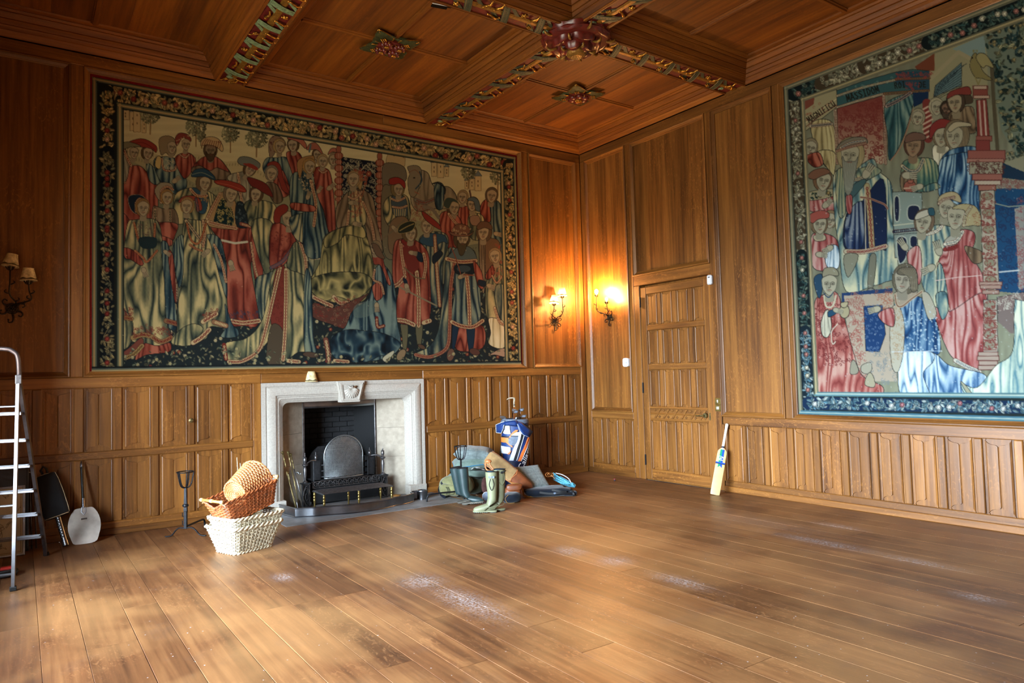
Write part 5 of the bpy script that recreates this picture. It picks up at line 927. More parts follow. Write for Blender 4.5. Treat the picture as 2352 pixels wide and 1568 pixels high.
GT = ((.30, .34, .28), (.52, .54, .44), (.74, .73, .58)); B2 = ((.05, .12, .25), (.09, .27, .44), (.55, .68, .74)); PK = ((.42, .14, .15), (.60, .26, .25), (.74, .56, .53)); TE = ((.14, .26, .30), (.33, .47, .49), (.74, .73, .58)); CR = ((.45, .45, .40), (.70, .68, .58), (.84, .82, .72)); WB = ((.13, .30, .48), (.60, .70, .76), (.86, .90, .92))
def paint_right():
    T = Tap(1780, -460, 2900, 1080, 1.0, None, 9); E = cc(1790, 0, 4.18); F = cc(1790, 350, 4.18); G = cc(1790, 600, 4.18); E1 = lambda x, y: E(x, y)[0]; F1 = lambda x, y: F(x, y)[0]; G1 = lambda x, y: G(x, y)[0]
    SK = (.62, .60, .50); T.a[:] = (.46, .47, .38); X, Y = T.X, T.Y
    T.a *= (0.9+0.2*T.nz(X/9, Y/40, 1))[..., None]
    # buildings, sky and tree at the top right
    T.fill(E(1430, 480, 1900, 330, 2000, 300, 2000, 900, 1430, 950), (.56, .54, .40), False); T.fill(E(1660, 470, 1980, 330, 1980, 600, 1830, 540), (.46, .56, .55), False); T.fill(E(1300, 640, 1490, 510, 1490, 680, 1330, 680), (.46, .22, .13), False)
    T.line(E(1450, 760, 1720, 500, 1830, 560), 9, (.60, .56, .42)); T.fill(E(1480, 930, 1500, 820, 1750, 600, 1750, 820), (.34, .46, .48), False, edge=INK)
    for k in range(9): T.line(E(1480+k*34, 940-k*38, 1560+k*30, 770-k*20), 1.0, (.08, .13, .17)); T.line(E(1490, 840+k*16, 1750, 620+k*26), 1.0, (.08, .13, .17))
    big = [(2255, 60), (2352, 20), (2900, -200), (2900, 700), (2480, 640), (2352, 380), (2300, 300)]
    T.fill(big, (.40, .46, .40), False); T.sow(big, 1500, [(.10, .22, .24), (.16, .28, .26), (.40, .46, .36), (.60, .60, .44), (.20, .34, .36)], [(.62, .58, .4)], (5, 11)); T.sow([(2258, 55), (2352, 15), (2460, -30), (2460, 330), (2352, 380), (2300, 300)], 700, [(.10, .22, .24), (.16, .28, .26), (.40, .46, .36), (.60, .60, .44), (.20, .34, .36)], [(.62, .58, .4)], (4, 9)); T.line(E(2040, 640, 2060, 1000, 2100, 1500), 9, (.32, .29, .21)); T.sow(F(2080, 0, 2350, 0, 2350, 160, 2150, 120), 90, [(.5, .52, .4), (.3, .4, .36)], [(.6, .55, .4)], (2, 5))
    # tent canopy with its lettered band
    T.fill(E(230, 1050, 330, 930, 550, 860, 560, 1020, 420, 1130, 250, 1260), (.60, .57, .42), False, edge=INK); T.fill(E(230, 960, 340, 920, 330, 1000, 240, 1060), (.50, .24, .18), False)
    T.curve(E(240, 1190, 390, 1060, 550, 950), 2.2, (.74, .70, .52)); T.curve(E(240, 1230, 390, 1110, 550, 1010), 2, (.45, .25, .18)); T.text('MAGNIFICU', E1(285, 1180), E1(545, 1010), 13, (.16, .10, .08), 1.9)
    T.fill(E(550, 870, 800, 780, 1120, 690, 1280, 665, 1440, 680, 1440, 870, 1280, 880, 1000, 900, 760, 970, 556, 1030), (.17, .34, .36), False, edge=INK); T.fill(E(1120, 690, 1440, 680, 1440, 870, 1280, 870, 1120, 800), (.12, .26, .34), False); T.band(E(556, 920, 800, 840, 1120, 765), 4, (.74, .70, .55), (.30, .3, .25), 5); T.band(E(1120, 760, 1440, 750), 4, (.50, .36, .2), (.2, .2, .2), 5); T.band(E(556, 1030, 780, 960, 1000, 900), 4, (.74, .70, .55), (.30, .3, .25), 5); T.band(E(1010, 900, 1280, 880, 1430, 870), 5, (.50, .36, .2), (.2, .2, .2), 6)
    T.text('MASSIDOM', E1(650, 975), E1(965, 880), 15, (.11, .10, .08), 2.1); T.text('ROI', E1(1105, 850), E1(1215, 835), 13, (.11, .10, .08), 2.0); T.text('DE', E1(1340, 838), E1(1412, 835), 12, (.11, .10, .08), 2.0); T.scrolls(E(600, 870, 1080, 730, 1080, 770, 610, 910), (.42, .55, .5), 60, (2, 4)); T.scrolls(E(1120, 700, 1430, 690, 1430, 740, 1130, 750), (.55, .2, .18), 50, (2, 4.5), 1.3); T.scrolls(E(1220, 790, 1330, 790, 1330, 850, 1230, 850), (.55, .2, .2), 25, (2, 4), 1.2); T.scrolls(E(240, 1090, 500, 920, 520, 960, 260, 1150), (.58, .3, .22), 26, (2, 4))
    # curtains and cloth of honour
    T.drape(E(300, 1200, 510, 1180, 530, 1568, 420, 1568), ((.38, .33, .20), (.66, .60, .40), (.76, .72, .52)), E1(420, 700), 8, 1); T.drape(F(370, 0, 530, 0, 530, 200, 500, 200), ((.38, .33, .20), (.66, .60, .40), (.76, .72, .52)), F1(450, -300), 5, 2); T.band(E(300, 1210, 500, 1190), 6, (.74, .7, .58), (.2, .18, .2), 4)
    T.fill(E(520, 1050, 560, 1040, 560, 1568, 540, 1568), (.64, .58, .48), False); T.fill(E(555, 1040, 990, 920, 1010, 1568, 570, 1568), (.50, .22, .18), False, edge=INK); g = np.clip((Y-250)/110, 0, 1); r = T.reg(E(555, 1040, 990, 920, 1010, 1700, 570, 1700)); m = T.mask(E(555, 1040, 990, 920, 1010, 1568, 570, 1568), r).astype(np.float32); T.put(r, m, (.66, .58, .48), g[r]); T.scrolls(E(565, 1060, 985, 930, 1005, 1560, 575, 1560), (.46, .16, .14), 330, (3, 7), 1.3, sm=False); T.band(E(1000, 920, 1015, 1250, 1020, 1568), 5, (.66, .58, .48), (.4, .2, .17), 6); T.band(E(540, 1060, 555, 1568), 5, (.68, .62, .5), (.4, .2, .17), 6)
    T.drape(E(1020, 1000, 1280, 900, 1270, 1060, 1180, 1340, 1060, 1540, 1040, 1300), ((.07, .17, .20), (.15, .33, .36), (.45, .56, .52)), E1(1150, 500), 9, 3); T.fill(E(1280, 890, 1430, 880, 1430, 960, 1290, 1030), (.06, .16, .30), False); T.curve(E(1285, 1050, 1180, 1380, 1070, 1540), 2.2, (.62, .42, .32)); T.band(E(1030, 1020, 1150, 960, 1260, 890), 6, (.66, .6, .55), (.1, .1, .16), 4)
    # twisted post, heads in the background
    T.line(E(1415, 990, 1430, 1330), 20, (.48, .17, .15))
    for k in range(7): T.line(E(1380, 1050+k*48, 1470, 1000+k*48), 4, (.74, .62, .54))
    T.head(E1(1330, 1130), 15, -.1, .1, skin=SK, hair=(.55, .52, .42)); T.head(E1(1510, 1030), 16, .3, .05, skin=SK, hair=(.6, .57, .46)); T.head(E1(1605, 1050), 14, .1, .1, skin=(.48, .36, .28), hair=(.2, .16, .12), beard=(.24, .2, .16, 1.4)); T.drape(E(1640, 1080, 1840, 1020, 1880, 1150, 1870, 1280, 1660, 1240), BR, E1(1740, 800), 5, 4); T.fill(E(1700, 930, 1800, 880, 1860, 980, 1720, 1000), (.28, .22, .16), edge=INK); T.head(E1(1690, 985), 20, -.3, -.1, skin=(.60, .54, .42), hair=(.26, .2, .15)); T.fill(E(1610, 950, 1640, 880, 1800, 830, 1840, 870, 1830, 910, 1700, 910), (.50, .18, .15), edge=INK)
    T.drape(E(1480, 1400, 1640, 1380, 1560, 1568, 1490, 1568), CR, E1(1550, 1200), 4, 5); T.head(E1(1560, 1310), 21, -.2, .05, skin=SK, hair=(.45, .38, .28)); T.fill(E(1440, 1300, 1460, 1200, 1560, 1140, 1690, 1180, 1640, 1220, 1520, 1240, 1460, 1330), (.52, .16, .15), edge=INK); T.head(E1(1690, 1310), 24, -.6, -.05, skin=SK, hair=(.44, .38, .28), hl=1.15); T.fill(E(1620, 1230, 1690, 1170, 1820, 1180, 1840, 1210, 1720, 1220, 1640, 1270), (.66, .62, .5), edge=INK)
    T.drape(E(1640, 1440, 1880, 1410, 1900, 1568, 1560, 1568), B2, E1(1760, 1000), 6, 6); T.drape(F(1530, 130, 1620, 30, 1900, 20, 1920, 330, 1900, 700, 1700, 500, 1540, 430), B2, F1(1750, -400), 10, 7, 2.0)
    # left column of onlookers
    T.head(E1(300, 1420), 16, .3, .2, skin=SK, hair=(.5, .45, .35)); T.drape(F(255, 40, 380, 0, 420, 110, 330, 140), RD, F1(330, -100), 4, 8)
    T.drape(F(270, 430, 520, 400, 520, 560, 290, 560), PK, F1(400, 100), 7, 9); T.fill(F(290, 380, 510, 350, 515, 420, 290, 460), (.58, .54, .40), edge=INK); T.sow(F(300, 390, 500, 360, 505, 415, 300, 450), 40, [(.1, .26, .28), (.2, .36, .3)], [(.6, .5, .3)], (2, 4)); T.head(F1(420, 270), 20, .4, .15, skin=SK, hair=(.42, .3, .2)); T.fill(F(270, 230, 330, 170, 430, 150, 490, 190, 400, 230, 330, 260), (.46, .30, .22), edge=INK)
    T.drape(F(310, 800, 450, 780, 560, 860, 560, 1100, 330, 1110), PK, F1(420, 400), 7, 10); T.fill(F(330, 800, 430, 790, 440, 840, 350, 850), (.66, .62, .5), edge=INK); T.drape(F(440, 920, 560, 900, 570, 1100, 460, 1100), WB, F1(500, 600), 5, 11); T.hand(F1(480, 920), 2.6, 17, SK); T.hand(F1(390, 980), .1, 17, SK); T.head(F1(490, 650), 16, .2, .2, skin=SK, hair=(.5, .42, .3)); T.head(F1(385, 690), 19, .3, 0, skin=SK, hair=(.42, .34, .24)); T.fill(F(285, 640, 300, 590, 400, 555, 475, 580, 470, 630, 380, 640, 320, 680), (.62, .28, .24), edge=INK); T.hand(F1(450, 500), -.7, 18, SK)
    # canopy king with the hat and long beard
    KC = ((.16, .24, .24), (.38, .46, .40), (.70, .66, .46)); T.drape(F(520, 230, 620, 150, 760, 130, 900, 60, 960, 180, 1080, 320, 1090, 700, 1140, 1150, 1000, 1250, 900, 1280, 640, 1330, 570, 900, 530, 600), TE, F1(780, -400), 11, 12); T.drape(F(540, 210, 640, 180, 640, 560, 570, 600), KC, F1(590, -200), 4, 13)
    T.fill(F(640, 600, 800, 460, 1000, 260, 1030, 880, 960, 930, 640, 940), (.07, .13, .27), edge=INK); T.drape(F(650, 600, 800, 480, 800, 900, 640, 910), ((.05, .08, .18), (.09, .17, .34), (.45, .5, .56)), F1(740, 0), 4, 14); T.band(F(840, 320, 870, 600, 890, 920), 12, (.60, .55, .38), (.5, .18, .15), 12); T.band(F(640, 950, 820, 950, 1020, 900), 10, (.66, .62, .5), (.5, .2, .18), 9); T.line(F(820, 330, 830, 930), 2.2, (.74, .7, .58)); T.fill(F(870, 1000, 930, 1000, 900, 1290, 850, 1290), (.42, .42, .35), edge=INK); T.fill(F(620, 990, 760, 990, 660, 1200), (.48, .48, .4), edge=INK); T.ell(F1(880, 1380), 13, 18, (.46, .46, .4), 0, edge=INK)
    T.drape(F(740, 180, 880, 130, 980, 180, 860, 260, 780, 300), KC, F1(840, -100), 4, 15); T.band(F(660, 270, 780, 250, 860, 200), 6, (.68, .64, .5), (.3, .3, .28), 6); T.hand(F1(840, 200), -1.0, 24, SK); T.fill(F(640, 370, 790, 260, 830, 290, 700, 440, 650, 450), (.22, .34, .36), edge=INK); T.drape(F(640, 420, 700, 420, 690, 580, 650, 570), PK, F1(670, 200), 3, 16); T.curve(F(780, 430, 860, 440, 940, 470, 1010, 500, 1040, 540), 4.5, (.62, .48, .38)); T.curve(F(780, 430, 860, 440, 940, 470, 1010, 500, 1040, 540), 1.6, (.40, .18, .15))
    T.head(E1(680, 1490), 26, -.15, .05, skin=SK, hair=(.58, .52, .36), beard=(.46, .47, .42, 3.2), hl=1.15); T.fill(E(540, 1450, 590, 1370, 700, 1320, 820, 1320, 845, 1375, 760, 1400, 620, 1425), (.44, .42, .36), edge=INK); T.band(E(590, 1420, 690, 1370, 820, 1350), 5, (.7, .66, .54), (.1, .16, .3), 6); T.band(E(550, 1450, 680, 1410, 830, 1375), 4, (.62, .5, .4), (.4, .18, .15), 6)
    # bishop-like attendant with the jar
    T.drape(F(1180, 110, 1280, 60, 1460, 60, 1530, 160, 1500, 330, 1380, 380, 1190, 330), ((.10, .22, .22), (.22, .38, .34), (.60, .60, .42)), F1(1340, -200), 7, 17); T.drape(F(1170, 200, 1300, 180, 1310, 360, 1180, 370), BR, F1(1240, -100), 5, 18); T.band(F(1180, 130, 1250, 180, 1330, 170, 1380, 70), 7, (.7, .66, .52), (.2, .25, .3), 6); T.head(E1(1290, 1400), 22, -.2, .05, skin=(.56, .45, .34), hair=(.32, .2, .15)); T.fill(E(1210, 1370, 1220, 1300, 1300, 1270, 1390, 1290, 1400, 1340, 1300, 1350), (.42, .30, .25), edge=INK); T.hand(F1(1230, 220), 0, 22, SK); T.ell(F1(1255, 330), 14, 14, (.56, .28, .22), edge=INK); T.line(F(1200, 345, 1310, 340), 4, (.7, .55, .45)); T.fill(F(1230, 265, 1290, 265, 1280, 295, 1240, 295), (.6, .32, .25), False, edge=INK); T.hand(F1(1340, 330), 2.8, 18, SK); T.drape(F(1390, 330, 1500, 290, 1540, 340, 1400, 380), ((.10, .22, .25), (.2, .36, .38), (.6, .6, .44)), F1(1450, 100), 4, 19)
    # traceried chest
    T.fill(F(1085, 380, 1200, 375, 1370, 390, 1370, 680, 1390, 770, 1100, 790), (.46, .53, .50), False, edge=INK); T.fill(F(1100, 790, 1350, 770, 1350, 1010, 1110, 1010), (.46, .52, .49), False, edge=INK)
    for pts in (F(1105, 440, 1150, 440, 1150, 640, 1110, 640), F(1240, 520, 1340, 520, 1340, 640, 1240, 640), F(1130, 830, 1220, 830, 1220, 1000, 1150, 1060), F(1260, 810, 1320, 810, 1320, 900, 1260, 900)):
        T.fill(pts, (.09, .12, .22), edge=(.62, .66, .6), ew=2.5)
    T.band(F(1100, 760, 1240, 745, 1390, 730), 6, (.1, .13, .22), (.6, .64, .58), 8); T.line(F(1100, 700, 1380, 670), 3, (.66, .68, .58))
    # blue-robed youth and two ladies
    T.drape(F(1330, 800, 1480, 700, 1660, 720, 1680, 800, 1560, 1000, 1540, 1500, 1380, 1290, 1360, 1060), TE, F1(1500, 100), 8, 20); T.drape(F(1230, 960, 1340, 900, 1370, 1100, 1340, 1270, 1250, 1100), PK, F1(1300, 500), 4, 21); T.hand(F1(1200, 900), -2.2, 20, SK); T.band(F(1390, 790, 1500, 760, 1560, 710), 6, CR[2], (.3, .3, .3), 9); T.head(F1(1385, 670), 22, -.3, .15, skin=SK, hair=(.40, .32, .24)); T.fill(F(1300, 640, 1330, 580, 1430, 545, 1480, 560, 1440, 600, 1340, 640), (.68, .66, .58), edge=INK); T.fill(F(1430, 540, 1480, 535, 1490, 600, 1440, 600), (.14, .30, .36), edge=INK)
    T.fill(F(1520, 500, 1540, 420, 1640, 375, 1720, 400, 1745, 480, 1640, 450, 1570, 470, 1560, 530), (.64, .58, .42), edge=INK); T.head(F1(1600, 530), 21, 0, .15, skin=SK, hair=None); T.band(F(1530, 490, 1580, 450, 1680, 430), 5, (.66, .62, .5), (.4, .2, .2), 6)
    T.drape(F(1540, 1010, 1640, 830, 1740, 740, 1860, 760, 1880, 850, 1830, 1000, 1900, 1080, 1970, 1240, 1980, 1568, 1600, 1568, 1560, 1300, 1520, 1120), PK, F1(1750, 300), 9, 22, 2.2); T.drape(G(1480, 450, 1640, 480, 1960, 300, 1980, 600, 1930, 1010, 1700, 950, 1590, 800), PK, G1(1750, -600), 9, 23, 1.8); T.drape(F(1780, 900, 1960, 960, 1960, 1040, 1860, 1060), BR, F1(1870, 500), 4, 24); T.fill(F(1600, 830, 1730, 750, 1760, 780, 1700, 880, 1590, 890), (.60, .60, .54), edge=INK); T.band(F(1590, 880, 1700, 850, 1760, 760), 7, CR[2], (.25, .3, .32), 8); T.band(F(1590, 930, 1660, 920, 1700, 900), 8, (.52, .16, .15), (.4, .12, .12), 9); T.head(F1(1700, 620), 25, -.35, .05, skin=SK, hair=None); T.fill(F(1660, 540, 1740, 495, 1870, 510, 1930, 600, 1930, 700, 1860, 700, 1760, 700, 1780, 560), (.62, .57, .40), edge=INK); T.band(F(1770, 700, 1790, 600, 1840, 520), 6, (.68, .64, .5), (.3, .28, .2), 8); T.scrolls(F(1860, 560, 1930, 610, 1930, 690, 1870, 690), (.55, .3, .2), 12, (3, 5)); T.hand(F1(1530, 940), -1.9, 22, SK); T.band(F(1530, 1070, 1570, 1300, 1620, 1500), 8, (.62, .60, .48), (.5, .25, .22), 9); T.hand(F1(1450, 1110), 2.7, 22, SK); T.drape(F(1510, 1150, 1560, 1080, 1620, 1400, 1590, 1568, 1540, 1500), TE, F1(1560, 700), 3, 25); T.drape(G(1500, 330, 1600, 300, 1620, 470, 1560, 555), TE, G1(1550, 0), 3, 26)
    T.band(G(1690, 950, 1800, 1010, 1920, 1060), 9, (.70, .69, .62), (.4, .42, .45), 10)
    # damask hanging, right of the column
    T.fill(F(2070, 350, 2352, 330, 3400, 330, 3400, 1480, 2080, 1330), (.07, .25, .42), False); T.scrolls(F(2080, 400, 3200, 340, 3200, 1400, 2090, 1300), (.10, .17, .32), 420, (4, 10), 1.8, sm=False); T.fill(F(2080, 250, 2352, 270, 2352, 350, 2090, 340), (.50, .50, .44), False); T.scrolls(F(2090, 260, 2352, 275, 2352, 345, 2100, 340), (.48, .26, .24), 70, (3, 6)); T.fill(F(2130, 90, 2352, 190, 2352, 270, 2130, 240), (.08, .18, .28), False); T.fill(F(2260, 540, 2352, 510, 2352, 1300, 2300, 1320), (.52, .52, .50), False); T.scrolls(F(2265, 545, 2350, 520, 2350, 1300, 2305, 1310), (.55, .25, .26), 90, (3, 7)); T.fill(F(2150, 100, 2352, 30, 2352, 190), (.52, .52, .42), False); T.line(F(2100, 1150, 2300, 1130), 3.2, (.70, .74, .74)); T.line(F(2070, 490, 2200, 520, 2352, 510), 2.5, (.5, .56, .5))
    T.fill(F(2090, 1390, 2352, 1340, 2352, 1568, 2100, 1568), (.46, .38, .36), False, edge=INK); T.scrolls(F(2100, 1400, 2350, 1350, 2350, 1560, 2110, 1560), (.66, .64, .58), 70, (3, 7), 1.4); T.fill(G(2100, 480, 2352, 430, 2300, 700, 2220, 690, 2100, 580), (.44, .38, .36), False)
    # carved column with the bird
    def drum(c_, w_, h_, col=(.60, .56, .48)): T.fill([(c_[0]-w_/2, c_[1]-h_/2), (c_[0]+w_/2, c_[1]-h_/2), (c_[0]+w_/2, c_[1]+h_/2), (c_[0]-w_/2, c_[1]+h_/2)], col, False, edge=(.35, .14, .12), ew=1.4)
    T.fill(E(1890, 960, 1990, 950, 2020, 1300, 1900, 1310), (.50, .18, .16), False, edge=INK); T.line(E(1920, 970, 1940, 1300), 4, (.72, .62, .56)); T.line(E(1965, 970, 1985, 1300), 4, (.72, .62, .56)); drum(E1(1930, 880), 34, 26, (.52, .24, .2)); drum(E1(1930, 840), 30, 8, (.7, .6, .52)); drum(E1(1940, 930), 36, 7, (.7, .58, .5)); drum(E1(1965, 1330), 36, 12, (.55, .28, .24)); drum(E1(1955, 1400), 32, 26, (.50, .2, .18)); drum(E1(1990, 1490), 86, 22, (.56, .3, .26)); drum(F1(1980, 80), 84, 10, (.62, .42, .36))
    drum(F1(1985, 150), 76, 28, (.56, .55, .46)); T.scrolls(F(1840, 100, 2130, 100, 2120, 200, 1850, 210), (.32, .16, .14), 60, (3, 6), 1.4); drum(F1(1995, 235), 68, 14, (.58, .34, .29)); drum(F1(2000, 290), 60, 10, (.68, .62, .54)); drum(F1(1995, 340), 40, 12, (.58, .36, .3))
    T.fill(F(1930, 370, 2060, 360, 2110, 1260, 1960, 1270), (.62, .58, .50), False, edge=INK); T.fill(G(1960, 370, 2090, 370, 2100, 900, 1960, 900), (.60, .58, .52), False, edge=INK)
    for k, yy in enumerate(range(420, 1260, 80)):
        c_ = F1(1995+(yy-420)*.045, yy)
        if k % 2 == 0: T.ell(c_, 12, 8, (.50, .48, .38), edge=(.4, .18, .15)); T.scrolls([(c_[0]-9, c_[1]-6), (c_[0]+9, c_[1]-6), (c_[0]+9, c_[1]+6), (c_[0]-9, c_[1]+6)], (.5, .22, .18), 14, (1, 2))
        else: T.scrolls([(c_[0]-14, c_[1]-9), (c_[0]+14, c_[1]-9), (c_[0]+14, c_[1]+9), (c_[0]-14, c_[1]+9)], (.48, .2, .17), 26, (2, 4), 1.4); T.line([(c_[0]-15, c_[1]+9), (c_[0]+15, c_[1]+8)], 2.2, (.45, .2, .17))
    for k, yy in enumerate(range(420, 880, 95)):
        c_ = G1(2020, yy); T.ell(c_, 12, 9, (.50, .48, .40), edge=(.4, .18, .15)); T.scrolls([(c_[0]-14, c_[1]-9), (c_[0]+14, c_[1]-9), (c_[0]+14, c_[1]+9), (c_[0]-14, c_[1]+9)], (.48, .2, .17), 22, (2, 4), 1.3); T.line([(c_[0]-15, c_[1]+12), (c_[0]+15, c_[1]+12)], 2.2, (.45, .2, .17))
    for yy in (1260, 1290, 1340): drum(F1(2030, yy), (52, 48, 38)[(yy > 1270)+(yy > 1300)], 9, (.60, .48, .42))
    for yy in (890, 930, 975, 1020): drum(G1(2005, yy), (46, 50, 44, 46)[(yy-880)//40 if yy < 1000 else 3], 10, (.60, .52, .46))
    T.fill(E(1830, 640, 1850, 540, 1890, 510, 1920, 600, 1960, 690, 2040, 760, 2000, 770, 1940, 750, 1880, 740), (.50, .46, .26), edge=INK); T.fill(E(1890, 560, 1920, 510, 1990, 530, 2060, 650, 1990, 630, 1950, 650), (.58, .54, .34), edge=INK); T.line(E(1880, 740, 1910, 810, 1940, 740), 2.5, (.50, .46, .26)); T.ell(E1(1850, 555), 2, 2, INK)
    for q in range(5): T.line([E1(1865+q*8, 510), E1(1858+q*11, 480)], 1.2, (.5, .44, .2))
    # kneeling figures at the bottom
    T.fill(F(600, 1350, 1090, 1300, 1090, 1568, 600, 1568), (.10, .20, .38), False); T.fill(G(620, 330, 1090, 300, 1130, 1150, 700, 1150), (.62, .56, .48), False); T.fill(G(810, 430, 990, 420, 1020, 700, 960, 870, 830, 860), (.07, .20, .40), False, edge=INK); T.scrolls(G(620, 340, 810, 330, 830, 1150, 680, 1150), (.58, .3, .26), 130, (3, 7), 1.2, sm=False); T.scrolls(G(880, 880, 1140, 880, 1140, 1150, 900, 1150), (.40, .44, .46), 60, (3, 6)); T.scrolls(F(680, 1360, 800, 1350, 800, 1470, 680, 1480), (.55, .35, .3), 30, (3, 6)); T.scrolls(F(930, 1300, 1080, 1320, 1060, 1500, 960, 1480), (.6, .3, .2), 45, (3, 6)); T.scrolls(G(820, 450, 1000, 440, 960, 860, 840, 850), (.35, .45, .58), 60, (2, 4))
    T.drape(G(335, 420, 420, 320, 560, 310, 640, 600, 720, 900, 800, 1100, 990, 1200, 960, 1290, 700, 1300, 380, 1270, 350, 900), ((.44, .14, .13), (.60, .28, .25), (.72, .54, .48)), G1(480, -300), 9, 27, 2.4); T.scrolls(G(340, 450, 560, 340, 700, 900, 520, 1000, 370, 900), (.40, .12, .12), 200, (2, 5), 1.2); T.drape(G(400, 590, 440, 480, 480, 480, 500, 640, 460, 730, 410, 700), CR, G1(450, 300), 4, 28); T.curve(G(430, 330, 450, 430, 510, 430, 545, 330), 4, (.70, .68, .56)); T.fill(G(470, 480, 540, 460, 545, 500, 475, 535), (.10, .26, .38), edge=INK); T.ell(G1(625, 480), 11, 15, (.60, .56, .42), 0, edge=INK); T.fill(G(590, 400, 660, 390, 640, 440, 600, 440), (.62, .58, .44), edge=INK); T.hand(G1(550, 470), .3, 15, SK); T.curve(G(560, 600, 500, 680, 510, 790, 540, 770), 2, (.74, .72, .62))
    T.fill(G(330, 170, 400, 120, 420, 200, 400, 330, 370, 340), (.12, .25, .36), edge=INK); T.head(G1(480, 220), 22, .1, 0, skin=SK, hair=None); T.fill(G(415, 110, 440, 65, 520, 60, 565, 100, 560, 140, 480, 130, 420, 150), (.52, .50, .40), edge=INK); T.fill(G(420, 290, 470, 340, 520, 290, 500, 330, 475, 350, 440, 330), (.10, .22, .34))
    T.fill(G(690, 970, 720, 950, 760, 1040, 740, 1080, 680, 1075), (.52, .50, .42), edge=INK); T.fill(G(790, 1000, 870, 970, 890, 1030, 850, 1080, 790, 1060), (.58, .56, .48), edge=INK); T.fill(G(820, 1180, 850, 1080, 890, 1080, 920, 1170, 900, 1210), (.58, .55, .44), edge=INK)
    T.drape(G(1100, 430, 1200, 330, 1380, 360, 1500, 560, 1540, 880, 1300, 900, 1180, 880, 1080, 800), ((.05, .14, .30), (.10, .28, .48), (.50, .62, .70)), G1(1280, -100), 7, 29, 2.2); T.drape(G(1150, 940, 1200, 870, 1480, 880, 1640, 1000, 1960, 1080, 1960, 1180, 1700, 1300, 1450, 1310, 1180, 1260), ((.10, .26, .46), (.28, .44, .60), (.70, .78, .82)), G1(1250, 400), 7, 30, 2.2); T.drape(G(1150, 930, 1210, 870, 1460, 870, 1480, 960, 1380, 1080, 1440, 1310, 1170, 1290), WB, G1(1270, 500), 5, 31, 2.0); T.fill(G(1080, 450, 1150, 440, 1200, 600, 1190, 870, 1140, 1060, 1080, 1000, 1060, 700), (.64, .62, .54), edge=INK); T.scrolls(G(1085, 460, 1150, 450, 1190, 600, 1180, 860, 1090, 980), (.60, .46, .32), 50, (3, 6)); T.drape(G(950, 500, 1090, 450, 1100, 620, 1000, 590), PK, G1(1040, 300), 4, 32); T.fill(G(1370, 300, 1440, 320, 1510, 500, 1440, 560, 1390, 430), (.62, .60, .52), edge=INK); T.fill(G(1110, 300, 1220, 280, 1330, 290, 1200, 430, 1120, 420), (.58, .52, .44), edge=INK); T.curve(G(1110, 320, 1130, 420, 1180, 430, 1270, 360, 1370, 290), 6, (.66, .60, .48)); T.curve(G(1110, 320, 1130, 420, 1180, 430, 1270, 360, 1370, 290), 1.8, (.40, .2, .16)); T.hand(G1(930, 460), 2.9, 19, SK); T.scrolls(G(1200, 500, 1500, 500, 1520, 860, 1240, 860), (.62, .70, .74), 120, (1, 2.5), 1.2)
    T.head(G1(1195, 180), 25, -.45, .08, skin=(.58, .55, .47), hair=(.36, .33, .26), hl=1.1); T.fill(G(1130, 110, 1160, 65, 1250, 55, 1310, 80, 1330, 260, 1270, 290, 1240, 150, 1160, 130), (.37, .34, .27), edge=INK)
    for q in range(8): T.curve(G(1160+q*20, 80, 1230+q*13, 150, 1260+q*9, 270), .9, (.5, .47, .38))
    T.drape(G(1740, 1170, 1900, 1210, 2080, 1000, 2240, 860, 2260, 400, 2352, 380, 3300, 500, 3300, 1400, 2200, 1330, 1850, 1330), ((.20, .42, .52), (.56, .66, .62), (.82, .84, .74)), G1(2350, -200), 7, 33, 2.4); T.fill(G(1740, 1160, 1790, 1190, 1890, 1330, 1850, 1340), (.56, .56, .46), edge=INK)
    T.line(F(1500, 1230, 1700, 1200, 1940, 1180), 1.8, (.78, .66, .62)); T.line(G(1080, 870, 1560, 860), 1.5, (.70, .76, .8)); T.sow(G(360, 1260, 3200, 1330, 3200, 1345, 360, 1300), 150, [(.62, .64, .54), (.2, .34, .4)], [(.7, .7, .6)], (4, 8))
    T.wear(500, (.66, .70, .70), (.5, 1.5), (1850, 420, 2400, 910))
    # borders
    yl, yr, zt, zb = -3.562, -7.0, 4.70, 0.972
    def P_(y, z): return project((0.02, y, z))
    def seg(a, b, n=40): return [P_(lerp(a[0], b[0], k/n), lerp(a[1], b[1], k/n)) for k in range(n+1)]
    def strip(i0, i1, col, sides='ltb'):
        e = .5*(i0+i1)
        for s_ in sides:
            a, b = {'l': ((yl-e, zb+i0), (yl-e, zt-i0)), 't': ((yl-i0, zt-e), (yr, zt-e)), 'b': ((yl-i0, zb+e), (yr, zb+e))}[s_]; L = seg(a, b)
            for k in range(40):
                mm = (lerp(a[0], b[0], (k+.5)/40), lerp(a[1], b[1], (k+.5)/40)); d = ((i1-i0)/2, 0) if s_ == 'l' else (0, (i1-i0)/2); p, q = P_(mm[0]-d[0], mm[1]-d[1]), P_(mm[0]+d[0], mm[1]+d[1]); L2 = L[k:k+2]
                T.line(L2, abs(p[0]-q[0])+.4 if s_ == 'l' else math.hypot(p[0]-q[0], p[1]-q[1])*.95+.4, col)
    strip(.0, .25, (.10, .14, .14))
    m_ = .125; gl = [(.64, .62, .50), (.54, .55, .44), (.70, .68, .56)]; gd = [(.18, .32, .32), (.28, .40, .36), (.44, .50, .42)]; gb = [(.40, .54, .58), (.28, .46, .54), (.62, .68, .66)]; f1 = [(.64, .40, .36), (.74, .72, .62)]; br = (.26, .21, .14); dk = (.06, .10, .11); nb = (.05, .14, .26)
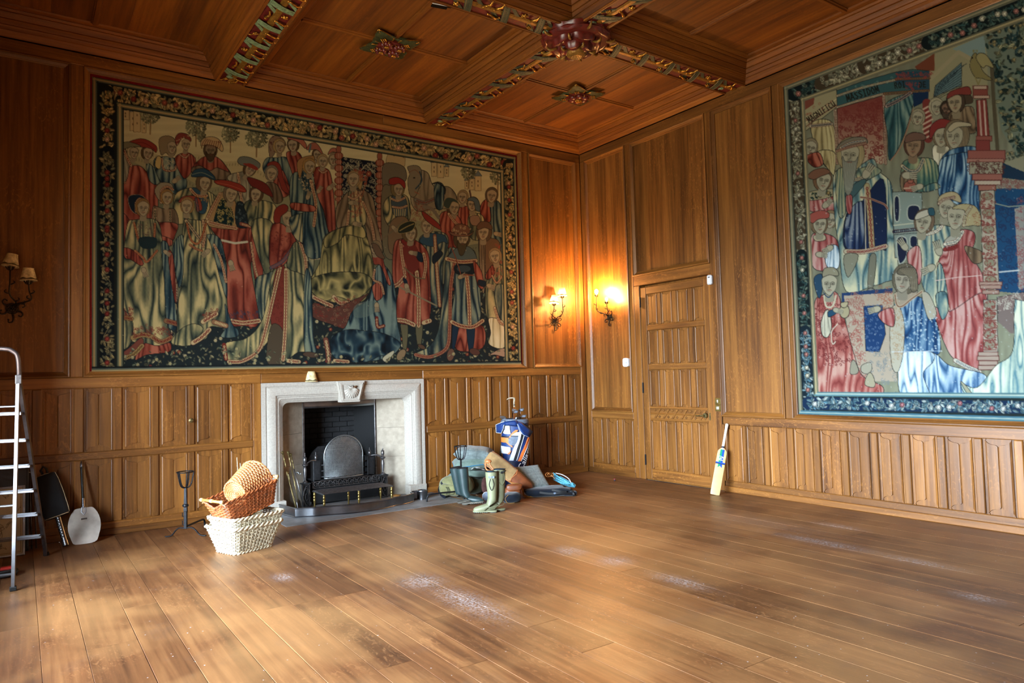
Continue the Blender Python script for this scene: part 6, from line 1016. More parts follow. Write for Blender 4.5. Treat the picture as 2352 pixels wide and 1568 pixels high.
    for (a, b, g_, lv, dn) in (((4.57, 3.55), 0, br, gl, 2.4), ((3.55, 2.75), 0, br, gl, 1.9), ((2.75, 1.9), 0, dk, gd, 2.2), ((1.9, .97), 0, (.06, .12, .16), gb, 2.2)): T.garland(seg((yl-m_, a[0] if isinstance(a, tuple) else a), (yl-m_, a[1])), 24, g_, lv, f1, dn, tuple(q*1.1 for q in lv[1]))
    for (a, b, g_, lv) in ((yl-m_, -4.02, dk, gd), (-4.02, -4.5, br, gl), (-4.5, -5.12, br, gl), (-5.12, yr, dk, gd)): T.garland(seg((a, zt-m_), (b, zt-m_)), 33, g_, lv, f1, 2.2, tuple(q*1.1 for q in lv[0]))
    T.garland(seg((yl-m_, zb+m_), (yr, zb+m_)), 29, nb, gb, [(.60, .36, .38), (.70, .72, .70)], 2.4, (.62, .68, .64))
    for i0, i1, c_ in ((0, .016, (.40, .40, .32)), (.016, .032, (.58, .55, .42)), (.032, .05, (.38, .38, .30)), (.2, .215, (.36, .36, .28)), (.215, .232, (.66, .60, .42)), (.232, .25, (.44, .43, .33))): strip(i0, i1, c_, 'lt')
    for i0, i1, c_ in ((0, .016, (.22, .40, .46)), (.016, .03, (.50, .60, .58)), (.03, .045, (.20, .38, .46)), (.205, .222, (.30, .48, .52)), (.222, .238, (.58, .66, .62)), (.238, .25, (.26, .42, .46))): strip(i0, i1, c_, 'b')
    return T, (yl, yr, zb, zt)
#ENDRIGHT
plate(wall_right, 'R', -7.02, -3.52, 0.95, 4.73, 0.030, 0.014, 'felt_backing', 'red_felt')
T2, (yl, yr, zb, zt) = paint_right()
o = link('tapestry', tapestry_mesh(T2, 'R', yl, yr, zb, zt, 0.0068, 0.0195, 0.002, (0.80, (0.86, 0.86, 0.84))))
tag(o, 'faded blue and red tapestry of a hatted bearded king under a lettered canopy', 'tapestry')
del T1, T2
# ================================================================ FIREPLACE
plain('stone', (0.66, 0.63, 0.585), 0.8, var=0.06, scale=60, bmp=0.08, spec=0.25); plain('stone_warm', (0.62, 0.575, 0.51), 0.85, var=0.08, scale=14, bmp=0.06, spec=0.2)
plain('hearth_stone', (0.44, 0.44, 0.44), 0.55, var=0.16, scale=6, bmp=0.04); plain('soot_brick', (0.10, 0.10, 0.105), 0.9, var=0.35, scale=25, bmp=0.2); plain('soot_shade', (0.045, 0.045, 0.048), 0.95, var=0.3)
plain('steel', (0.52, 0.53, 0.55), 0.30, 1.0, var=0.10, scale=8, bmp=0.01); plain('dull_steel', (0.44, 0.43, 0.43), 0.40, 0.9, var=0.2, scale=30); plain('dark_iron', (0.16, 0.16, 0.165), 0.55, 0.6, var=0.3, scale=40, bmp=0.1); plain('bright_wire', (0.62, 0.64, 0.64), 0.35, 0.9, var=0.1)
plain('paper_shade', (0.74, 0.66, 0.46), 0.75, var=0.2, scale=22, col2=(0.80, 0.74, 0.56))
fp = thing('fireplace', 'pale grey stone fireplace surround with a scallop shell keystone', 'fireplace', (0, 0, 0))
def fsurround():
    prof = [(0, .044), (0, -.022), (.045, -.022), (.048, -.013), (.058, -.013), (.061, -.025), (.07, -.03), (.15, -.03), (.158, -.026), (.163, -.016), (.178, -.012), (.184, -.004), (.2, -.002), (.206, .006), (.222, .012), (.236, .028), (.25, .036), (.256, .05), (.256, .116)]
    xl, xr, zt = FX0, FX1, 1.478; kl, kr, kt = 1.0, 0.887, 0.93
    def path(i):
        r = 0.004+max(0, i-0.14)*0.62; a, b, c = xl+i*kl, xr-i*kr, zt-i*kt; P = [(a, 0.0), (a, c-r)]
        for k in range(1, 7): t = math.pi-k*math.pi/14*1.0; P.append((a+r+r*math.cos(math.pi-k*math.pi/12), c-r+r*math.sin(k*math.pi/12)))
        for k in range(1, 7): P.append((b-r+r*math.sin(k*math.pi/12), c-r+r*math.cos(k*math.pi/12)))
        P += [(b, c-r), (b, 0.0)]; return P
    R = [path(i) for i, _ in prof]; n = len(R[0])
    for nm, k0, k1 in (('left_jamb', 0, 4), ('lintel', 4, n-5), ('right_jamb', n-5, n-1)):
        m = MB(LW); G = [[(*R[j][k], prof[j][1]) for k in range(k0, k1+1)] for j in range(len(prof))]; m.grid(G); m.build(nm, 'stone', fp, smooth=35, fix=False)
fsurround()
for x0, x1 in ((-4.882, -4.606), (-3.048, -2.80)): MB().cbox(x0, x1, -0.042, 0.10, 0.0, 0.128, 0.008).build('plinth', 'stone', fp)
m = MB(LW); m.prism([(-3.994, 1.476), (-3.648, 1.476), (-3.716, 1.222), (-3.946, 1.222)], -0.075, 0.05); ks = m.build('keystone', 'stone', fp)
m = MB(LW); a = [(-3.968, 1.455), (-3.674, 1.455), (-3.728, 1.243), (-3.933, 1.243)]; b = [(-3.938, 1.432), (-3.704, 1.432), (-3.742, 1.262), (-3.917, 1.262)]
for p, q, d0, d1 in ((a, a, -0.075, -0.088), (a, b, -0.088, -0.084)):
    m.mesh([(*u, d0) for u in p]+[(*u, d1) for u in q], [(k, (k+1) % 4, 4+(k+1) % 4, 4+k) for k in range(4)])
m.mesh([(*u, -0.084) for u in b]+[(*u, -0.076) for u in b], [(k, (k+1) % 4, 4+(k+1) % 4, 4+k) for k in range(4)]); m.build('keystone_border', 'stone', ks, fix=False)
m = MB(LW); cx, cz = -3.82, 1.402; G = []
for i in range(9):
    t = i/8; row = []
    for k in range(41):
        a = math.pi*(1.10+0.80*k/40)-0.0; sc = 1+0.045*abs(math.sin(k*math.pi/4)); rr = 0.012+0.118*t*(sc if i > 5 else 1)
        row.append((cx+0.80*rr*math.cos(a), cz+rr*math.sin(a)*1.0, -0.078-0.030*math.sin(math.pi*min(1, 0.15+t*0.85))-0.007*t*abs(math.sin(k*math.pi/4))))
    G.append(row)
m.grid(G); m.prism([(cx-0.055, cz+0.018), (cx-0.012, cz-0.005), (cx, cz+0.022), (cx+0.012, cz-0.005), (cx+0.055, cz+0.018), (cx+0.03, cz-0.016), (cx-0.03, cz-0.016)], -0.078, -0.105); m.build('scallop_shell', 'stone', ks, smooth=True)
# splayed stone slips
for (xa, xb) in ((-4.616, -4.294), (-3.034, -3.356)):
    for z0, z1 in ((0.0, 0.49), (0.49, 0.863), (0.863, 1.30)):
        m = MB(); s = 1 if xb > xa else -1
        m.prism([(xa, 0.112), (xb, 0.303), (xb, 0.36), (xa-s*0.08, 0.36), (xa-s*0.08, 0.112)], z0+0.0012, z1-0.0012); m.build('slip_stone', 'stone_warm', fp)
MB().box(-4.62, -3.03, 0.05, 0.80, 1.245, 1.36).build('chimney_soffit', 'soot_shade', fp)
for xa in (-4.294, -3.356): MB().cbox(xa-0.012, xa+0.012, 0.285, 0.312, 0.0, 1.245, 0.003).build('steel_edge', 'dull_steel', fp)
m = MB(); G = []
for k in range(13):
    t = k/12; x = lerp(-4.284, -3.366, t); y = 0.29-0.07*math.sin(math.pi*t); G.append([(x, y, 1.245), (x, y-0.004, 1.20), (x, y, 1.158), (x, y+0.006, 1.155)])
m.grid(G); m.build('steel_hood', 'steel', fp, smooth=True, fix=False)
# brick firebox
m = MB(); m.prism([(-4.30, 0.305), (-4.18, 0.76), (-3.47, 0.76), (-3.35, 0.305), (-3.35, 0.85), (-4.30, 0.85)], 0.0, 1.3); m.build('firebox', 'soot_shade', fp)
bm_ = MB(); bm_.cbox(-0.098, 0.098, -0.02, 0.01, -0.03, 0.03, 0.004); bme = bm_.data('brick', 'soot_brick'); bh_ = MB().cbox(-0.047, 0.047, -0.02, 0.01, -0.03, 0.03, 0.004).data('brick', 'soot_brick')
random.seed(5)
for r_ in range(18):
    z = 0.04+r_*0.067; x = -4.17+(0.0 if r_ % 2 else -0.0)
    ws = [0.205]*3 + [0.1] if r_ % 2 else [0.1]+[0.205]*3
    for w_ in ws:
        link('brick', bme if w_ > 0.15 else bh_, fp, loc=(x+w_/2, 0.757+random.uniform(-0.002, 0.002), z)); x += w_
hs = tag(MB().cbox(-4.868, -2.722, -0.866, 0.78, -0.05, 0.003, 0.002).build('hearth_slab', 'hearth_stone'), 'grey stone hearth slab set flush in the floorboards', 'hearth', kind='structure')
# ---------------- fender
fen = thing('fender', 'low polished steel serpentine fender on the hearth', 'fender', (-3.84, -0.4, 0.003)); o_ = V(-3.84, -0.4, 0)
loop = [(-3.04+0.062*math.cos(a), -0.36+0.062*math.sin(a)) for a in np.linspace(math.pi*0.95, -math.pi*1.02, 15)]
pth = list(spline([(-4.70, -0.075), (-4.685, -0.22), (-4.642, -0.452)], 5))+list(spline([(-4.638, -0.456), (-4.55, -0.492), (-4.463, -0.545)], 4))[1:]+list(spline([(-4.455, -0.548), (-4.33, -0.575), (-4.12, -0.655), (-3.90, -0.69), (-3.68, -0.655), (-3.52, -0.592), (-3.405, -0.578)], 6))[1:]+list(spline([(-3.40, -0.577), (-3.30, -0.53), (-3.218, -0.478)], 4))[1:]+list(spline([(-3.216, -0.474), (-3.215, -0.40), (-3.16, -0.33), (-3.10, -0.345)], 4))[1:]+loop
pth = [V(p[0], p[1], 0)-o_ for p in pth]
m = MB(); R = []
for i, p in enumerate(pth):
    d = pth[min(i+1, len(pth)-1)]-pth[max(i-1, 0)]; d /= np.linalg.norm(d)+1e-9; nn = V(d[1], -d[0], 0)
    R.append([p+nn*u+V(0, 0, z) for u, z in ((.010, 0), (.012, .006), (.005, .012), (.004, .088), (.010, .092), (.011, .100), (.004, .105), (-.006, .104), (-.008, .096), (-.004, .09), (-.004, 0))])
m.rings(R); m.build('band', 'steel', fen, smooth=40)
# ---------------- register grate with urn-topped standards
gr = thing('fire_grate', 'pierced steel fire grate with two urn-topped standards in the fireplace', 'grate', (-3.854, 0.1, 0.003)); O = V(3.854, -0.1, 0)
def baluster(h0, sc=1.0): return [(r*sc, h0+z*sc) for r, z in ((.030, 0), (.032, .01), (.024, .016), (.012, .03), (.014, .06), (.019, .10), (.021, .14), (.017, .175), (.011, .185), (.016, .192), (.034, .205), (.036, .216), (.018, .23), (.011, .237), (.018, .245), (.022, .268), (.019, .285), (.024, .29), (.021, .296), (.008, .306), (.010, .316), (.003, .33), (.002, .352))]
def fret(m, x0, x1, z0, z1, y, seed, t=0.004):
    rr = random.Random(seed); h = z1-z0
    m.box(x0, x1, y, y+t, z0, z0+0.007); m.box(x0, x1, y, y+t, z1-0.007, z1); m.box(x0, x0+0.006, y, y+t, z0, z1); m.box(x1-0.006, x1, y, y+t, z0, z1)
    n = max(1, int(round((x1-x0)/(h*0.75)))); w_ = (x1-x0)/n
    for k in range(n):
        cx = x0+(k+.5)*w_; s = 1 if k % 2 else -1
        m.tube([(cx+s*w_*.42*(1-t_*.75)*math.cos(t_*7.5), y, (z0+z1)/2+h*.40*(1-t_*.75)*math.sin(t_*7.5)) for t_ in np.linspace(0, 1, 14)], 0.0042, 4)
        for q in (-1, 1):
            m.tube([(cx-w_*.45, y, (z0+z1)/2+q*h*.1), (cx-w_*.2, y, (z0+z1)/2+q*h*.36), (cx+w_*.1, y, (z0+z1)/2+q*h*.44)], 0.0035, 4); m.tube([(cx+w_*.5, y, (z0+z1)/2-q*h*.05), (cx+w_*.3, y, (z0+z1)/2-q*h*.3)], 0.004, 4)
for s in (-1, 1):
    cx = s*0.497
    st = MB(); st.lathe(baluster(0.285), 14, (cx, -0.02, 0)); st_o = st.build('standard', 'dull_steel', gr, smooth=35)
    pd = MB(); pd.cbox(cx-0.052, cx+0.052, -0.072, 0.032, 0.272, 0.285, 0.003); pd.cbox(cx-0.044, cx+0.044, -0.064, 0.024, 0.0, 0.014, 0.002); pd.box(cx-0.034, cx+0.034, -0.05, 0.012, 0.01, 0.272); pd.build('pedestal', 'soot_shade', gr)  # dark core paints the shade behind the pierced plates
    fr = MB(); fret(fr, cx-0.042, cx+0.042, 0.01, 0.272, -0.062, 3+s, 0.005); fr.build('pierced_front', 'dull_steel', gr)
    fr = MB(lambda x, y, z: (cx+s*-0.044+(y+0.062)*0, x-cx-0.02, z)); fret(fr, cx-0.04, cx+0.04, 0.01, 0.272, -0.062, 5, 0.005); fr.build('pierced_side', 'dull_steel', gr)
    bc = MB(); bx = s*0.345; bc.cbox(bx-0.045, bx+0.045, 0.0, 0.10, 0.285, 0.52, 0.004); bc.cbox(bx-0.052, bx+0.052, -0.008, 0.108, 0.52, 0.532, 0.003); bc.box(bx-0.03, bx+0.03, -0.004, 0.0, 0.31, 0.50); bc.build('cheek', 'dark_iron', gr)
    u = MB(); u.lathe([(r*0.8, 0.532+(z-.23)*.8) for r, z in baluster(0)[12:]], 12, (bx, 0.04, 0)); u.build('finial', 'dull_steel', gr, smooth=35)
    ar = MB(); ar.tube(spline([(bx, 0.04, 0.527), (lerp(bx, cx, .5), 0.0, 0.535), (cx, -0.02, 0.495)], 5), 0.009, 6); ar.build('arm', 'dull_steel', gr, smooth=True)
fr = MB(); fret(fr, -0.405, 0.335, 0.205, 0.288, -0.012, 9, 0.005); fr.build('pierced_apron', 'dull_steel', gr); fr = MB(); fret(fr, 0.34, 0.45, 0.205, 0.288, -0.02, 4, 0.005); fr.build('pierced_apron', 'dull_steel', gr)
MB().box(-0.41, 0.45, 0.02, 0.03, 0.02, 0.285).build('apron_back', 'soot_shade', gr)  # dark plate added as the shade seen through the fretwork
for z in (0.33, 0.40, 0.47): MB().tube([(lerp(-0.30, 0.30, t), 0.02-0.05*math.sin(math.pi*t), z) for t in np.linspace(0, 1, 9)], 0.008, 6).build('grate_bar', 'dark_iron', gr, smooth=True)
for x in (-0.13, 0.0, 0.13): MB().tube([(x, -0.02, 0.32), (x, -0.02, 0.475)], 0.006, 5).build('grate_bar', 'dark_iron', gr)
m = MB(LW); fb = [(-0.40, 0.28), (-0.40, 0.46), (-0.30, 0.60), (-0.22, 0.67), (0.20, 0.67), (0.30, 0.60), (0.37, 0.46), (0.37, 0.28)]; m.prism(fb, 0.30, 0.33); m.prism([(-0.23, 0.30), (-0.23, 0.48), (-0.13, 0.62), (0.13, 0.62), (0.23, 0.48), (0.23, 0.30)], 0.26, 0.30); m.build('fireback', 'dark_iron', gr)
MB().box(-0.38, 0.38, 0.0, 0.34, 0.285, 0.30).build('grate_floor', 'dark_iron', gr)
# ---------------- arched spark guard
sg = thing('spark_guard', 'arched wire mesh spark guard hung on the grate bars', 'fire screen', (-3.89, 0.02, 0.32))
def arch(u, v): # u -1..1, v 0..1
    return (u*0.246, 0.015-0.055*(1-u*u)*(1-v*0.8), v)
out = [(-0.246, 0.0)]+[(-0.246, 0.24)]+[(0.246*math.cos(a), 0.255+0.245*math.sin(a)) for a in np.linspace(math.pi, 0, 21)]+[(0.246, 0.24), (0.246, 0.0)]
yb = lambda x, z: 0.015-0.05*(1-(x/0.246)**2)*max(0, 1-z/0.6)
sg_f = MB(); sg_f.tube([(x, yb(x, z), z) for x, z in out], 0.006, 6); sg_f.tube([(x, yb(x, 0), 0) for x in np.linspace(-0.246, 0.246, 13)], 0.008, 6); sg_f.build('frame', 'bright_wire', sg, smooth=True)
m = MB()
def inside(x, z): return z >= 0 and abs(x) <= 0.243 and (z < 0.255 or x*x+(z-0.255)**2 < 0.241**2)
for s in (-1, 1):
    for c in np.arange(-0.62, 0.90, 0.0155):
        seg = []
        for x in np.linspace(-0.243, 0.243, 33):
            z = c+s*x*1.25
            if inside(x, z): seg.append((x, yb(x, z), z))
            else:
                if len(seg) > 1: m.tube(seg, 0.0009, 3, cap=False)
                seg = []
        if len(seg) > 1: m.tube(seg, 0.0009, 3, cap=False)
o = m.build('wire_mesh', 'bright_wire', sg, fix=False); o['kind'] = 'stuff'
# ---------------- footman trivet
tv = thing('footman_trivet', 'low slatted steel trivet on turned brass legs inside the fender', 'trivet', (-3.885, -0.245, 0.003))
for k in range(9): y = lerp(-0.165, 0.165, k/8); MB().cbox(-0.43, 0.43, y-0.010, y+0.010, 0.206, 0.213, 0.002).build('slat', 'dull_steel', tv)
for x in (-0.425, 0.0, 0.425): MB().cbox(x-0.014, x+0.014, -0.175, 0.175, 0.198, 0.206, 0.002).build('cross_bar', 'dull_steel', tv)
lm = MB().lathe([(.006, 0), (.008, .004), (.009, .05), (.014, .09), (.016, .105), (.010, .115), (.015, .122), (.017, .135), (.010, .148), (.014, .155), (.016, .170), (.010, .182), (.014, .19), (.014, .198)], 10).data('leg', 'brass', True)
for x in (-0.415, 0.0, 0.415):
    for y in (-0.16, 0.16): link('leg', lm, tv, loc=(x, y, 0))
# ---------------- fire irons leaning in the corner of the fireplace
def iron(name, label, top, bot, kind):
    a, b = V(*bot), V(*top); L = np.linalg.norm(b-a); d = (b-a)/L
    q = Vector(d).to_track_quat('Z', 'Y').to_euler()
    t = thing(name, label, 'fire iron', tuple(a), rot=q)
    if kind == 'tongs':
        for s in (-1, 1): MB().tube(spline([(s*0.006, 0, 0.0), (s*0.016, 0, 0.1), (s*0.012, 0, 0.36), (s*0.026, 0, 0.43), (s*0.012, 0, 0.47)], 4), 0.0055, 6).build('arm', 'old_brass', t, smooth=True)
        MB().ball((0, 0, 0.455), 0.016, n=10, m=6).build('pivot', 'old_brass', t, smooth=True)
    else: MB().tube([(0, 0, 0.0), (0, 0, L-0.16)], 0.0055, 7).build('shaft', 'old_brass' if kind == 'shovel' else 'steel', t, smooth=True)
    if kind == 'shovel': MB().prism([(-0.05, 0), (0.05, 0), (0.045, 0.11), (0.012, 0.14), (-0.012, 0.14), (-0.045, 0.11)], -0.006, 0.002, 'y').build('blade', 'dull_steel', t)
    MB().lathe([(.005, L-0.18), (.009, L-0.17), (.006, L-0.15), (.008, L-0.11), (.011, L-0.10), (.006, L-0.09), (.008, L-0.06), (.013, L-0.05), (.007, L-0.04), (.012, L-0.022), (.018, L-0.012), (.019, L-0.004), (.012, L+0.004), (.003, L+0.01)], 10).build('knob_handle', 'old_brass', t, smooth=40)
iron('fire_tongs', 'brass fire tongs leaning in the fireplace, nearest the wicker basket', at_y(648.5, 1037, -0.02), at_z(682, 1174, 0.003), 'tongs')
iron('fire_shovel', 'brass handled fire shovel leaning beside the tongs', at_y(661.5, 1037, -0.01), at_z(690, 1173, 0.003), 'shovel')
iron('fire_poker', 'steel poker leaning beside the fire shovel, nearest the grate', at_y(667, 1042, 0.0), at_z(699, 1171, 0.003), 'poker')
m = MB(); c0 = at_y(684, 1087, 0.20); m.tube(spline([c0+V(-0.025, 0, 0.012), c0+V(0, -0.01, 0.014), c0+V(0.012, -0.02, -0.006), c0+V(0.026, -0.02, -0.014), c0+V(0.03, -0.02, 0.006)], 4), 0.004, 6)
m.tube([c0+V(-0.025, 0, 0.012), c0+V(-0.025, 0.07, 0.012)], 0.004, 5); tag(m.build('wall_hook', 'bright_wire', None, smooth=True), 'small S-shaped wire hook on the dark fireplace slip', 'hook')
m = MB()
for k in range(6): m.tube([(0.011*(k+.3)*math.cos(a), 0.011*(k+.3)*math.sin(a), 0.006) for a in np.linspace(0, 2*math.pi, 20)[:-1]], 0.006, 5, closed=True)
plain('straw', (0.66, 0.46, 0.22), 0.8, var=0.2); tag(m.build('straw_mat', 'straw', None, True, loc=(-3.20, 0.055, 0.003)), 'small round coiled straw mat on the hearth beside the grate', 'mat')
# ---------------- shade left on the mantel ledge
def shade_mesh(name, rt, rb, h, mats=('paper_shade',)):
    m = MB(); m.rings([[(r*math.cos(a), r*math.sin(a), z) for a in np.linspace(0, 2*math.pi, 25)[:-1]] for r, z in ((rb, 0), (rt, h))], True, False); return m.data(name, 'paper_shade', True, fix=False)
def trimring(m, r, z): m.tube([(r*math.cos(a), r*math.sin(a), z) for a in np.linspace(0, 2*math.pi, 25)[:-1]], 0.002, 5, closed=True)
plain('shade_trim', (0.74, 0.66, 0.5), 0.7); plain('shade_print', (0.32, 0.27, 0.15), 0.8, var=0.4, scale=60)
def lampshade(parent, name, loc, rot=(0, 0, 0), sc=1.0, mat='paper_shade'):
    m = MB(); m.rings([[(r*sc*math.cos(a), r*sc*math.sin(a), z*sc) for a in np.linspace(0, 2*math.pi, 25)[:-1]] for r, z in ((.073, 0), (.071, .004), (.044, .116), (.045, .12))], True, False)
    o = m.build(name, mat, parent, True, loc=loc, rot=rot, fix=False)
    
    for r_, z_ in ((.073, 0), (.045, .12)): m = MB(); trimring(m, r_*sc, z_*sc); m.build('shade_trim', 'shade_trim', o, True)
    m = MB()                                                       # printed landscape: a low dark ground strip
    def on(a, z): r = lerp(.0725, .0445, z/.12)*sc+0.0006; return (r*math.cos(a), r*math.sin(a), z*sc)
    m.grid([[on(k*math.pi/16, .008) for k in range(33)], [on(k*math.pi/16, .022+.005*math.sin(k*1.1)) for k in range(33)]])
    m.build('shade_print', 'shade_print', o, fix=False); return o
t = thing('lampshade', 'small printed paper lampshade left standing on the stone mantel', 'lampshade', (-4.29, 0.012, 1.478)); t.location = (-4.29, -0.005, 1.479)
lampshade(t, 'shade', (0, 0, 0.002), (0, 0, 0.4))
# ================================================================ WALL LIGHTS AND SMALL FIXTURES
plain('sconce_iron', (0.20, 0.165, 0.12), 0.45, 0.75, var=0.35, scale=70, bmp=0.15)
plain('white_plastic', (0.86, 0.87, 0.88), 0.4, var=0.02); plain('grey_lens', (0.35, 0.37, 0.4), 0.3); plain('ivory', (0.82, 0.78, 0.66), 0.5)
glow('bulb_lit', (1.0, 0.50, 0.16), 1200.0); glow('bulb_small', (1.0, 0.52, 0.18), 600.0); plain('bulb_glass', (0.8, 0.8, 0.78), 0.15)
m, nt, bs = new_mat('lit_shade')                                   # thin paper shade that lets the bulb through
dif = N(nt, 'BsdfDiffuse'); trl = N(nt, 'BsdfTranslucent'); mx = N(nt, 'MixShader')
nz = noise(nt, coords(nt, (1, 1, 1)), 40, 3); c_ = ramp(nt, nz, [(0.35, srgb(.68, .60, .44)), (0.65, srgb(.80, .72, .54))])
nt.links.new(c_, dif.inputs[0]); nt.links.new(c_, trl.inputs[0]); mx.inputs[0].default_value = 0.35
nt.links.new(dif.outputs[0], mx.inputs[1]); nt.links.new(trl.outputs[0], mx.inputs[2]); nt.links.new(mx.outputs[0], nt.nodes['Material Output'].inputs[0])
def sconce(label, wall, u, v, cups, group=None, mat='sconce_iron'):
    """u, v: rosette position on the wall; cups: (u, v, out, style) of the candle cups, style shade / lit_shade / bulb / big_bulb"""
    t = thing('wall_sconce', label, 'wall light', (u, 0.0285, v) if wall == 'L' else (0.0285, u, v))
    f = (lambda a, b, c: (a, -c, b)) if wall == 'L' else (lambda a, b, c: (-c, a, b))       # along wall, up, out
    s1 = 1 if wall == 'L' else -1
    m = MB(f)
    for r in (0.05, 0.034): m.tube([(r*math.cos(a), r*math.sin(a), 0.012+0.4*(0.05-r)) for a in np.linspace(0, 2*math.pi, 17)[:-1]], 0.006, 5, closed=True)
    for k in range(6): a = k*math.pi/3; m.ball((0.018*math.cos(a), 0.018*math.sin(a), 0.022), 0.011, 0.011, 0.008, 8, 5)
    m.ball((0, 0, 0.028), 0.009, n=8, m=5); m.build('rosette', mat, t, smooth=True)
    for a0 in (0.5, 2.4, 3.7, 4.7, 5.7):                            # curled leaves around the rosette
        m = MB(f); d = V(math.cos(a0), math.sin(a0)); n = V(-d[1], d[0]); L = 0.10 if a0 != 4.7 else 0.13
        P = [(*(d*0.04), 0.012), (*(d*L*.75+n*0.012), 0.022), (*(d*L+n*0.0), 0.030), (*(d*L*1.02-n*0.026), 0.026), (*(d*L*.82-n*0.028), 0.022)]
        m.tube(spline(P, 4), [lerp(0.010, 0.004, k/16) for k in range(17)], 6); m.ball(P[-1], 0.008, n=6, m=4); m.build('leaf_scroll', mat, t, smooth=True)
    for (cu, cv, out, style) in cups:
        du, dv = cu-u, cv-v-0.05
        m = MB(f); P = spline([(0, 0.02, 0.02), (du*.55-0.04*np.sign(du), dv*.15, out*.55), (du*1.15, dv*.35, out*.9), (du*1.05, dv*.7, out), (du, dv, out)], 6); m.tube(P, [lerp(0.0085, 0.006, k/(len(P)-1)) for k in range(len(P))], 7); m.build('arm', mat, t, smooth=True)
        for q, sg in ((8, 1), (13, -1), (17, 1)):
            p = P[q]; m = MB(f); m.tube([(p[0]+sg*(0.008+0.03*math.sin(a*0.8)), p[1]+0.012*a*0.9-0.01, p[2]+0.012*math.sin(a)) for a in np.linspace(0, 3.2, 9)], [0.006, .007, .008, .007, .006, .005, .005, .004, .004], 5); m.build('leaf', mat, t, smooth=True)
        c0 = V(du, dv, out); m = MB(f)
        for k in range(7):                                          # petalled drip cup
            a = 2*math.pi*k/7; w_ = 0.35
            G = [[(c0[0]+r*math.cos(a+q*w_), c0[1]+z, c0[2]+r*math.sin(a+q*w_)) for q in (-1, -.4, .4, 1)] for r, z in ((0.010, -0.004), (0.026, 0.004), (0.036, 0.022), (0.042, 0.030))]; m.grid(G)
        m.build('cup', mat, t, smooth=True, fix=False)
        m = MB(f); m.tube([tuple(c0+V(0, 0.0, 0)), tuple(c0+V(0, 0.05, 0))], 0.009, 8); m.build('candle_tube', 'ivory', t, smooth=True)
        if style != 'shade': b = {'big_bulb': 0.024, 'bulb': 0.017, 'lit_shade': 0.012}[style]; MB(f).ball(tuple(c0+V(0, 0.052+b*1.1, 0)), b, b*1.5, b, 12, 8).build('bulb', 'bulb_lit' if style == 'big_bulb' else 'bulb_small', t, smooth=True)
        if 'shade' in style:
            p = f(*(c0+V(0, 0.035, 0))); lampshade(t, 'shade', p, (0, 0.0 if wall == 'R' else (0.16 if du < 0 else 0.0), 0.3), 0.98, 'lit_shade' if style == 'lit_shade' else 'paper_shade')
    return t
sconce('lit wall light with two paper shades on the fireplace wall near the corner', 'L', -0.556, 2.276, [(-0.685, 2.545, 0.15, 'lit_shade'), (-0.50, 2.665, 0.12, 'lit_shade')])
sconce('lit wall light with two bare bulbs between the corner and the door', 'R', -0.543, 2.311, [(-0.43, 2.665, 0.15, 'big_bulb'), (-0.61, 2.545, 0.12, 'bulb')])
sconce('unlit wall light with two paper shades above the step ladder', 'L', -7.184, 2.259, [(-7.20, 2.66, 0.15, 'shade'), (-7.057, 2.53, 0.17, 'shade')])
# alarm sensor, thermostat, switches
t = thing('alarm_sensor', 'white motion sensor at the top corner of the door frame', 'sensor', (0.0, -2.443, 2.56))
MB(RW).cbox(-0.037, 0.037, 0, 0.122, -0.05, 0.0, 0.014).build('housing', 'white_plastic', t); MB(RW).cbox(-0.02, 0.012, 0.085, 0.098, -0.053, -0.045, 0.003).build('lens_slot', 'grey_lens', t)
t = thing('thermostat', 'white rounded wall sensor between the wall light and the door', 'sensor', (0.029, -0.867, 1.575))
m = MB(RW); m.prism(spline([(-.045, .0), (.045, .0), (.058, .056), (.045, .112), (-.045, .112), (-.058, .056)], 4, True), -0.032, 0.0); m.prism(spline([(-.036, .01), (.036, .01), (.046, .056), (.036, .102), (-.036, .102), (-.046, .056)], 4, True), -0.037, -0.032); m.build('housing', 'white_plastic', t); plain('blue_led', (0.35, 0.55, 0.75), 0.4); MB(RW).box(-0.024, -0.014, 0.045, 0.06, -0.0385, -0.036).build('indicator', 'blue_led', t)
for z0, z1, lab, n in ((1.060, 1.142, 'square brass switch plate with one white toggle, upper of two by the door', 1), (0.976, 1.056, 'square brass switch plate with two white rockers, lower of two by the door', 2)):
    t = thing('light_switch', lab, 'switch', (0.0, -2.472, z0)); MB(RW).cbox(-0.042, 0.042, 0, z1-z0, -0.008, 0.0, 0.003).build('plate', 'brass', t)
    for k in range(n):
        u = (k-(n-1)/2)*0.02; MB(RW).cbox(u-0.007, u+0.007, 0.024, 0.058, -0.014, -0.006, 0.002).build('toggle', 'white_plastic', t)
t = thing('panel_knob', 'small round brass knob on an oak panel left of the fireplace', 'knob', (-5.606, 0.0, 1.10))
MB(LW).lathe([(.020, 0), (.020, -.004), (.008, -.008), (.007, -.02), (.016, -.026), (.018, -.034), (.012, -.042), (.002, -.044)], 14).build('knob', 'old_brass', t, smooth=40); MB(LW).lathe([(.024, .001), (.026, -.002), (.020, -.005)], 14).build('rose', 'old_brass', t, smooth=40)
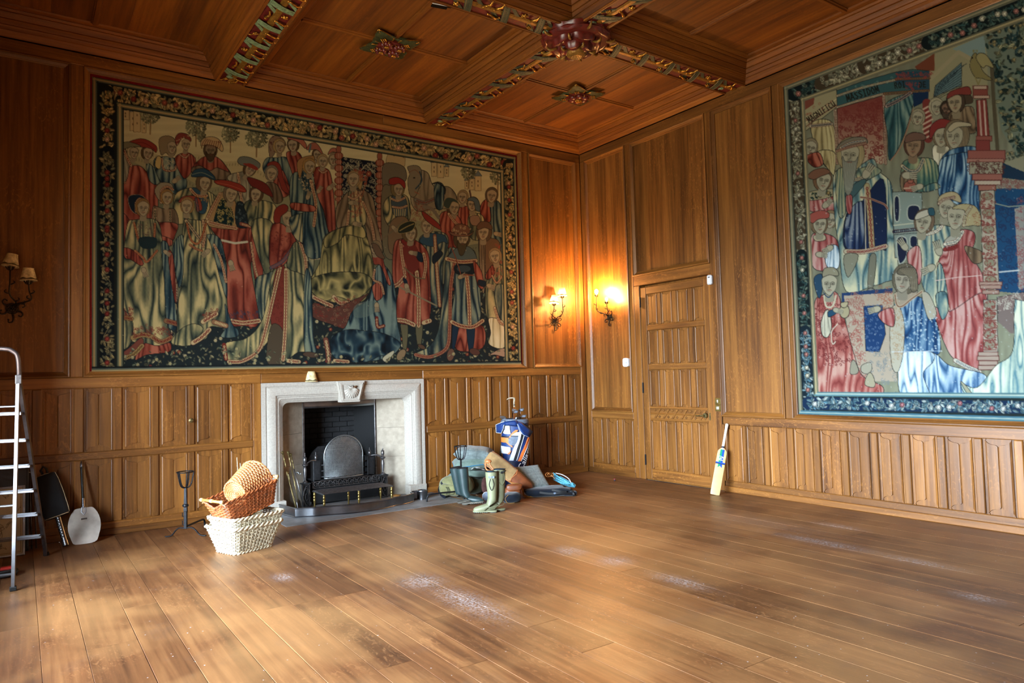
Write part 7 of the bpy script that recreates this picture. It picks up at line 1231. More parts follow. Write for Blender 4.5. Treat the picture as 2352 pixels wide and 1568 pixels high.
# cork stopper on the floor, black clip on the ceiling
plain('cork_red', (0.45, 0.16, 0.12), 0.7); plain('cork_dark', (0.16, 0.12, 0.13), 0.7); p = at_z(1412, 1104)
t = thing('bottle_stopper', 'tiny red topped stopper lying on the floor near the corner', 'stopper', (p[0], p[1], 0.0)); MB().lathe([(.012, 0), (.012, .02)], 12).build('plug', 'cork_dark', t); MB().lathe([(.016, .018), (.017, .022), (.016, .032), (.012, .034)], 12).build('cap', 'cork_red', t)
plain('black_gloss', (0.03, 0.03, 0.032), 0.25); p = at_z(1012, 13, 5.11)
t = thing('ceiling_clip', 'small black and white clip fixed to the ceiling boards', 'fixture', (p[0], p[1], 5.137), -0.2); MB().cbox(-0.09, 0.07, -0.035, 0.035, -0.04, 0.0, 0.004).build('body', 'black_gloss', t); MB().cbox(-0.095, 0.07, -0.042, -0.035, -0.044, -0.036, 0.001).build('white_edge', 'white_plastic', t); MB().cbox(0.07, 0.11, -0.03, 0.012, -0.03, 0.0, 0.004).build('catch', 'black_gloss', t)
# ---------------- cricket bat against the wall
plain('willow', (0.80, 0.66, 0.44), 0.5, var=0.06, scale=12); plain('grip', (0.84, 0.82, 0.76), 0.7, var=0.05); plain('sticker_green', (0.06, 0.52, 0.38), 0.35, var=0.03); plain('sticker_blue', (0.05, 0.27, 0.66), 0.35, var=0.03); plain('navy', (0.04, 0.06, 0.16), 0.5); plain('white_print', (0.93, 0.93, 0.93), 0.5, var=0.01)
def text_mesh(txt, size, mat, ext=0.0006):
    cu = bpy.data.curves.new('lettering', 'FONT'); cu.body = txt; cu.size = size; cu.extrude = ext; cu.align_x = 'CENTER'; cu.align_y = 'CENTER'
    ob = bpy.data.objects.new('lettering_source', cu); COL.objects.link(ob); dg = bpy.context.evaluated_depsgraph_get(); dg.update()
    me = bpy.data.meshes.new_from_object(ob.evaluated_get(dg)); bpy.data.objects.remove(ob); me.materials.clear(); me.materials.append(M[mat]); return me
def axes_obj(name, label, cat, org, zdir, ydir):
    z = V(*zdir); z /= np.linalg.norm(z); y = V(*ydir); y -= z*(y@z); y /= np.linalg.norm(y); x = np.cross(y, z)
    o = bpy.data.objects.new(name, None); COL.objects.link(o); o.empty_display_size = 0.05
    o.matrix_world = Matrix(((x[0], y[0], z[0], org[0]), (x[1], y[1], z[1], org[1]), (x[2], y[2], z[2], org[2]), (0, 0, 0, 1))); return tag(o, label, cat)
b0 = V(-0.318, -2.625, 0.004); b1 = V(-0.022, -2.615, 0.828); dcam = CAM-b0
bat = axes_obj('cricket_bat', 'cricket bat with blue and green stickers leaning on the wall beside the door', 'cricket bat', b0, b1-b0, -(dcam*V(1, 1, 0)))
m = MB(); R = []
for z, hw, th in ((0.0, .044, .018), (.006, .052, .024), (.04, .054, .030), (.15, .054, .050), (.25, .054, .052), (.40, .054, .040), (.50, .0535, .030), (.535, .05, .026), (.556, .034, .022), (.57, .018, .018)):
    R.append([(-hw, 0.0, z), (-hw*.6, -0.004, z), (hw*.6, -0.004, z), (hw, 0.0, z), (hw, 0.012, z), (hw*.35, th, z), (-hw*.35, th, z), (-hw, 0.012, z)])
m.rings(R); m.build('blade', 'willow', bat, smooth=30)
MB().lathe([(.017, .555), (.0165, .60), (.016, .70), (.017, .82), (.019, .855), (.020, .868), (.016, .876)], 14, (0, 0.007, 0)).build('grip', 'grip', bat, smooth=40); MB().lathe([(.0185, .572), (.0185, .592)], 14, (0, 0.007, 0)).build('grip_band', 'navy', bat)
for x0, x1, mt in ((-.024, 0.0, 'sticker_green'), (0.0, .024, 'sticker_blue')):
    s = -1 if x0 < 0 else 1; MB().prism([(x0, .552), (x1, .552), (x1, .345 if s < 0 else .345), ((x0 if s < 0 else x1)*0.5, .330+0.0), (x0 if s < 0 else x0, .352 if s > 0 else .330), ] if False else [(x0, .552), (x1, .552), (x1, .352 if s < 0 else .328), (x0, .328 if s < 0 else .352)], -0.0055, -0.0035, 'y').build('sticker', mt, bat)
MB().cbox(-.055, .055, -0.0065, 0.013, .372, .392, .001).build('band', 'navy', bat); MB().cbox(-.055, .055, -0.007, 0.0, .380, .396, .001).build('band', 'sticker_blue', bat)
link('lettering', text_mesh('GM', 0.052, 'white_print'), bat, loc=(0, -0.0065, .450), rot=(math.pi/2, 0, 0)); MB().box(-.022, .022, -0.0065, -.005, .418, .426).build('lettering_bar', 'white_print', bat)
# ================================================================ LADDER SIDE
plain('aluminium', (0.48, 0.48, 0.49), 0.34, 0.9, var=0.1, scale=12, bmp=0.02); plain('bronze_alu', (0.36, 0.32, 0.31), 0.36, 0.85, var=0.2, scale=10); plain('rubber', (0.05, 0.05, 0.052), 0.7, var=0.2); plain('black_cloth', (0.035, 0.035, 0.038), 0.85, var=0.25, bmp=0.1)
A = at_z(30, 1356); B = at_z(106, 1275); W = 0.46
dirv = (B-A)*V(1, 1, 0); L0 = np.linalg.norm(dirv); dirv /= L0; sd = V(-dirv[1], dirv[0], 0)     # sd points away from the frame, to the left
lad = thing('step_ladder', 'open aluminium step ladder with a hooped top rail by the left wall', 'ladder', tuple(A))
apx = dirv*L0*0.105+V(0, 0, 1.555); Bl = B-A
def prof_bar(p, q, w_, t, name, mat, parent=lad):
    m = MB(); p, q = V(*p), V(*q); d = (q-p)/np.linalg.norm(q-p); u = sd; v = np.cross(d, u); v /= np.linalg.norm(v)
    m.rings([[c+u*a*t/2+v*b*w_/2 for a, b in ((-1, -1), (1, -1), (1, 1), (-1, 1))] for c in (p, q)]); return m.build(name, mat, parent)
for k in (0, 1):
    off = sd*W*k
    hoop0 = apx+dirv*0.03
    prof_bar(Bl+off, hoop0+off, 0.050, 0.024, 'stile', 'bronze_alu'); prof_bar(off+V(0, 0, 0), apx+off-dirv*0.01, 0.034, 0.022, 'rear_leg', 'aluminium')
    for p in (Bl+off, off): MB().cbox(p[0]-0.022, p[0]+0.022, p[1]-0.022, p[1]+0.022, 0.0, 0.03, 0.004).build('foot', 'rubber', lad)
    MB().cbox(apx[0]+off[0]-0.02, apx[0]+off[0]+0.02, apx[1]+off[1]-0.03, apx[1]+off[1]+0.03, 1.53, 1.60, 0.004).build('hinge', 'dull_steel', lad)
hp = [apx+dirv*0.03, apx+dirv*-0.01+V(0, 0, 0.17), apx-dirv*0.02+V(0, 0, 0.225)+sd*0.03, apx-dirv*0.025+V(0, 0, 0.245)+sd*0.10, apx-dirv*0.025+V(0, 0, 0.245)+sd*(W-0.10), apx-dirv*0.02+V(0, 0, 0.225)+sd*(W-0.03), apx+dirv*-0.01+V(0, 0, 0.17)+sd*W, apx+dirv*0.03+sd*W]
MB().tube(spline(hp, 6), 0.017, 8).build('hoop_rail', 'bronze_alu', lad, smooth=True)
for z in (0.215, 0.43, 0.65, 0.87, 1.09, 1.31):
    c = lerp(Bl, apx+dirv*0.03, z/1.555); m = MB(lambda a, b, c2: tuple(c+dirv*b+sd*a+V(0, 0, c2))); m.cbox(0.0, W, -0.075 if z < 1.2 else -0.09, 0.02, -0.022, 0.0, 0.003)
    for q in (-0.06, -0.04, -0.02, 0.0): m.box(0.02, W-0.02, q-0.003, q+0.003, 0.0, 0.002)
    m.build('tread', 'aluminium', lad)
for z in (0.12, 0.62, 1.36): p = lerp(V(0, 0, 0), apx, z/1.555); MB().tube([p, p+sd*W], 0.008, 6).build('brace', 'aluminium', lad)
for z in (0.66,): p, q = lerp(V(0, 0, 0), apx, z/1.555), lerp(Bl, apx, z/1.555)
# ---------------- framed maps leaning on the dado
plain('map_paper', (0.74, 0.70, 0.58), 0.6, var=0.06, scale=5); plain('map_line', (0.35, 0.30, 0.24), 0.7); plain('black_frame', (0.05, 0.045, 0.04), 0.4)
def leaning(name, label, px0, px1, y_foot, w_, h_, yb, mat_frame, paper=True):
    p = at_y(px1[0], px1[1], y_foot); t = axes_obj(name, label, 'picture', V(p[0]-w_/2, y_foot, 0.002), V(0, yb-y_foot, h_), V(0, 1, 0))
    m = MB()
    for a, b, c, d in ((-w_/2, w_/2, 0, .018), (-w_/2, w_/2, h_-.018, h_), (-w_/2, -w_/2+.018, 0, h_), (w_/2-.018, w_/2, 0, h_)): m.cbox(a, b, -.012, .012, c, d, .002)
    m.build('frame', mat_frame, t); MB().box(-w_/2+.01, w_/2-.01, -.003, .006, .01, h_-.01).build('sheet', 'map_paper' if paper else 'black_frame', t)
    if paper:
        m = MB(); rr = random.Random(3)
        for k in range(16):
            x, z = rr.uniform(-w_*.4, w_*.4), rr.uniform(.08, h_-.08); P = [(x, -.004, z)]
            for q in range(9): x += rr.uniform(-.035, .035); z += rr.uniform(-.03, .05); P.append((max(-w_*.45, min(w_*.45, x)), -.004, max(.04, min(h_-.04, z))))
            m.tube(spline(P, 3), .0016, 4)
        for a, b, c, d in ((-w_/2+.03, w_/2-.03, .03, .033), (-w_/2+.03, w_/2-.03, h_-.033, h_-.03), (-w_/2+.03, -w_/2+.033, .03, h_-.03), (w_/2-.033, w_/2-.03, .03, h_-.03)): m.box(a, b, -.0045, -.003, c, d)
        m.build('map_lines', 'map_line', t)
    return t
leaning('framed_map', 'cream framed road map leaning behind the step ladder', None, (57, 1275), -0.42, 0.62, 0.62, -0.27, 'aluminium')
leaning('picture_frame', 'larger black framed picture leaning behind the cream map', None, (66, 1262), -0.24, 0.75, 0.80, -0.06, 'black_frame', False)
t = thing('folding_stand', 'pair of thin aluminium poles of a folded stand behind the ladder', 'stand', (-7.02, -0.17, 0.0))
for k, dx in enumerate((0.0, 0.035)): MB().tube([(dx, 0, 0.0), (dx-0.02, 0.11, 0.72-0.03*k)], 0.007, 7).build('pole', 'aluminium', t, smooth=True)
MB().tube([(-0.42, 0.10, 0.68), (0.02, 0.10, 0.70)], 0.007, 7).build('crossbar', 'aluminium', t, smooth=True)
t = thing('cable_coil', 'coil of black cable with a red tag on the floor under the ladder', 'cable', (-7.22, -1.20, 0.0))
m = MB(); m.tube([((0.085+0.012*math.sin(a*.7))*math.cos(a), (0.085+0.012*math.cos(a*.9))*math.sin(a), 0.012+0.009*a/6.28) for a in np.linspace(0, 31, 130)], 0.010, 6); m.build('cable', 'rubber', t, smooth=True); plain('tag_red', (0.6, 0.12, 0.08), 0.5); MB().cbox(-0.02, 0.07, -0.03, 0.03, 0.055, 0.075, 0.004).build('tag', 'tag_red', t)
# ---------------- black sleeve on a perforated tube
p0 = at_z(152, 1254); ptop = V(-6.945, -0.03, 0.80)
sl = axes_obj('sleeved_tube', 'black padded sleeve on a perforated steel tube leaning on the oak dado', 'tool', V(p0[0], p0[1], 0.004), ptop-V(p0[0], p0[1], 0.0), V(0.3, 1, 0))
m = MB(); m.lathe([(.026, 0), (.028, .003), (.028, .05), (.0245, .052), (.0245, .33)], 16); m.build('tube', 'steel', sl, smooth=30)
for k in range(8): MB().lathe([(.0095, 0), (.0095, .004)], 10, (0, -.0275, .09+k*.028), 'y').build('hole', 'black_gloss', sl)
m = MB(); R = []
for z, a, b in ((.285, .09, .03), (.29, .105, .04), (.34, .112, .05), (.50, .108, .055), (.62, .098, .052), (.70, .088, .04), (.71, .07, .025)): R.append([(a*math.copysign(abs(math.cos(q))**.5, math.cos(q))+.0, b*math.copysign(abs(math.sin(q))**.6, math.sin(q)), z) for q in np.linspace(0, 2*math.pi, 25)[:-1]])
m.rings(R); m.build('sleeve', 'black_cloth', sl, smooth=50)
plain('piping_pale', (0.72, 0.64, 0.50), 0.7); m = MB(); m.tube([(.110*1.0, -.02, .30), (.113, -.025, .36), (.110, -.025, .50), (.098, -.025, .64), (.085, -.02, .70), (.0, -.03, .712), (-.07, -.02, .705)], .0035, 5); m.tube([(-.10, -.03, .292), (0, -.045, .288), (.105, -.03, .292)], .004, 5); m.build('piping', 'piping_pale', sl, smooth=True)
MB().tube([(-.02, 0, .70), (-.03, -.01, .76), (.0, -.01, .79), (.02, -.005, .76), (.015, 0, .70)], .011, 6).build('carry_loop', 'rubber', sl, smooth=True)
# ---------------- pizza peel
plain('peel_metal', (0.42, 0.39, 0.36), 0.42, 0.9, var=0.15, scale=6, bmp=0.02)
q0 = at_z(196, 1248); pe = axes_obj('pizza_peel', 'round bladed metal pizza peel with a black handle leaning on the dado', 'pizza peel', V(q0[0], q0[1], 0.003), V(-6.62, -0.022, 0.80)-V(q0[0], q0[1], 0), V(0.15, 1, 0))
bl = [(p[0]*.92, p[1]) for p in [(-.085, 0), (.085, .0), (.125, .06), (.148, .15), (.140, .23), (.110, .30), (.075, .335), (.02, .338), (-.02, .338), (-.075, .335), (-.110, .30), (-.140, .23), (-.148, .15), (-.125, .06)]]
MB().prism(spline(bl, 3, True), -.002, .002, 'y').build('blade', 'peel_metal', pe); m = MB(); m.tube([(-.020, -.006, .30), (-.014, -.008, .345), (0, -.009, .37), (.014, -.008, .345), (.02, -.006, .30), (0, -.006, .27), (-.02, -.006, .30)], .005, 6); m.tube([(0, -.006, .34), (0, -.006, .44)], [.016, .012], 10); m.build('ferrule', 'steel', pe, smooth=40)
MB().tube([(0, -.006, .43), (0, -.006, .74)], .0135, 12).build('handle', 'black_gloss', pe, smooth=40); MB().lathe([(.013, .74), (.0135, .745), (.012, .775), (.006, .785), (.004, .80)], 12, (0, -.006, 0)).build('end_cap', 'steel', pe, smooth=40); MB().cbox(-.025, .025, -.0032, -.002, .225, .24, .0005).build('maker_mark', 'black_gloss', pe)
# ---------------- cresset fire dogs
def firedog(label, loc, rz, h=0.64):
    t = thing('cresset_firedog', label, 'firedog', loc, rz)
    MB().cbox(-.016, .016, -.012, .012, .075, .25, .004).build('post', 'iron', t); m = MB(); m.rings([[(a*.016*s, b*.012*s, z) for a, b in ((-1, -1), (1, -1), (1, 1), (-1, 1))] for z, s in ((.25, 1), (.30, .85), (.48, .62))]); m.build('upper_post', 'iron', t)
    MB().lathe([(.010, .285), (.026, .292), (.030, .303), (.026, .314), (.010, .32)], 12).build('collar', 'iron', t, smooth=40)
    for z in (.115, .195): m = MB(); m.tube([(-.014, 0, z), (-.03, 0, z+.002), (-.03, 0, z+.04)], .005, 5); m.build('spit_hook', 'iron', t)
    for s in (-1, 1): m = MB(); m.tube(spline([(0, 0, .082), (s*.06, 0, .086), (s*.10, 0, .06), (s*.135, 0, .018), (s*.175, 0, .006), (s*.20, 0, .008)], 5), .011, 6, flat=(1, .6)); m.build('foot', 'iron', t, smooth=True)
    m = MB(); m.tube(spline([(0, .01, .10), (0, .10, .095), (0, .36, .09), (0, .42, .07), (0, .43, .004)], 4), .010, 6); m.build('billet_bar', 'iron', t, smooth=True)
    m = MB(); m.tube([(.078*math.cos(a), .078*math.sin(a), h) for a in np.linspace(0, 2*math.pi, 25)[:-1]], .0055, 6, closed=True); m.build('cresset_ring', 'iron', t, smooth=True)
    for k in range(5): a = 2*math.pi*k/5+.3; m = MB(); P = spline([(0, 0, .475), (.035*math.cos(a), .035*math.sin(a), .485), (.058*math.cos(a), .058*math.sin(a), .53), (.077*math.cos(a), .077*math.sin(a), h)], 5); m.tube(P, [.006+.0012*(i % 2) for i in range(len(P))], 6); m.build('cresset_arm', 'iron', t)
    return t
firedog('black iron cresset firedog standing alone beside the stacked wicker baskets', tuple(at_z(426.5, 1232)*V(1, 1, 0)), -0.61, 0.63)
# ---------------- wicker baskets
plain('wicker_white', (0.74, 0.69, 0.58), 0.6, var=0.18, scale=25, bmp=0.1); plain('wicker_brown', (0.56, 0.30, 0.15), 0.5, var=0.28, scale=18, bmp=0.1, coat=0.2); plain('wicker_orange', (0.70, 0.44, 0.25), 0.5, var=0.22, scale=18, bmp=0.1, coat=0.2); plain('bamboo', (0.64, 0.42, 0.22), 0.4, var=0.15, scale=9); plain('binding', (0.76, 0.60, 0.40), 0.6)
def rrect(a, b, r, n=5):
    P = []
    for cx, cy, s in ((a-r, b-r, 0), (-a+r, b-r, 1), (-a+r, -b+r, 2), (a-r, -b+r, 3)):
        for k in range(n+1): q = s*math.pi/2+k*math.pi/2/n; P.append((cx+r*math.cos(q), cy+r*math.sin(q)))
    return P
def resample(P, n):
    P = np.array(P+[P[0]]); d = np.r_[0, np.cumsum(np.hypot(*np.diff(P, axis=0).T))]; t = np.linspace(0, d[-1], n+1)[:-1]; return np.stack([np.interp(t, d, P[:, 0]), np.interp(t, d, P[:, 1])], 1)
def basket(name, label, cat, org, mat, shape, h, pitch, stakes, base_h=0.0, rim_r=.011, dip=None, rot=None, strand=.0062):
    """shape(t) gives the closed outline at height fraction t; weave of strands over stakes"""
    t = thing(name, label, cat, org, rot=rot); n = stakes*3; nr = int(h/pitch)
    for half, nm in ((0, 'weave'),):
        m = MB()
        for i in range(nr):
            f = (i+.5)/nr; P = resample(shape(f), n); c = P.mean(0); Q = []
            for k in range(n):
                d = P[k]-c; d /= np.linalg.norm(d)+1e-9; w_ = .0060*math.cos(2*math.pi*k/6+(math.pi if i % 2 else 0)); z = f*h
                if dip: z -= dip(P[k][0], P[k][1], f)
                Q.append((P[k][0]+d[0]*w_, P[k][1]+d[1]*w_, base_h+z))
            m.tube(Q, strand*(0.9+0.2*((i*7) % 5)/5), 5, closed=True)
        m.build(nm, mat, t, smooth=True, fix=False)
    m = MB()
    for k in range(stakes):
        L = []
        for f in np.linspace(0, 1, 6): P = resample(shape(f), n); x, y = P[k*3]; L.append((x, y, base_h+f*h-(dip(x, y, f) if dip else 0)))
        m.tube(L, .0055, 5)
    m.build('stakes', mat, t, smooth=True, fix=False)
    for nm, f, rr in (('rim', 1.0, rim_r), ('foot_border', 0.02, rim_r*.8)):
        m = MB(); P = resample(shape(f), n)
        for ph in (0, math.pi):
            Q = []
            for k in range(n):
                a = 2*math.pi*k/n*stakes*.45+ph; z = f*h-(dip(P[k][0], P[k][1], f) if dip else 0); c = P[k]-P.mean(0); c /= np.linalg.norm(c); Q.append((P[k][0]+c[0]*rr*.7*math.cos(a), P[k][1]+c[1]*rr*.7*math.cos(a), base_h+z+rr*.7*math.sin(a)))
            m.tube(Q, rr*.78, 6, closed=True)
        m.build(nm, mat, t, smooth=True, fix=False)
    m = MB(); P = resample(shape(0.0), n); z0 = base_h+.006; ys = P[:, 1]
    m.mesh([(P[k][0], P[k][1], z0) for k in range(n)], [tuple(range(n))]); m.build('base', mat, t, fix=False)
    return t
BC = V(-5.452, -1.543, 0); ang = math.radians(21.6); bx = V(math.cos(ang), math.sin(ang), 0); by = V(-math.sin(ang), math.cos(ang), 0)
rect = lambda a0, b0, a1, b1, r: (lambda f: rrect(lerp(a0, a1, f), lerp(b0, b1, f), r))
basket('wicker_basket', 'whitewashed rectangular wicker basket, lower of the two nested on the floor', 'basket', tuple(BC+V(0, 0, .004)), 'wicker_white', rect(.195, .145, .262, .215, .05), .225, .0150, 40, rim_r=.013, rot=(0, 0, ang))
basket('wicker_basket', 'whitewashed rectangular wicker basket nested inside another one just like it', 'basket', tuple(BC+bx*.035+by*.02+V(0, 0, .078)), 'wicker_white', rect(.190, .142, .270, .200, .05), .225, .0150, 40, rim_r=.013, rot=(0, 0, ang))
tl = math.radians(14); org = BC+bx*.035+by*.03+V(0, 0, .325)
dip = lambda x, y, f: (.055*max(0, (abs(x)-.255)/.03) if abs(x) > .255 else 0)*max(0, (1-abs(y)/.14))*f if f > .6 else 0
E_rot = (Matrix.Rotation(ang, 3, 'Z') @ Matrix.Rotation(-tl, 3, 'Y')).to_euler()
bb = basket('wicker_basket', 'brown wicker log basket with pole handles tilted on top of the white baskets', 'basket', tuple(org), 'wicker_brown', rect(.235, .125, .285, .165, .04), .20, .0140, 38, rim_r=.010, dip=dip, rot=E_rot)
for s in (-1, 1):
    h_ = MB().tube([(s*.295, -.155, .225), (s*.295, .155, .225)], .0135, 10).build('pole_handle', 'bamboo', bb, smooth=True)
    for y in (-.145, 0.0, .145): MB().tube([(s*.295, y-.014, .225), (s*.295, y+.014, .225)], .0165, 8).build('binding', 'binding', bb, smooth=True)
    for y in (-.135, .135):
        m = MB(); [m.tube([(s*.295, y+q*.012, .225), (s*.285, y-q*.03, .185)], .004, 5) for q in (-1, 1)]; m.build('lashing', 'binding', bb)
circ = lambda r0, r1: (lambda f: [(lerp(r0, r1, f)*math.cos(a), lerp(r0, r1, f)*math.sin(a)) for a in np.linspace(0, 2*math.pi, 49)[:-1]])
rd0 = BC+bx*-.085+by*.02+V(0, 0, .505); rd1 = BC+bx*.21+by*.10+V(0, 0, .60); rq = Vector(rd1-rd0).to_track_quat('Z', 'Y').to_euler()
rb_ = basket('round_basket', 'round orange wicker basket lying on its side in the brown log basket', 'basket', tuple(rd0), 'wicker_orange', circ(.108, .168), .31, .0135, 30, rot=rq, rim_r=.010)
m = MB()
for k in range(9): m.tube([(.0112*(k+.5)*math.cos(a), .0105*(k+.5)*math.sin(a), .004+.002*math.cos(a*8+k*3.14)) for a in np.linspace(0, 2*math.pi, 33)[:-1]], .0052, 5, closed=True)
m.build('base_weave', 'wicker_orange', rb_, True, fix=False)
plain('feather', (0.45, 0.38, 0.28), 0.7, var=0.35, scale=60)
for k, (px, py, ty) in enumerate(((548, 1112, 1050), (556, 1112, 1063), (574, 1080, 1060))):
    p, q = at_y(px+2, py, -1.30), at_y(px-3 if k < 2 else 568, ty, -1.30); t = axes_obj('pheasant_feather', ['tall barred pheasant tail feather sticking up behind the round basket', 'shorter barred tail feather beside the tallest one', 'grey feather tip peeping over the round basket'][k], 'feather', p-V(0, 0, 0.10), q-p, V(0, 1, 0)); L = np.linalg.norm(q-p)+0.10
    m = MB(); m.tube([(0, 0, 0), (0.004, 0, L)], .0014, 5); m.build('quill', 'ivory', t); m = MB()
    for i in range(14):
        z0 = .05+(L-.05)*i/14; w_ = lerp(.013, .003, i/13); m.mesh([(-w_, 0, z0), (0, .001, z0-.006), (w_, 0, z0), (w_*.9, 0, z0+(L-.05)/15), (0, .001, z0+(L-.05)/15), (-w_*.9, 0, z0+(L-.05)/15)], [(0, 1, 4, 5), (1, 2, 3, 4)])
    m.build('vane', 'feather', t, fix=False)
# ================================================================ KIT PILED RIGHT OF THE FIREPLACE
RZ_ = -YAW                                                          # local x = to the right as seen from the camera, local -y = towards it
def cloth(name, col, col2=None, check=None, var=0.12, scale=35, rough=0.9, bmp=0.15):
    m = plain(name, col, rough, spec=0.15, var=var, scale=scale, col2=col2, bmp=bmp, sheen=0.2)
    if check:
        nt = m.node_tree; bs = nt.nodes['Principled BSDF']; t = N(nt, 'TexCoord'); sp = N(nt, 'SeparateXYZ'); nt.links.new(t.outputs['Object'], sp.inputs[0]); c = bs.inputs['Base Color'].links[0].from_socket; mk = None
        for ax in check[2]:
            fr = math_(nt, 'FRACT', math_(nt, 'MULTIPLY_ADD', sp.outputs[ax], 1/check[1], 0.5)); l = math_(nt, 'LESS_THAN', fr, 0.055); mk = l if mk is None else math_(nt, 'MAXIMUM', mk, l)
        nt.links.new(mixc(nt, c, srgb(*check[0]), math_(nt, 'MULTIPLY', mk, 0.4)), bs.inputs['Base Color'])
    return m
cloth('tweed', (0.44, 0.48, 0.47), check=((0.26, 0.27, 0.30), 0.11, 'XY')); cloth('sage', (0.40, 0.46, 0.42), scale=12, var=0.15); cloth('khaki', (0.45, 0.44, 0.30), scale=10, var=0.15); cloth('olive_dark', (0.30, 0.32, 0.25), scale=10, var=0.2); cloth('teal_trim', (0.10, 0.42, 0.58)); cloth('navy_cloth', (0.055, 0.075, 0.11), scale=14, var=0.3); cloth('canvas_tan', (0.55, 0.435, 0.285), scale=20, var=0.1); cloth('strap_tan', (0.58, 0.42, 0.20), var=0.12)
plain('leather', (0.43, 0.225, 0.11), 0.45, var=0.2, scale=10, bmp=0.1); plain('leather_light', (0.66, 0.40, 0.22), 0.5, var=0.15); plain('welly_dark', (0.135, 0.20, 0.20), 0.42, var=0.12, scale=9, bmp=0.03); plain('welly_khaki', (0.43, 0.435, 0.325), 0.55, var=0.10, scale=6, bmp=0.03); plain('welly_sole', (0.22, 0.22, 0.19), 0.8, var=0.25); plain('welly_mud', (0.33, 0.31, 0.27), 0.85, var=0.25); plain('dark_lining', (0.05, 0.05, 0.06), 0.9); plain('blue_lining', (0.10, 0.45, 0.66), 0.8); plain('buckle', (0.45, 0.50, 0.54), 0.4, 0.4); plain('paper_white', (0.88, 0.89, 0.90), 0.7, var=0.03); plain('rope_blue', (0.07, 0.42, 0.56), 0.7, var=0.4, scale=120, col2=(0.30, 0.55, 0.62)); plain('cord_orange', (0.62, 0.38, 0.16), 0.7); plain('pink_cloth', (0.50, 0.34, 0.32), 0.9)
plain('golf_blue', (0.03, 0.18, 0.40), 0.5, var=0.06); plain('golf_navy', (0.03, 0.09, 0.24), 0.5, var=0.08); plain('golf_white', (0.84, 0.86, 0.89), 0.5, var=0.03); plain('golf_orange', (0.90, 0.46, 0.20), 0.5, var=0.05); plain('golf_black', (0.04, 0.045, 0.055), 0.6); plain('golf_grey', (0.36, 0.40, 0.46), 0.55); plain('antler', (0.62, 0.57, 0.48), 0.5, var=0.2, scale=20)
_g = np.random.RandomState(8).rand(64, 64, 64)
def n3(x, y, z):
    i, j, k = int(math.floor(x)), int(math.floor(y)), int(math.floor(z)); u, v, w_ = x-i, y-j, z-k; u, v, w_ = (q*q*(3-2*q) for q in (u, v, w_)); r = 0
    for a in (0, 1):
        for b in (0, 1):
            for c in (0, 1): r += _g[(i+a) % 64, (j+b) % 64, (k+c) % 64]*(u if a else 1-u)*(v if b else 1-v)*(w_ if c else 1-w_)
    return r-0.5
def blob(m, c, r, e=(0.6, 0.6), amp=0.02, fr=9.0, seed=0, floor=None, n=36, k=20, fold=0.0):
    """soft bag-like body: superellipsoid with creases"""
    P = []
    for i in range(k+1):
        v = -math.pi/2+math.pi*i/k; row = []
        for j in range(n):
            u = 2*math.pi*j/n; sg = lambda t, p: math.copysign(abs(t)**p, t)
            x, y, z = r[0]*sg(math.cos(v), e[1])*sg(math.cos(u), e[0]), r[1]*sg(math.cos(v), e[1])*sg(math.sin(u), e[0]), r[2]*sg(math.sin(v), e[1])
            d = 1+amp/min(r)*(n3((x+c[0])*fr+seed, (y+c[1])*fr, (z+c[2])*fr)*1.6-fold*abs(n3((x+c[0])*fr*1.8+seed+9, (y+c[1])*fr*1.8, (z+c[2])*fr*.7)))
            p = [c[0]+x*d, c[1]+y*d, c[2]+z*d]
            if floor is not None: p[2] = max(p[2], floor)
            row.append(tuple(p))
        P.append(row)
    return m.rings(P)
def pillow(m, a, b, t, seed=0, n=18, wr=0.006):
    """cushion in local x-y, thickness +-t"""
    for s in (-1, 1):
        G = []
        for i in range(n+1):
            u = -1+2*i/n; row = []
            for j in range(n+1):
                v = -1+2*j/n; k = (1-u**4)*(1-v**4); pin = 1-0.055*(u*u*(1-v*v)*0+v*v*u*u*-0.6+(1-v*v)*u*u*0.6+(1-u*u)*v*v*0.6)
                row.append((a*u*pin, b*v*pin, s*t*max(0, k)**0.42+wr*n3(u*3+seed, v*3, s+seed)*max(0, k)))
            G.append(row)
        m.grid(G)
    return m
def cushion(name, label, loc, rot, a, b, t, mat, seed=0, trim=None):
    o = thing(name, label, 'cushion', loc, rot=rot); m = MB(); pillow(m, a, b, t, seed); me = m.build('cover', mat, o, smooth=True, fix=False)
    E = [(a*u*(1-0.055*(1-v*v)*0.6*u*u), b*v*(1-0.055*(1-u*u)*0.6*v*v)) for u, v in [(-1+2*k/12, -1) for k in range(12)]+[(1, -1+2*k/12) for k in range(12)]+[(1-2*k/12, 1) for k in range(12)]+[(-1, 1-2*k/12) for k in range(12)]]
    MB().tube([(x, y, 0) for x, y in E], .005, 6, closed=True).build('piping', trim or mat, o, smooth=True); return o
def P0(px, py, z=0.0): p = at_z(px, py, z); return V(p[0], p[1], z)
RT2, DP = V(math.cos(YAW), -math.sin(YAW), 0), V(math.sin(YAW), math.cos(YAW), 0)    # right and away on the floor
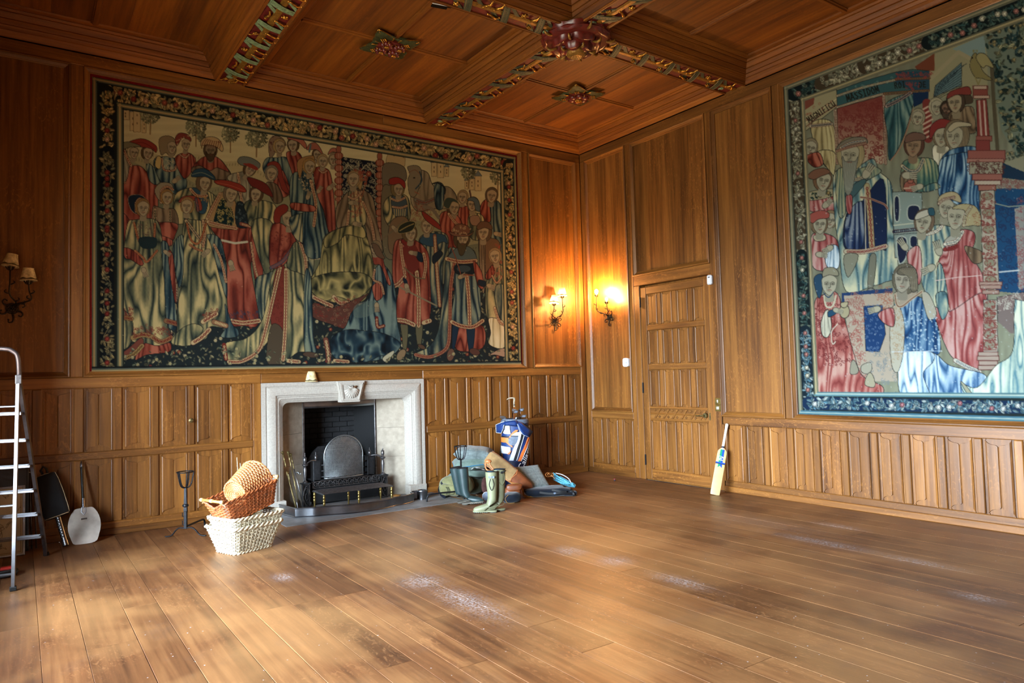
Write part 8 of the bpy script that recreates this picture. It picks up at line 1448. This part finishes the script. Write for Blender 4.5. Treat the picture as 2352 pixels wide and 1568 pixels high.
# ---- rucksack on the hearth edge
b = V(-2.63, -0.50, 0); t = thing('rucksack', 'slumped khaki canvas rucksack lying beside the hearth', 'rucksack', tuple(b), RZ_)
m = MB(); blob(m, (0.0, 0.05, 0.12), (0.21, 0.17, 0.135), (0.7, 0.75), 0.03, 8, 3, 0.002, fold=0.8); m.build('body', 'khaki', t, smooth=True)
m = MB(); blob(m, (-0.10, -0.09, 0.10), (0.10, 0.05, 0.075), (0.6, 0.6), 0.015, 12, 7, 0.004, fold=0.8); m.build('pocket', 'khaki', t, smooth=True)
m = MB(); m.ribbon(spline([(-0.19, -0.04, 0.18), (-0.16, -0.10, 0.14), (-0.19, -0.13, 0.06), (-0.13, -0.15, 0.01)], 5), V(0, 0.3, 1), .028, .004); m.build('strap', 'navy_cloth', t); m = MB(); m.ribbon(spline([(-0.21, 0.02, 0.16), (-0.225, -0.02, 0.10), (-0.21, -0.06, 0.05)], 5), V(0, 1, 0.4), .03, .006); m.build('zip_flap', 'navy_cloth', t)
m = MB(); [m.tube(spline([(-0.12+0.02*k, -0.148, 0.14), (-0.10+0.02*k, -0.152, 0.10), (-0.12+.03*k, -0.150, 0.05)], 4), .004, 5) for k in range(2)]; m.build('seam', 'olive_dark', t)
# ---- folded coats under the cushions
b = V(-2.33, -0.42, 0); t = thing('folded_coat', 'heap of folded dark olive coats under the stacked cushions', 'coat', tuple(b), RZ_)
m = MB(); blob(m, (-0.05, 0.0, 0.11), (0.28, 0.20, 0.12), (0.7, 0.6), 0.03, 9, 11, 0.002, fold=1.0); m.build('lower_fold', 'olive_dark', t, smooth=True); m = MB(); blob(m, (-0.02, 0.0, 0.25), (0.27, 0.19, 0.06), (0.7, 0.7), 0.025, 10, 21, fold=1.0); m.build('upper_fold', 'sage', t, smooth=True)
m = MB(); blob(m, (0.16, -0.19, 0.12), (0.05, 0.04, 0.10), (0.8, 0.8), 0.01, 12, 4, 0.002); m.build('pink_lining', 'pink_cloth', t, smooth=True)
cushion('shooting_cushion', 'grey green cushion with bright blue piping, middle of the stack', (-2.335, -0.40, 0.382), (0.10, -0.10, RZ_+0.12), 0.245, 0.20, 0.075, 'sage', 5, 'teal_trim')
cushion('tweed_cushion', 'plump grey green tweed cushion on top of the stack', (-2.29, -0.39, 0.50), (0.06, 0.09, RZ_-0.1), 0.235, 0.19, 0.080, 'tweed', 2)
t = thing('paper_sheet', 'crumpled white paper lying on the coats beneath the blue piped cushion', 'paper', tuple(V(-2.37, -0.60, 0.318)), RZ_+0.1)
m = MB(); G = [[(-0.085+0.17*i/8, -0.045+0.09*j/5, 0.006+0.022*n3(i*.9, j*.9, 3)+0.02*math.sin(i*.5)) for i in range(9)] for j in range(6)]; m.grid(G); G2 = [[(q[0], q[1], q[2]-.0012) for q in r] for r in G]; m.grid(G2); m.build('sheet', 'paper_white', t, fix=False)
# ---- second firedog, half hidden
firedog('black iron cresset firedog standing behind the dark green boots', (-2.70, -0.74, 0.004), RZ_+1.9, 0.64)
# ---- wellington boots
def boot(label, loc, rz, mat, lining, h=0.42, tilt=(0, 0), strap=None, fold=0.0, mud=None, group=None):
    t = thing('wellington_boot', label, 'boot', loc, rot=(tilt[0], tilt[1], rz), group=group)     # toe points to local -x
    m = MB(); R = []; n = 20
    def ring(c, a, b, ang, sq=1.0): # ellipse with half-sizes a (fore-aft) and b (across); plane tilts by ang about y
        out = []
        for k in range(n):
            q = 2*math.pi*k/n; x, y = a*math.cos(q), b*math.sin(q); out.append((c[0]+x*math.cos(ang), c[1]+y, c[2]+x*math.sin(ang)))
        return out
    fz = h/0.42
    for z, a, b, x in ((.42, .068, .062, .0), (.41, .0675, .0615, .0), (.36, .066, .060, .0), (.28, .061, .056, .002), (.20, .054, .050, .004), (.15, .051, .047, .003), (.125, .053, .047, -.002)): R.append(ring((x+fold*(z-.125)*.3, 0, z*fz), a, b, 0))
    for (x, z, a, b, ang) in ((-.008, .098, .062, .046, .28), (-.024, .075, .068, .045, .62), (-.05, .058, .066, .045, .95), (-.085, .048, .052, .045, 1.25), (-.125, .041, .040, .046, 1.45), (-.16, .036, .034, .044, 1.55), (-.19, .032, .027, .036, 1.6), (-.207, .028, .016, .02, 1.6)): R.append(ring((x, 0, z), a, b, ang))
    m.rings(R, cap=False); m.mesh(R[-1], [tuple(range(n))])
    m2 = [(p[0], p[1], max(p[2], .014)) for p in m.v]; m.v = m2; m.build('upper', mat, t, smooth=True, fix=False)
    m = MB(); m.tube([R[0][k] for k in range(n)], .0042, 5, closed=True); m.build('top_band', lining if lining == 'dark_lining' else 'dark_lining', t, smooth=True)
    m = MB(); m.rings([[(R[0][k][0]*.95, R[0][k][1]*.95, h-.003) for k in range(n)], [(R[2][k][0]*.9, R[2][k][1]*.9, h-.10) for k in range(n)]], cap=True); m.build('lining', lining, t, smooth=True, fix=False)
    so = spline([(.052, .0), (.045, .036), (.0, .042), (-.06, .040), (-.12, .047), (-.175, .043), (-.208, .02), (-.215, -.005), (-.20, -.03), (-.15, -.046), (-.06, -.040), (.0, -.042), (.045, -.036)], 3, True)
    MB().prism([(p[0], p[1]) for p in so], .010, .024).build('sole', mat if mud is None else mud, t)
    m = MB(); [m.cbox(x-.008, x+.008, -.036, .036, 0.0, .012, .002) for x in np.linspace(-.195, -.06, 7)]; m.build('tread', 'welly_sole', t); MB().prism([(p[0], p[1]*.94) for p in spline([(.050, 0), (.04, .036), (-.02, .038), (-.02, -.038), (.04, -.036)], 3, True)], 0.0, .012).build('heel', 'welly_sole', t)
    m = MB(); m.tube([(.055*math.cos(q)-.004-.02*(math.cos(q) < 0), .0505*math.sin(q), .062+.02*math.cos(q)) for q in np.linspace(-1.9, 1.9, 13)], .003, 5); m.build('heel_seam', mat, t, smooth=True)
    if strap:
        m = MB(); z = h-.055; m.tube([(-.03+.0, -.0605, z), (.0, -.0645, z), (.04, -.056, z)], .009, 6, flat=(.4, 1)); m.build('strap', 'buckle', t, smooth=True); MB().cbox(.014, .034, -.071, -.056, z-.012, z+.012, .002).build('buckle', 'buckle', t)
        m = MB(); m.tube(spline([(-.012, -.0605, h-.075), (-.026, -.058, h-.14), (.0, -.056, h-.20), (.024, -.056, h-.14), (.012, -.060, h-.075)], 5), .0032, 5); m.build('gusset', 'dark_lining', t, smooth=True)
    else:
        m = MB(); m.tube(spline([(.03, -.055, h-.02), (.035, -.052, h-.12), (.0, -.058, h-.17), (-.035, -.052, h-.12), (-.03, -.056, h-.05)], 5), .003, 5); m.build('gusset_seam', mat, t, smooth=True); m = MB(); m.tube([(.0, -.064, h-.03), (.03, -.070, h-.02), (.055, -.05, h-.015)], .007, 6); MB().cbox(-.012, .012, -.072, -.058, h-.042, h-.018, .003).build('buckle', 'dark_lining', t); m.build('strap', 'dark_lining', t, smooth=True)
    return t
k0 = P0(1128, 1176); boot('khaki wellington boot with a grey side strap, front one of the khaki pair', tuple(k0+RT2*0.015), RZ_, 'welly_khaki', 'blue_lining', .445, strap=True)
boot('khaki wellington boot half hidden behind its strapped twin', tuple(k0+RT2*0.10+DP*0.085), RZ_+0.45, 'welly_khaki', 'blue_lining', .455)
d0 = P0(1072, 1158); boot('muddy dark green wellington boot, front one of the dark pair', tuple(d0+RT2*0.0), RZ_+math.pi-0.15, 'welly_dark', 'dark_lining', .425, tilt=(0.0, 0.10), mud='welly_mud')
boot('muddy dark green wellington boot leaning behind the other dark one', tuple(d0-RT2*0.065+DP*0.11), RZ_+math.pi+0.25, 'welly_dark', 'dark_lining', .425, tilt=(0.0, 0.16), mud='welly_mud')
# ---- golf bag
gb = thing('golf_bag', 'blue white and orange golf bag with an open blue rain hood against the wall', 'golf bag', (-1.67, -0.40, 0.002), rot=(0.0, 0.035, RZ_))
def gs(s, z, off=0.0):
    a = s*1.45; w_ = lerp(.150, .178, min(1, z/.85))+off; d = lerp(.125, .140, z/.85)+off; e = lambda v, p: math.copysign(abs(v)**p, v)
    return (w_*e(math.sin(a), .85), -d*e(math.cos(a), .8), z)
m = MB(); m.rings([[gs(q*2/1.45*math.pi/2/1.0, z) if False else (lerp(.150, .178, z/.85)*math.copysign(abs(math.sin(q))**.85, math.sin(q)), -lerp(.125, .140, z/.85)*math.copysign(abs(math.cos(q))**.8, math.cos(q)), z) for q in np.linspace(0, 2*math.pi, 33)[:-1]] for z in (0, .02, .2, .4, .6, .8, .86)]); m.build('body', 'golf_navy', gb, smooth=50)
GZ = lambda yz: .90-(yz-560)*.000585
GSx = lambda xz, yz: max(-1, min(1, math.asin(max(-1, min(1, ((xz-622)*.000585)/lerp(.150, .178, min(1, GZ(yz)/.85)))))/1.45))
def patch(name, mat, rows, off=.006, parent=gb, cols=7):
    R = []
    for (y0, a0, b0), (y1, a1, b1) in zip(rows[:-1], rows[1:]):
        for k in range(3):
            f = k/3; R.append((lerp(y0, y1, f), lerp(a0, a1, f), lerp(b0, b1, f)))
    R.append(rows[-1]); m = MB()
    G = [[gs(lerp(GSx(a, y), GSx(b, y), c/(cols-1)), GZ(y), off) for c in range(cols)] for y, a, b in R]; m.grid(G)
    edge = [G[0][c] for c in range(cols)]+[G[r][-1] for r in range(1, len(G))]+[G[-1][c] for c in range(cols-2, -1, -1)]+[G[r][0] for r in range(len(G)-2, 0, -1)]
    inn = [(p[0]*(.12/(.12+off+.02)) if False else p[0]*.95, p[1]*.93, p[2]) for p in edge]; n = len(edge); m.mesh(edge+inn, [(i, (i+1) % n, n+(i+1) % n, n+i) for i in range(n)])
    return m.build(name, mat, parent, smooth=40, fix=False)
patch('blue_panel', 'golf_blue', [(700, 290, 700), (1000, 300, 720), (1500, 320, 700)], .004)
patch('pocket', 'golf_white', [(700, 372, 520), (780, 345, 530), (850, 335, 540), (885, 420, 545)], .022); patch('pocket', 'golf_blue', [(855, 345, 470), (900, 340, 530), (945, 330, 520)], .014); patch('zip', 'golf_black', [(935, 315, 510), (965, 318, 512)], .017)
patch('pocket', 'golf_orange', [(970, 315, 505), (1080, 318, 500)], .020); patch('orange_edge', 'golf_orange', [(1080, 440, 505), (1130, 500, 560), (1180, 555, 590)], .017); patch('pocket', 'golf_blue', [(1085, 322, 440), (1130, 330, 500), (1175, 385, 560)], .018); patch('lower_pocket', 'golf_white', [(1165, 335, 385), (1185, 330, 545), (1250, 310, 545), (1330, 300, 510)], .024); patch('orange_edge', 'golf_orange', [(1260, 545, 560), (1340, 480, 530)], .026)
patch('side_pocket', 'golf_grey', [(935, 560, 665), (1000, 505, 660), (1080, 505, 640), (1135, 545, 610)], .026); patch('side_flap', 'golf_white', [(840, 640, 685), (920, 555, 675)], .022); patch('zip', 'golf_black', [(918, 550, 675), (936, 548, 672)], .024); patch('orange_strip', 'golf_orange', [(790, 625, 668), (870, 560, 625), (965, 505, 535)], .018)
patch('white_stripe', 'golf_white', [(805, 695, 740), (1000, 655, 705), (1200, 600, 650), (1480, 520, 600)], .024); patch('black_stripe', 'golf_black', [(860, 750, 800), (1100, 685, 735), (1480, 605, 640)], .016); patch('blue_stripe', 'golf_blue', [(880, 805, 905), (1100, 745, 850), (1300, 680, 760), (1490, 640, 670)], .010); patch('white_piping', 'golf_white', [(900, 790, 800), (1200, 708, 718), (1480, 640, 650)], .020)
patch('orange_stripe', 'golf_orange', [(975, 890, 925), (1150, 815, 880), (1300, 740, 800), (1495, 665, 725)], .020); patch('white_piping', 'golf_white', [(1010, 915, 922), (1200, 856, 864), (1495, 728, 736)], .022); patch('navy_panel', 'golf_navy', [(1030, 928, 985), (1250, 835, 985), (1495, 740, 985)], .010)
lm = text_mesh('Callaway', .115, 'white_print', .001); s0, z0, th = GSx(850, 1375), GZ(1375), math.radians(60)
for v in lm.vertices: tx, ty = v.co.x, v.co.y; v.co = gs(s0+(tx*math.cos(th)-ty*math.sin(th))/(.165*1.45), z0+tx*math.sin(th)+ty*math.cos(th), .0185+v.co.z)
link('lettering', lm, gb)
vm = MB(); pz = V(*gs(GSx(425, 770), GZ(770), .026)); vm.tube([pz+V(-.013, -.002, .012), pz+V(-.002, -.002, -.012), pz+V(.016, -.002, .014)], .003, 5); vm.build('chevron_mark', 'golf_black', gb)
m = MB(); m.tube(spline([(-.175, -.02, .62), (-.195, -.04, .45), (-.185, -.05, .30)], 5), .012, 6); m.build('carry_strap', 'golf_black', gb, smooth=True)
m = MB(); m.rings([[(r*1.18*math.cos(a), r*math.sin(a), z) for a in np.linspace(0, 2*math.pi, 25)[:-1]] for r, z in ((.150, .84), (.158, .86), (.150, .90), (.135, .905), (.13, .80))], cap=False); m.build('top_collar', 'golf_grey', gb, smooth=40, fix=False)
def flap(pts, mat='golf_blue', nm='rain_hood_flap'):
    P = [((x-622)*.000585, y, GZ(z)) for x, z, y in pts]; n = len(P); c = tuple(np.mean(P, 0)+V(0, -.012, 0)); m = MB(); Q = [tuple(lerp(np.array(P[i]), np.array(P[(i+1) % n]), k/3)) for i in range(n) for k in range(3)]; H = [tuple(lerp(np.array(q), np.array(c), .5)+V(0, -.008, 0)) for q in Q]; N_ = len(Q)
    m.mesh(Q+H+[c], [(i, (i+1) % N_, N_+(i+1) % N_, N_+i) for i in range(N_)]+[(N_+i, N_+(i+1) % N_, 2*N_) for i in range(N_)]); o = m.build(nm, mat, gb, smooth=50, fix=False); o.modifiers.new('thickness', 'SOLIDIFY').thickness = .006
    MB().tube(Q, .0028, 5, closed=True).build('hood_piping', 'golf_white' if mat == 'golf_blue' else mat, gb, smooth=True)
flap([(370, 610, -.15), (640, 572, -.16), (690, 640, -.165), (660, 705, -.168), (520, 690, -.172), (360, 675, -.165)])
flap([(630, 575, -.155), (760, 620, -.15), (880, 715, -.12), (1020, 840, -.06), (940, 958, -.12), (800, 890, -.19), (715, 790, -.195), (680, 690, -.18)])
flap([(375, 605, -.14), (300, 630, -.12), (175, 690, -.05), (185, 868, -.05), (300, 870, -.14), (345, 770, -.16), (365, 680, -.165)])
flap([(700, 500, .02), (850, 565, .02), (880, 700, .0), (1010, 835, -.04), (880, 730, -.10), (720, 600, -.13)], 'golf_black', 'hood_lining')
flap([(300, 600, .0), (350, 530, .0), (440, 545, -.05), (370, 605, -.12), (290, 640, -.10)], 'golf_grey', 'hood_lining')
plain('chrome', (0.66, 0.68, 0.70), 0.18, 1.0, var=0.05)
def club(label, base, top, face, kind):
    d = V(*top)-V(*base); t = thing('golf_club', label, 'golf club', tuple(base), group=None); L = np.linalg.norm(d); u = d/L
    MB().tube([(0, 0, 0), tuple(d)], .0052, 7).build('shaft', 'chrome', t, smooth=True)
    f = V(*face); f -= u*(f@u); f /= np.linalg.norm(f); nrm = np.cross(u, f)
    if kind == 'iron':
        pr = [(-.006, -.012), (.02, -.022), (.062, -.018), (.078, .004), (.070, .028), (.03, .020), (.004, .012)]; m = MB(); n = len(pr); vs = [d+f*a+u*b+nrm*s for s in (-.006, .006) for a, b in pr]
        m.mesh(vs, [tuple(range(n)), tuple(range(2*n-1, n-1, -1))]+[(i, (i+1) % n, n+(i+1) % n, n+i) for i in range(n)]); m.build('head', 'chrome', t); m = MB(); pr2 = [(.016, -.012), (.056, -.010), (.066, .004), (.056, .014), (.022, .008)]; m.mesh([d+f*a+u*b-nrm*.0072 for a, b in pr2], [tuple(range(5))]); m.build('cavity', 'golf_grey', t, fix=False)
    return t
top0 = V(-1.67, -0.40, 0); TW = lambda x, y, z: top0+RT2*x+DP*y+V(0, 0, z)
club('iron golf club whose head droops furthest towards the fireplace', TW(-.07, 0, .62), TW(-.100, -.06, .935), -RT2+V(0, 0, .25), 'iron'); club('iron golf club standing upright near the antler stick', TW(-.01, 0, .62), TW(.000, -.03, 1.00), RT2+V(0, 0, .5), 'iron'); club('iron golf club with its head crossing two others', TW(.03, .02, .62), TW(.065, .0, 1.01), -RT2+V(0, 0, .6), 'iron'); club('iron golf club standing behind the crossed heads', TW(.05, .04, .62), TW(.085, .03, 1.025), RT2-DP*.6, 'iron'); club('iron golf club leaning furthest from the fireplace', TW(.06, -.02, .62), TW(.105, -.04, .945), RT2*.9+V(0, 0, .45), 'iron'); club('iron golf club with a low head at the front of the bag', TW(.03, -.04, .62), TW(.070, -.09, .915), -RT2*.4-DP+V(0, 0, .2), 'iron')
t = thing('walking_stick', 'walking stick with a pale antler handle standing in the golf bag', 'walking stick', tuple(TW(.0, .05, .30))); o_ = TW(.0, .05, .30); MB().tube([V(0, 0, 0), TW(.022, .03, 1.07)-o_], .0095, 8).build('shaft', 'leather', t, smooth=True)
P = [TW(.022, .03, 1.06)-o_, TW(.020, .03, 1.12)-o_, TW(.026, .03, 1.165)-o_, TW(.022, .03, 1.182)-o_, TW(-.02, .03, 1.185)-o_, TW(-.06, .03, 1.178)-o_, TW(-.078, .03, 1.158)-o_]; MB().tube(spline(P, 4), [lerp(.011, .013, k/8) if k < 8 else lerp(.014, .003, (k-8)/16) for k in range(25)], 8).build('antler_handle', 'antler', t, smooth=True); MB().lathe([(.011, -.01), (.012, 0), (.011, .01)], 10, tuple(TW(.021, .03, 1.09)-o_)).build('ferrule', 'golf_black', t)
# ---- gun slip thrown over the heap
def slip():
    A_, B_ = V(*at_y(1126, 1053, -0.85)), V(*at_y(1213, 1118, -1.12)); d = B_-A_; L = np.linalg.norm(d); up = V(0, 0, 1); t = axes_obj('gun_slip', 'tan canvas gun slip with a brown leather end sloping over the heap', 'gun slip', A_, d, DP-V(0, 0, .35))
    def ringz(z, w_, th): return [(w_*math.copysign(abs(math.cos(q))**.5, math.cos(q)), th*math.copysign(abs(math.sin(q))**.8, math.sin(q)), z) for q in np.linspace(0, 2*math.pi, 25)[:-1]]
    m = MB(); m.rings([ringz(z, w_, th) for z, w_, th in ((-.05, .06, .02), (-.03, .085, .035), (.05, .095, .042), (L*.35, .095, .042), (L*.62, .086, .038))]); m.build('canvas_body', 'canvas_tan', t, smooth=40)
    m = MB(); m.rings([ringz(z, w_, th) for z, w_, th in ((L*.60, .089, .041), (L*.63, .087, .040), (L*.85, .075, .036), (L*1.0, .066, .032), (L*1.05, .058, .026), (L*1.08, .035, .016))]); m.build('leather_end', 'leather', t, smooth=40)
    m = MB(); m.tube([(.096, 0, -.03), (.097, 0, L*.35), (.088, 0, L*.62), (.068, 0, L), (.055, 0, L*1.06)], .006, 6); m.tube([(-.088, 0, -.03), (-.097, 0, .05), (-.097, 0, L*.35), (-.088, 0, L*.62), (-.068, 0, L)], .005, 6); m.build('edge_piping', 'leather_light', t, smooth=True)
    m = MB(); m.tube([(-.088, -.03, L*.60), (-.04, -.043, L*.64), (.04, -.043, L*.60), (.088, -.03, L*.62)], .004, 5); m.build('stitched_seam', 'leather_light', t); return t
GSL = slip()
A_ = at_y(1116, 1062, -1.02); m = MB(lambda x, y, z: tuple(A_+RT2*x+DP*y+V(0, 0, z)))
for pts in ([(0, 0, .02), (.035, -.02, .03), (.05, -.03, -.02), (.085, -.04, -.07), (.12, -.05, -.085)], [(0, -.01, .0), (-.005, -.03, -.05), (.02, -.05, -.085), (.07, -.05, -.09), (.11, -.05, -.09)]): m.tube(spline(pts, 5), .010, 8)
m.ball((.03, -.01, .015), .04, .03, .025, 12, 8); o = m.build('carry_handle', 'leather_light', GSL, smooth=True); bpy.context.view_layer.update(); o.matrix_parent_inverse = GSL.matrix_world.inverted()
# ---- navy bag with pale piping, leather bag, black holdall, straps
t = thing('navy_case', 'navy padded case with pale piping standing between the boots and the gun slip', 'bag', tuple(P0(1112, 1128)+DP*.05), RZ_)
m = MB(); blob(m, (.0, .06, .19), (.12, .07, .19), (.35, .5), .008, 9, 5, .0); m.build('body', 'navy_cloth', t, smooth=50); m = MB(); m.tube(spline([(-.02, -.012, .38), (-.09, -.014, .26), (-.118, -.014, .12), (-.09, -.016, .06), (-.04, -.02, .02)], 5), .004, 5); m.build('piping', 'golf_white', t, smooth=True)
t = thing('leather_bag', 'brown leather cartridge bag on the floor behind the khaki boots', 'bag', tuple(P0(1178, 1148)+DP*.06), RZ_)
m = MB(); blob(m, (.02, .04, .09), (.10, .08, .085), (.6, .7), .02, 11, 6, .0, fold=.8); m.build('body', 'leather', t, smooth=50); m = MB(); blob(m, (.02, .0, .14), (.095, .05, .04), (.5, .6), .012, 11, 2, fold=.8); m.build('flap', 'leather', t, smooth=50)
t = thing('webbing_strap', 'long tan webbing strap trailing from the heap onto the floor', 'strap', tuple(P0(1195, 1140)+DP*.02), RZ_); bb0 = P0(1195, 1140)+DP*.02
def rel(px, py, y_off, z): return V(((px-1195)*.0051), y_off, z)
m = MB(); m.ribbon(spline([rel(1170, 1112, -.02, .19), rel(1190, 1118, -.05, .155), rel(1201, 1130, -.07, .09), rel(1203, 1148, -.09, .03), rel(1212, 1160, -.11, .008), rel(1224, 1162, -.10, .004), rel(1232, 1153, -.04, .018), rel(1226, 1146, -.01, .03)], 6), V(.5, .6, .55), .030, .004); m.build('strap_run', 'strap_tan', t, smooth=40, fix=False)
m = MB(); m.ribbon(spline([rel(1212, 1128, .0, .13), rel(1218, 1142, -.02, .07), rel(1222, 1152, -.04, .02), rel(1230, 1156, -.04, .006)], 6), V(.9, .2, .3), .030, .004); m.build('strap_end', 'strap_tan', t, smooth=40, fix=False)
t = thing('black_holdall', 'low black holdall with a pale seam between the leather bag and the strap', 'bag', tuple(P0(1172, 1157)+DP*.08), RZ_); m = MB(); blob(m, (.02, .06, .055), (.11, .11, .06), (.6, .7), .012, 10, 8, .0, fold=.6); m.build('body', 'navy_cloth', t, smooth=True); m = MB(); m.tube(spline([(-.02, -.052, .10), (-.055, -.05, .06), (-.03, -.055, .008), (.05, -.052, .006)], 5), .0025, 5); m.build('seam', 'strap_tan', t)
t = thing('round_pouch', 'small round grey pouch with a white rim leaning on the khaki boot', 'bag', tuple(P0(1118, 1150)+DP*.03), RZ_); MB().lathe([(.0, -.012), (.05, -.010), (.052, .0), (.05, .012)], 18, (0, 0, .052), 'y').build('disc', 'golf_grey', t, smooth=40); MB().tube([(.051*math.cos(a), -.008, .052+.051*math.sin(a)) for a in np.linspace(0, 2*math.pi, 21)[:-1]], .003, 5, closed=True).build('rim', 'golf_white', t, smooth=True)
# ---- flat black backpack with cushion, rope and cord
bk0 = P0(1268, 1142)+DP*.10; t = thing('black_backpack', 'flat black backpack with webbing straps lying under the checked cushion', 'backpack', tuple(bk0), RZ_)
m = MB(); blob(m, (-.02, .06, .05), (.30, .14, .055), (.5, .6), .014, 9, 12, .0, fold=.8); m.build('body', 'navy_cloth', t, smooth=True)
m = MB(); blob(m, (.22, .0, .03), (.09, .06, .032), (.7, .7), .01, 12, 5, .0); m.build('side_pocket', 'navy_cloth', t, smooth=True)
for k, pts in enumerate(([(-.15, -.08, .06), (-.02, -.10, .045), (.12, -.10, .05), (.25, -.06, .03)], [(.0, -.07, .085), (.10, -.09, .07), (.18, -.08, .06)], [(.24, -.03, .065), (.26, -.07, .04), (.27, -.085, .006)])): m = MB(); m.ribbon(spline(pts, 6), V(0, .4, 1), .024, .004); m.build('strap', 'golf_black', t, smooth=40, fix=False)
MB().cbox(.02, .05, -.108, -.096, .035, .06, .003).build('buckle', 'golf_grey', t)
p = at_y(1228, 1096, -0.80); c_ = V(*P0(1232, 1118)); cushion('checked_cushion', 'flat grey tweed cushion with a thin check leaning on the black backpack', (-1.83, -0.99, 0.19), (math.radians(40), 0.0, RZ_+0.5), 0.20, 0.205, 0.05, 'tweed', 9)
rp = at_z(1296, 1112, .08); t = thing('rope_coil', 'coil of blue and white rope draped over the black backpack', 'rope', tuple(V(rp[0], rp[1], 0)), RZ_)
for k in range(6):
    o = .018*k; m = MB(); m.tube(spline([(-.13, .10+o*.5, .215-o), (-.06, .03, .17-o*.8+.004*(k % 2)), (.03, -.03+o*.4, .125-o*.5), (.10, -.05, .075+.004*k), (.135-.004*k, -.045, .06), (.125, -.02-o*.3, .085-o*.4), (.05, .0+o, .125-o*.9), (-.05, .06, .175-o)], 5, False), .0065, 6); m.build('rope_strand', 'rope_blue', t, smooth=True)
m = MB(); m.tube(spline([(-.10, .08, .215), (-.02, .02, .20), (.06, -.01, .15), (.09, -.03, .09)], 5), .005, 6); m.build('white_cord', 'golf_white', t, smooth=True)
co = at_z(1262, 1092, .20); t = thing('orange_cord', 'small bundle of orange cord beside the checked cushion', 'cord', tuple(V(co[0], co[1], 0.19)), RZ_); m = MB(); m.tube([(.03*math.cos(a)+.004*a-.03, .02*math.sin(a*1.3), .02+.025*math.sin(a)) for a in np.linspace(0, 14, 60)], .004, 5); m.build('cord', 'cord_orange', t, smooth=True); MB().tube([(.02, 0, .02), (.05, -.01, -.01), (.07, -.02, -.03)], .005, 5).build('cord_end', 'cord_orange', t, smooth=True)
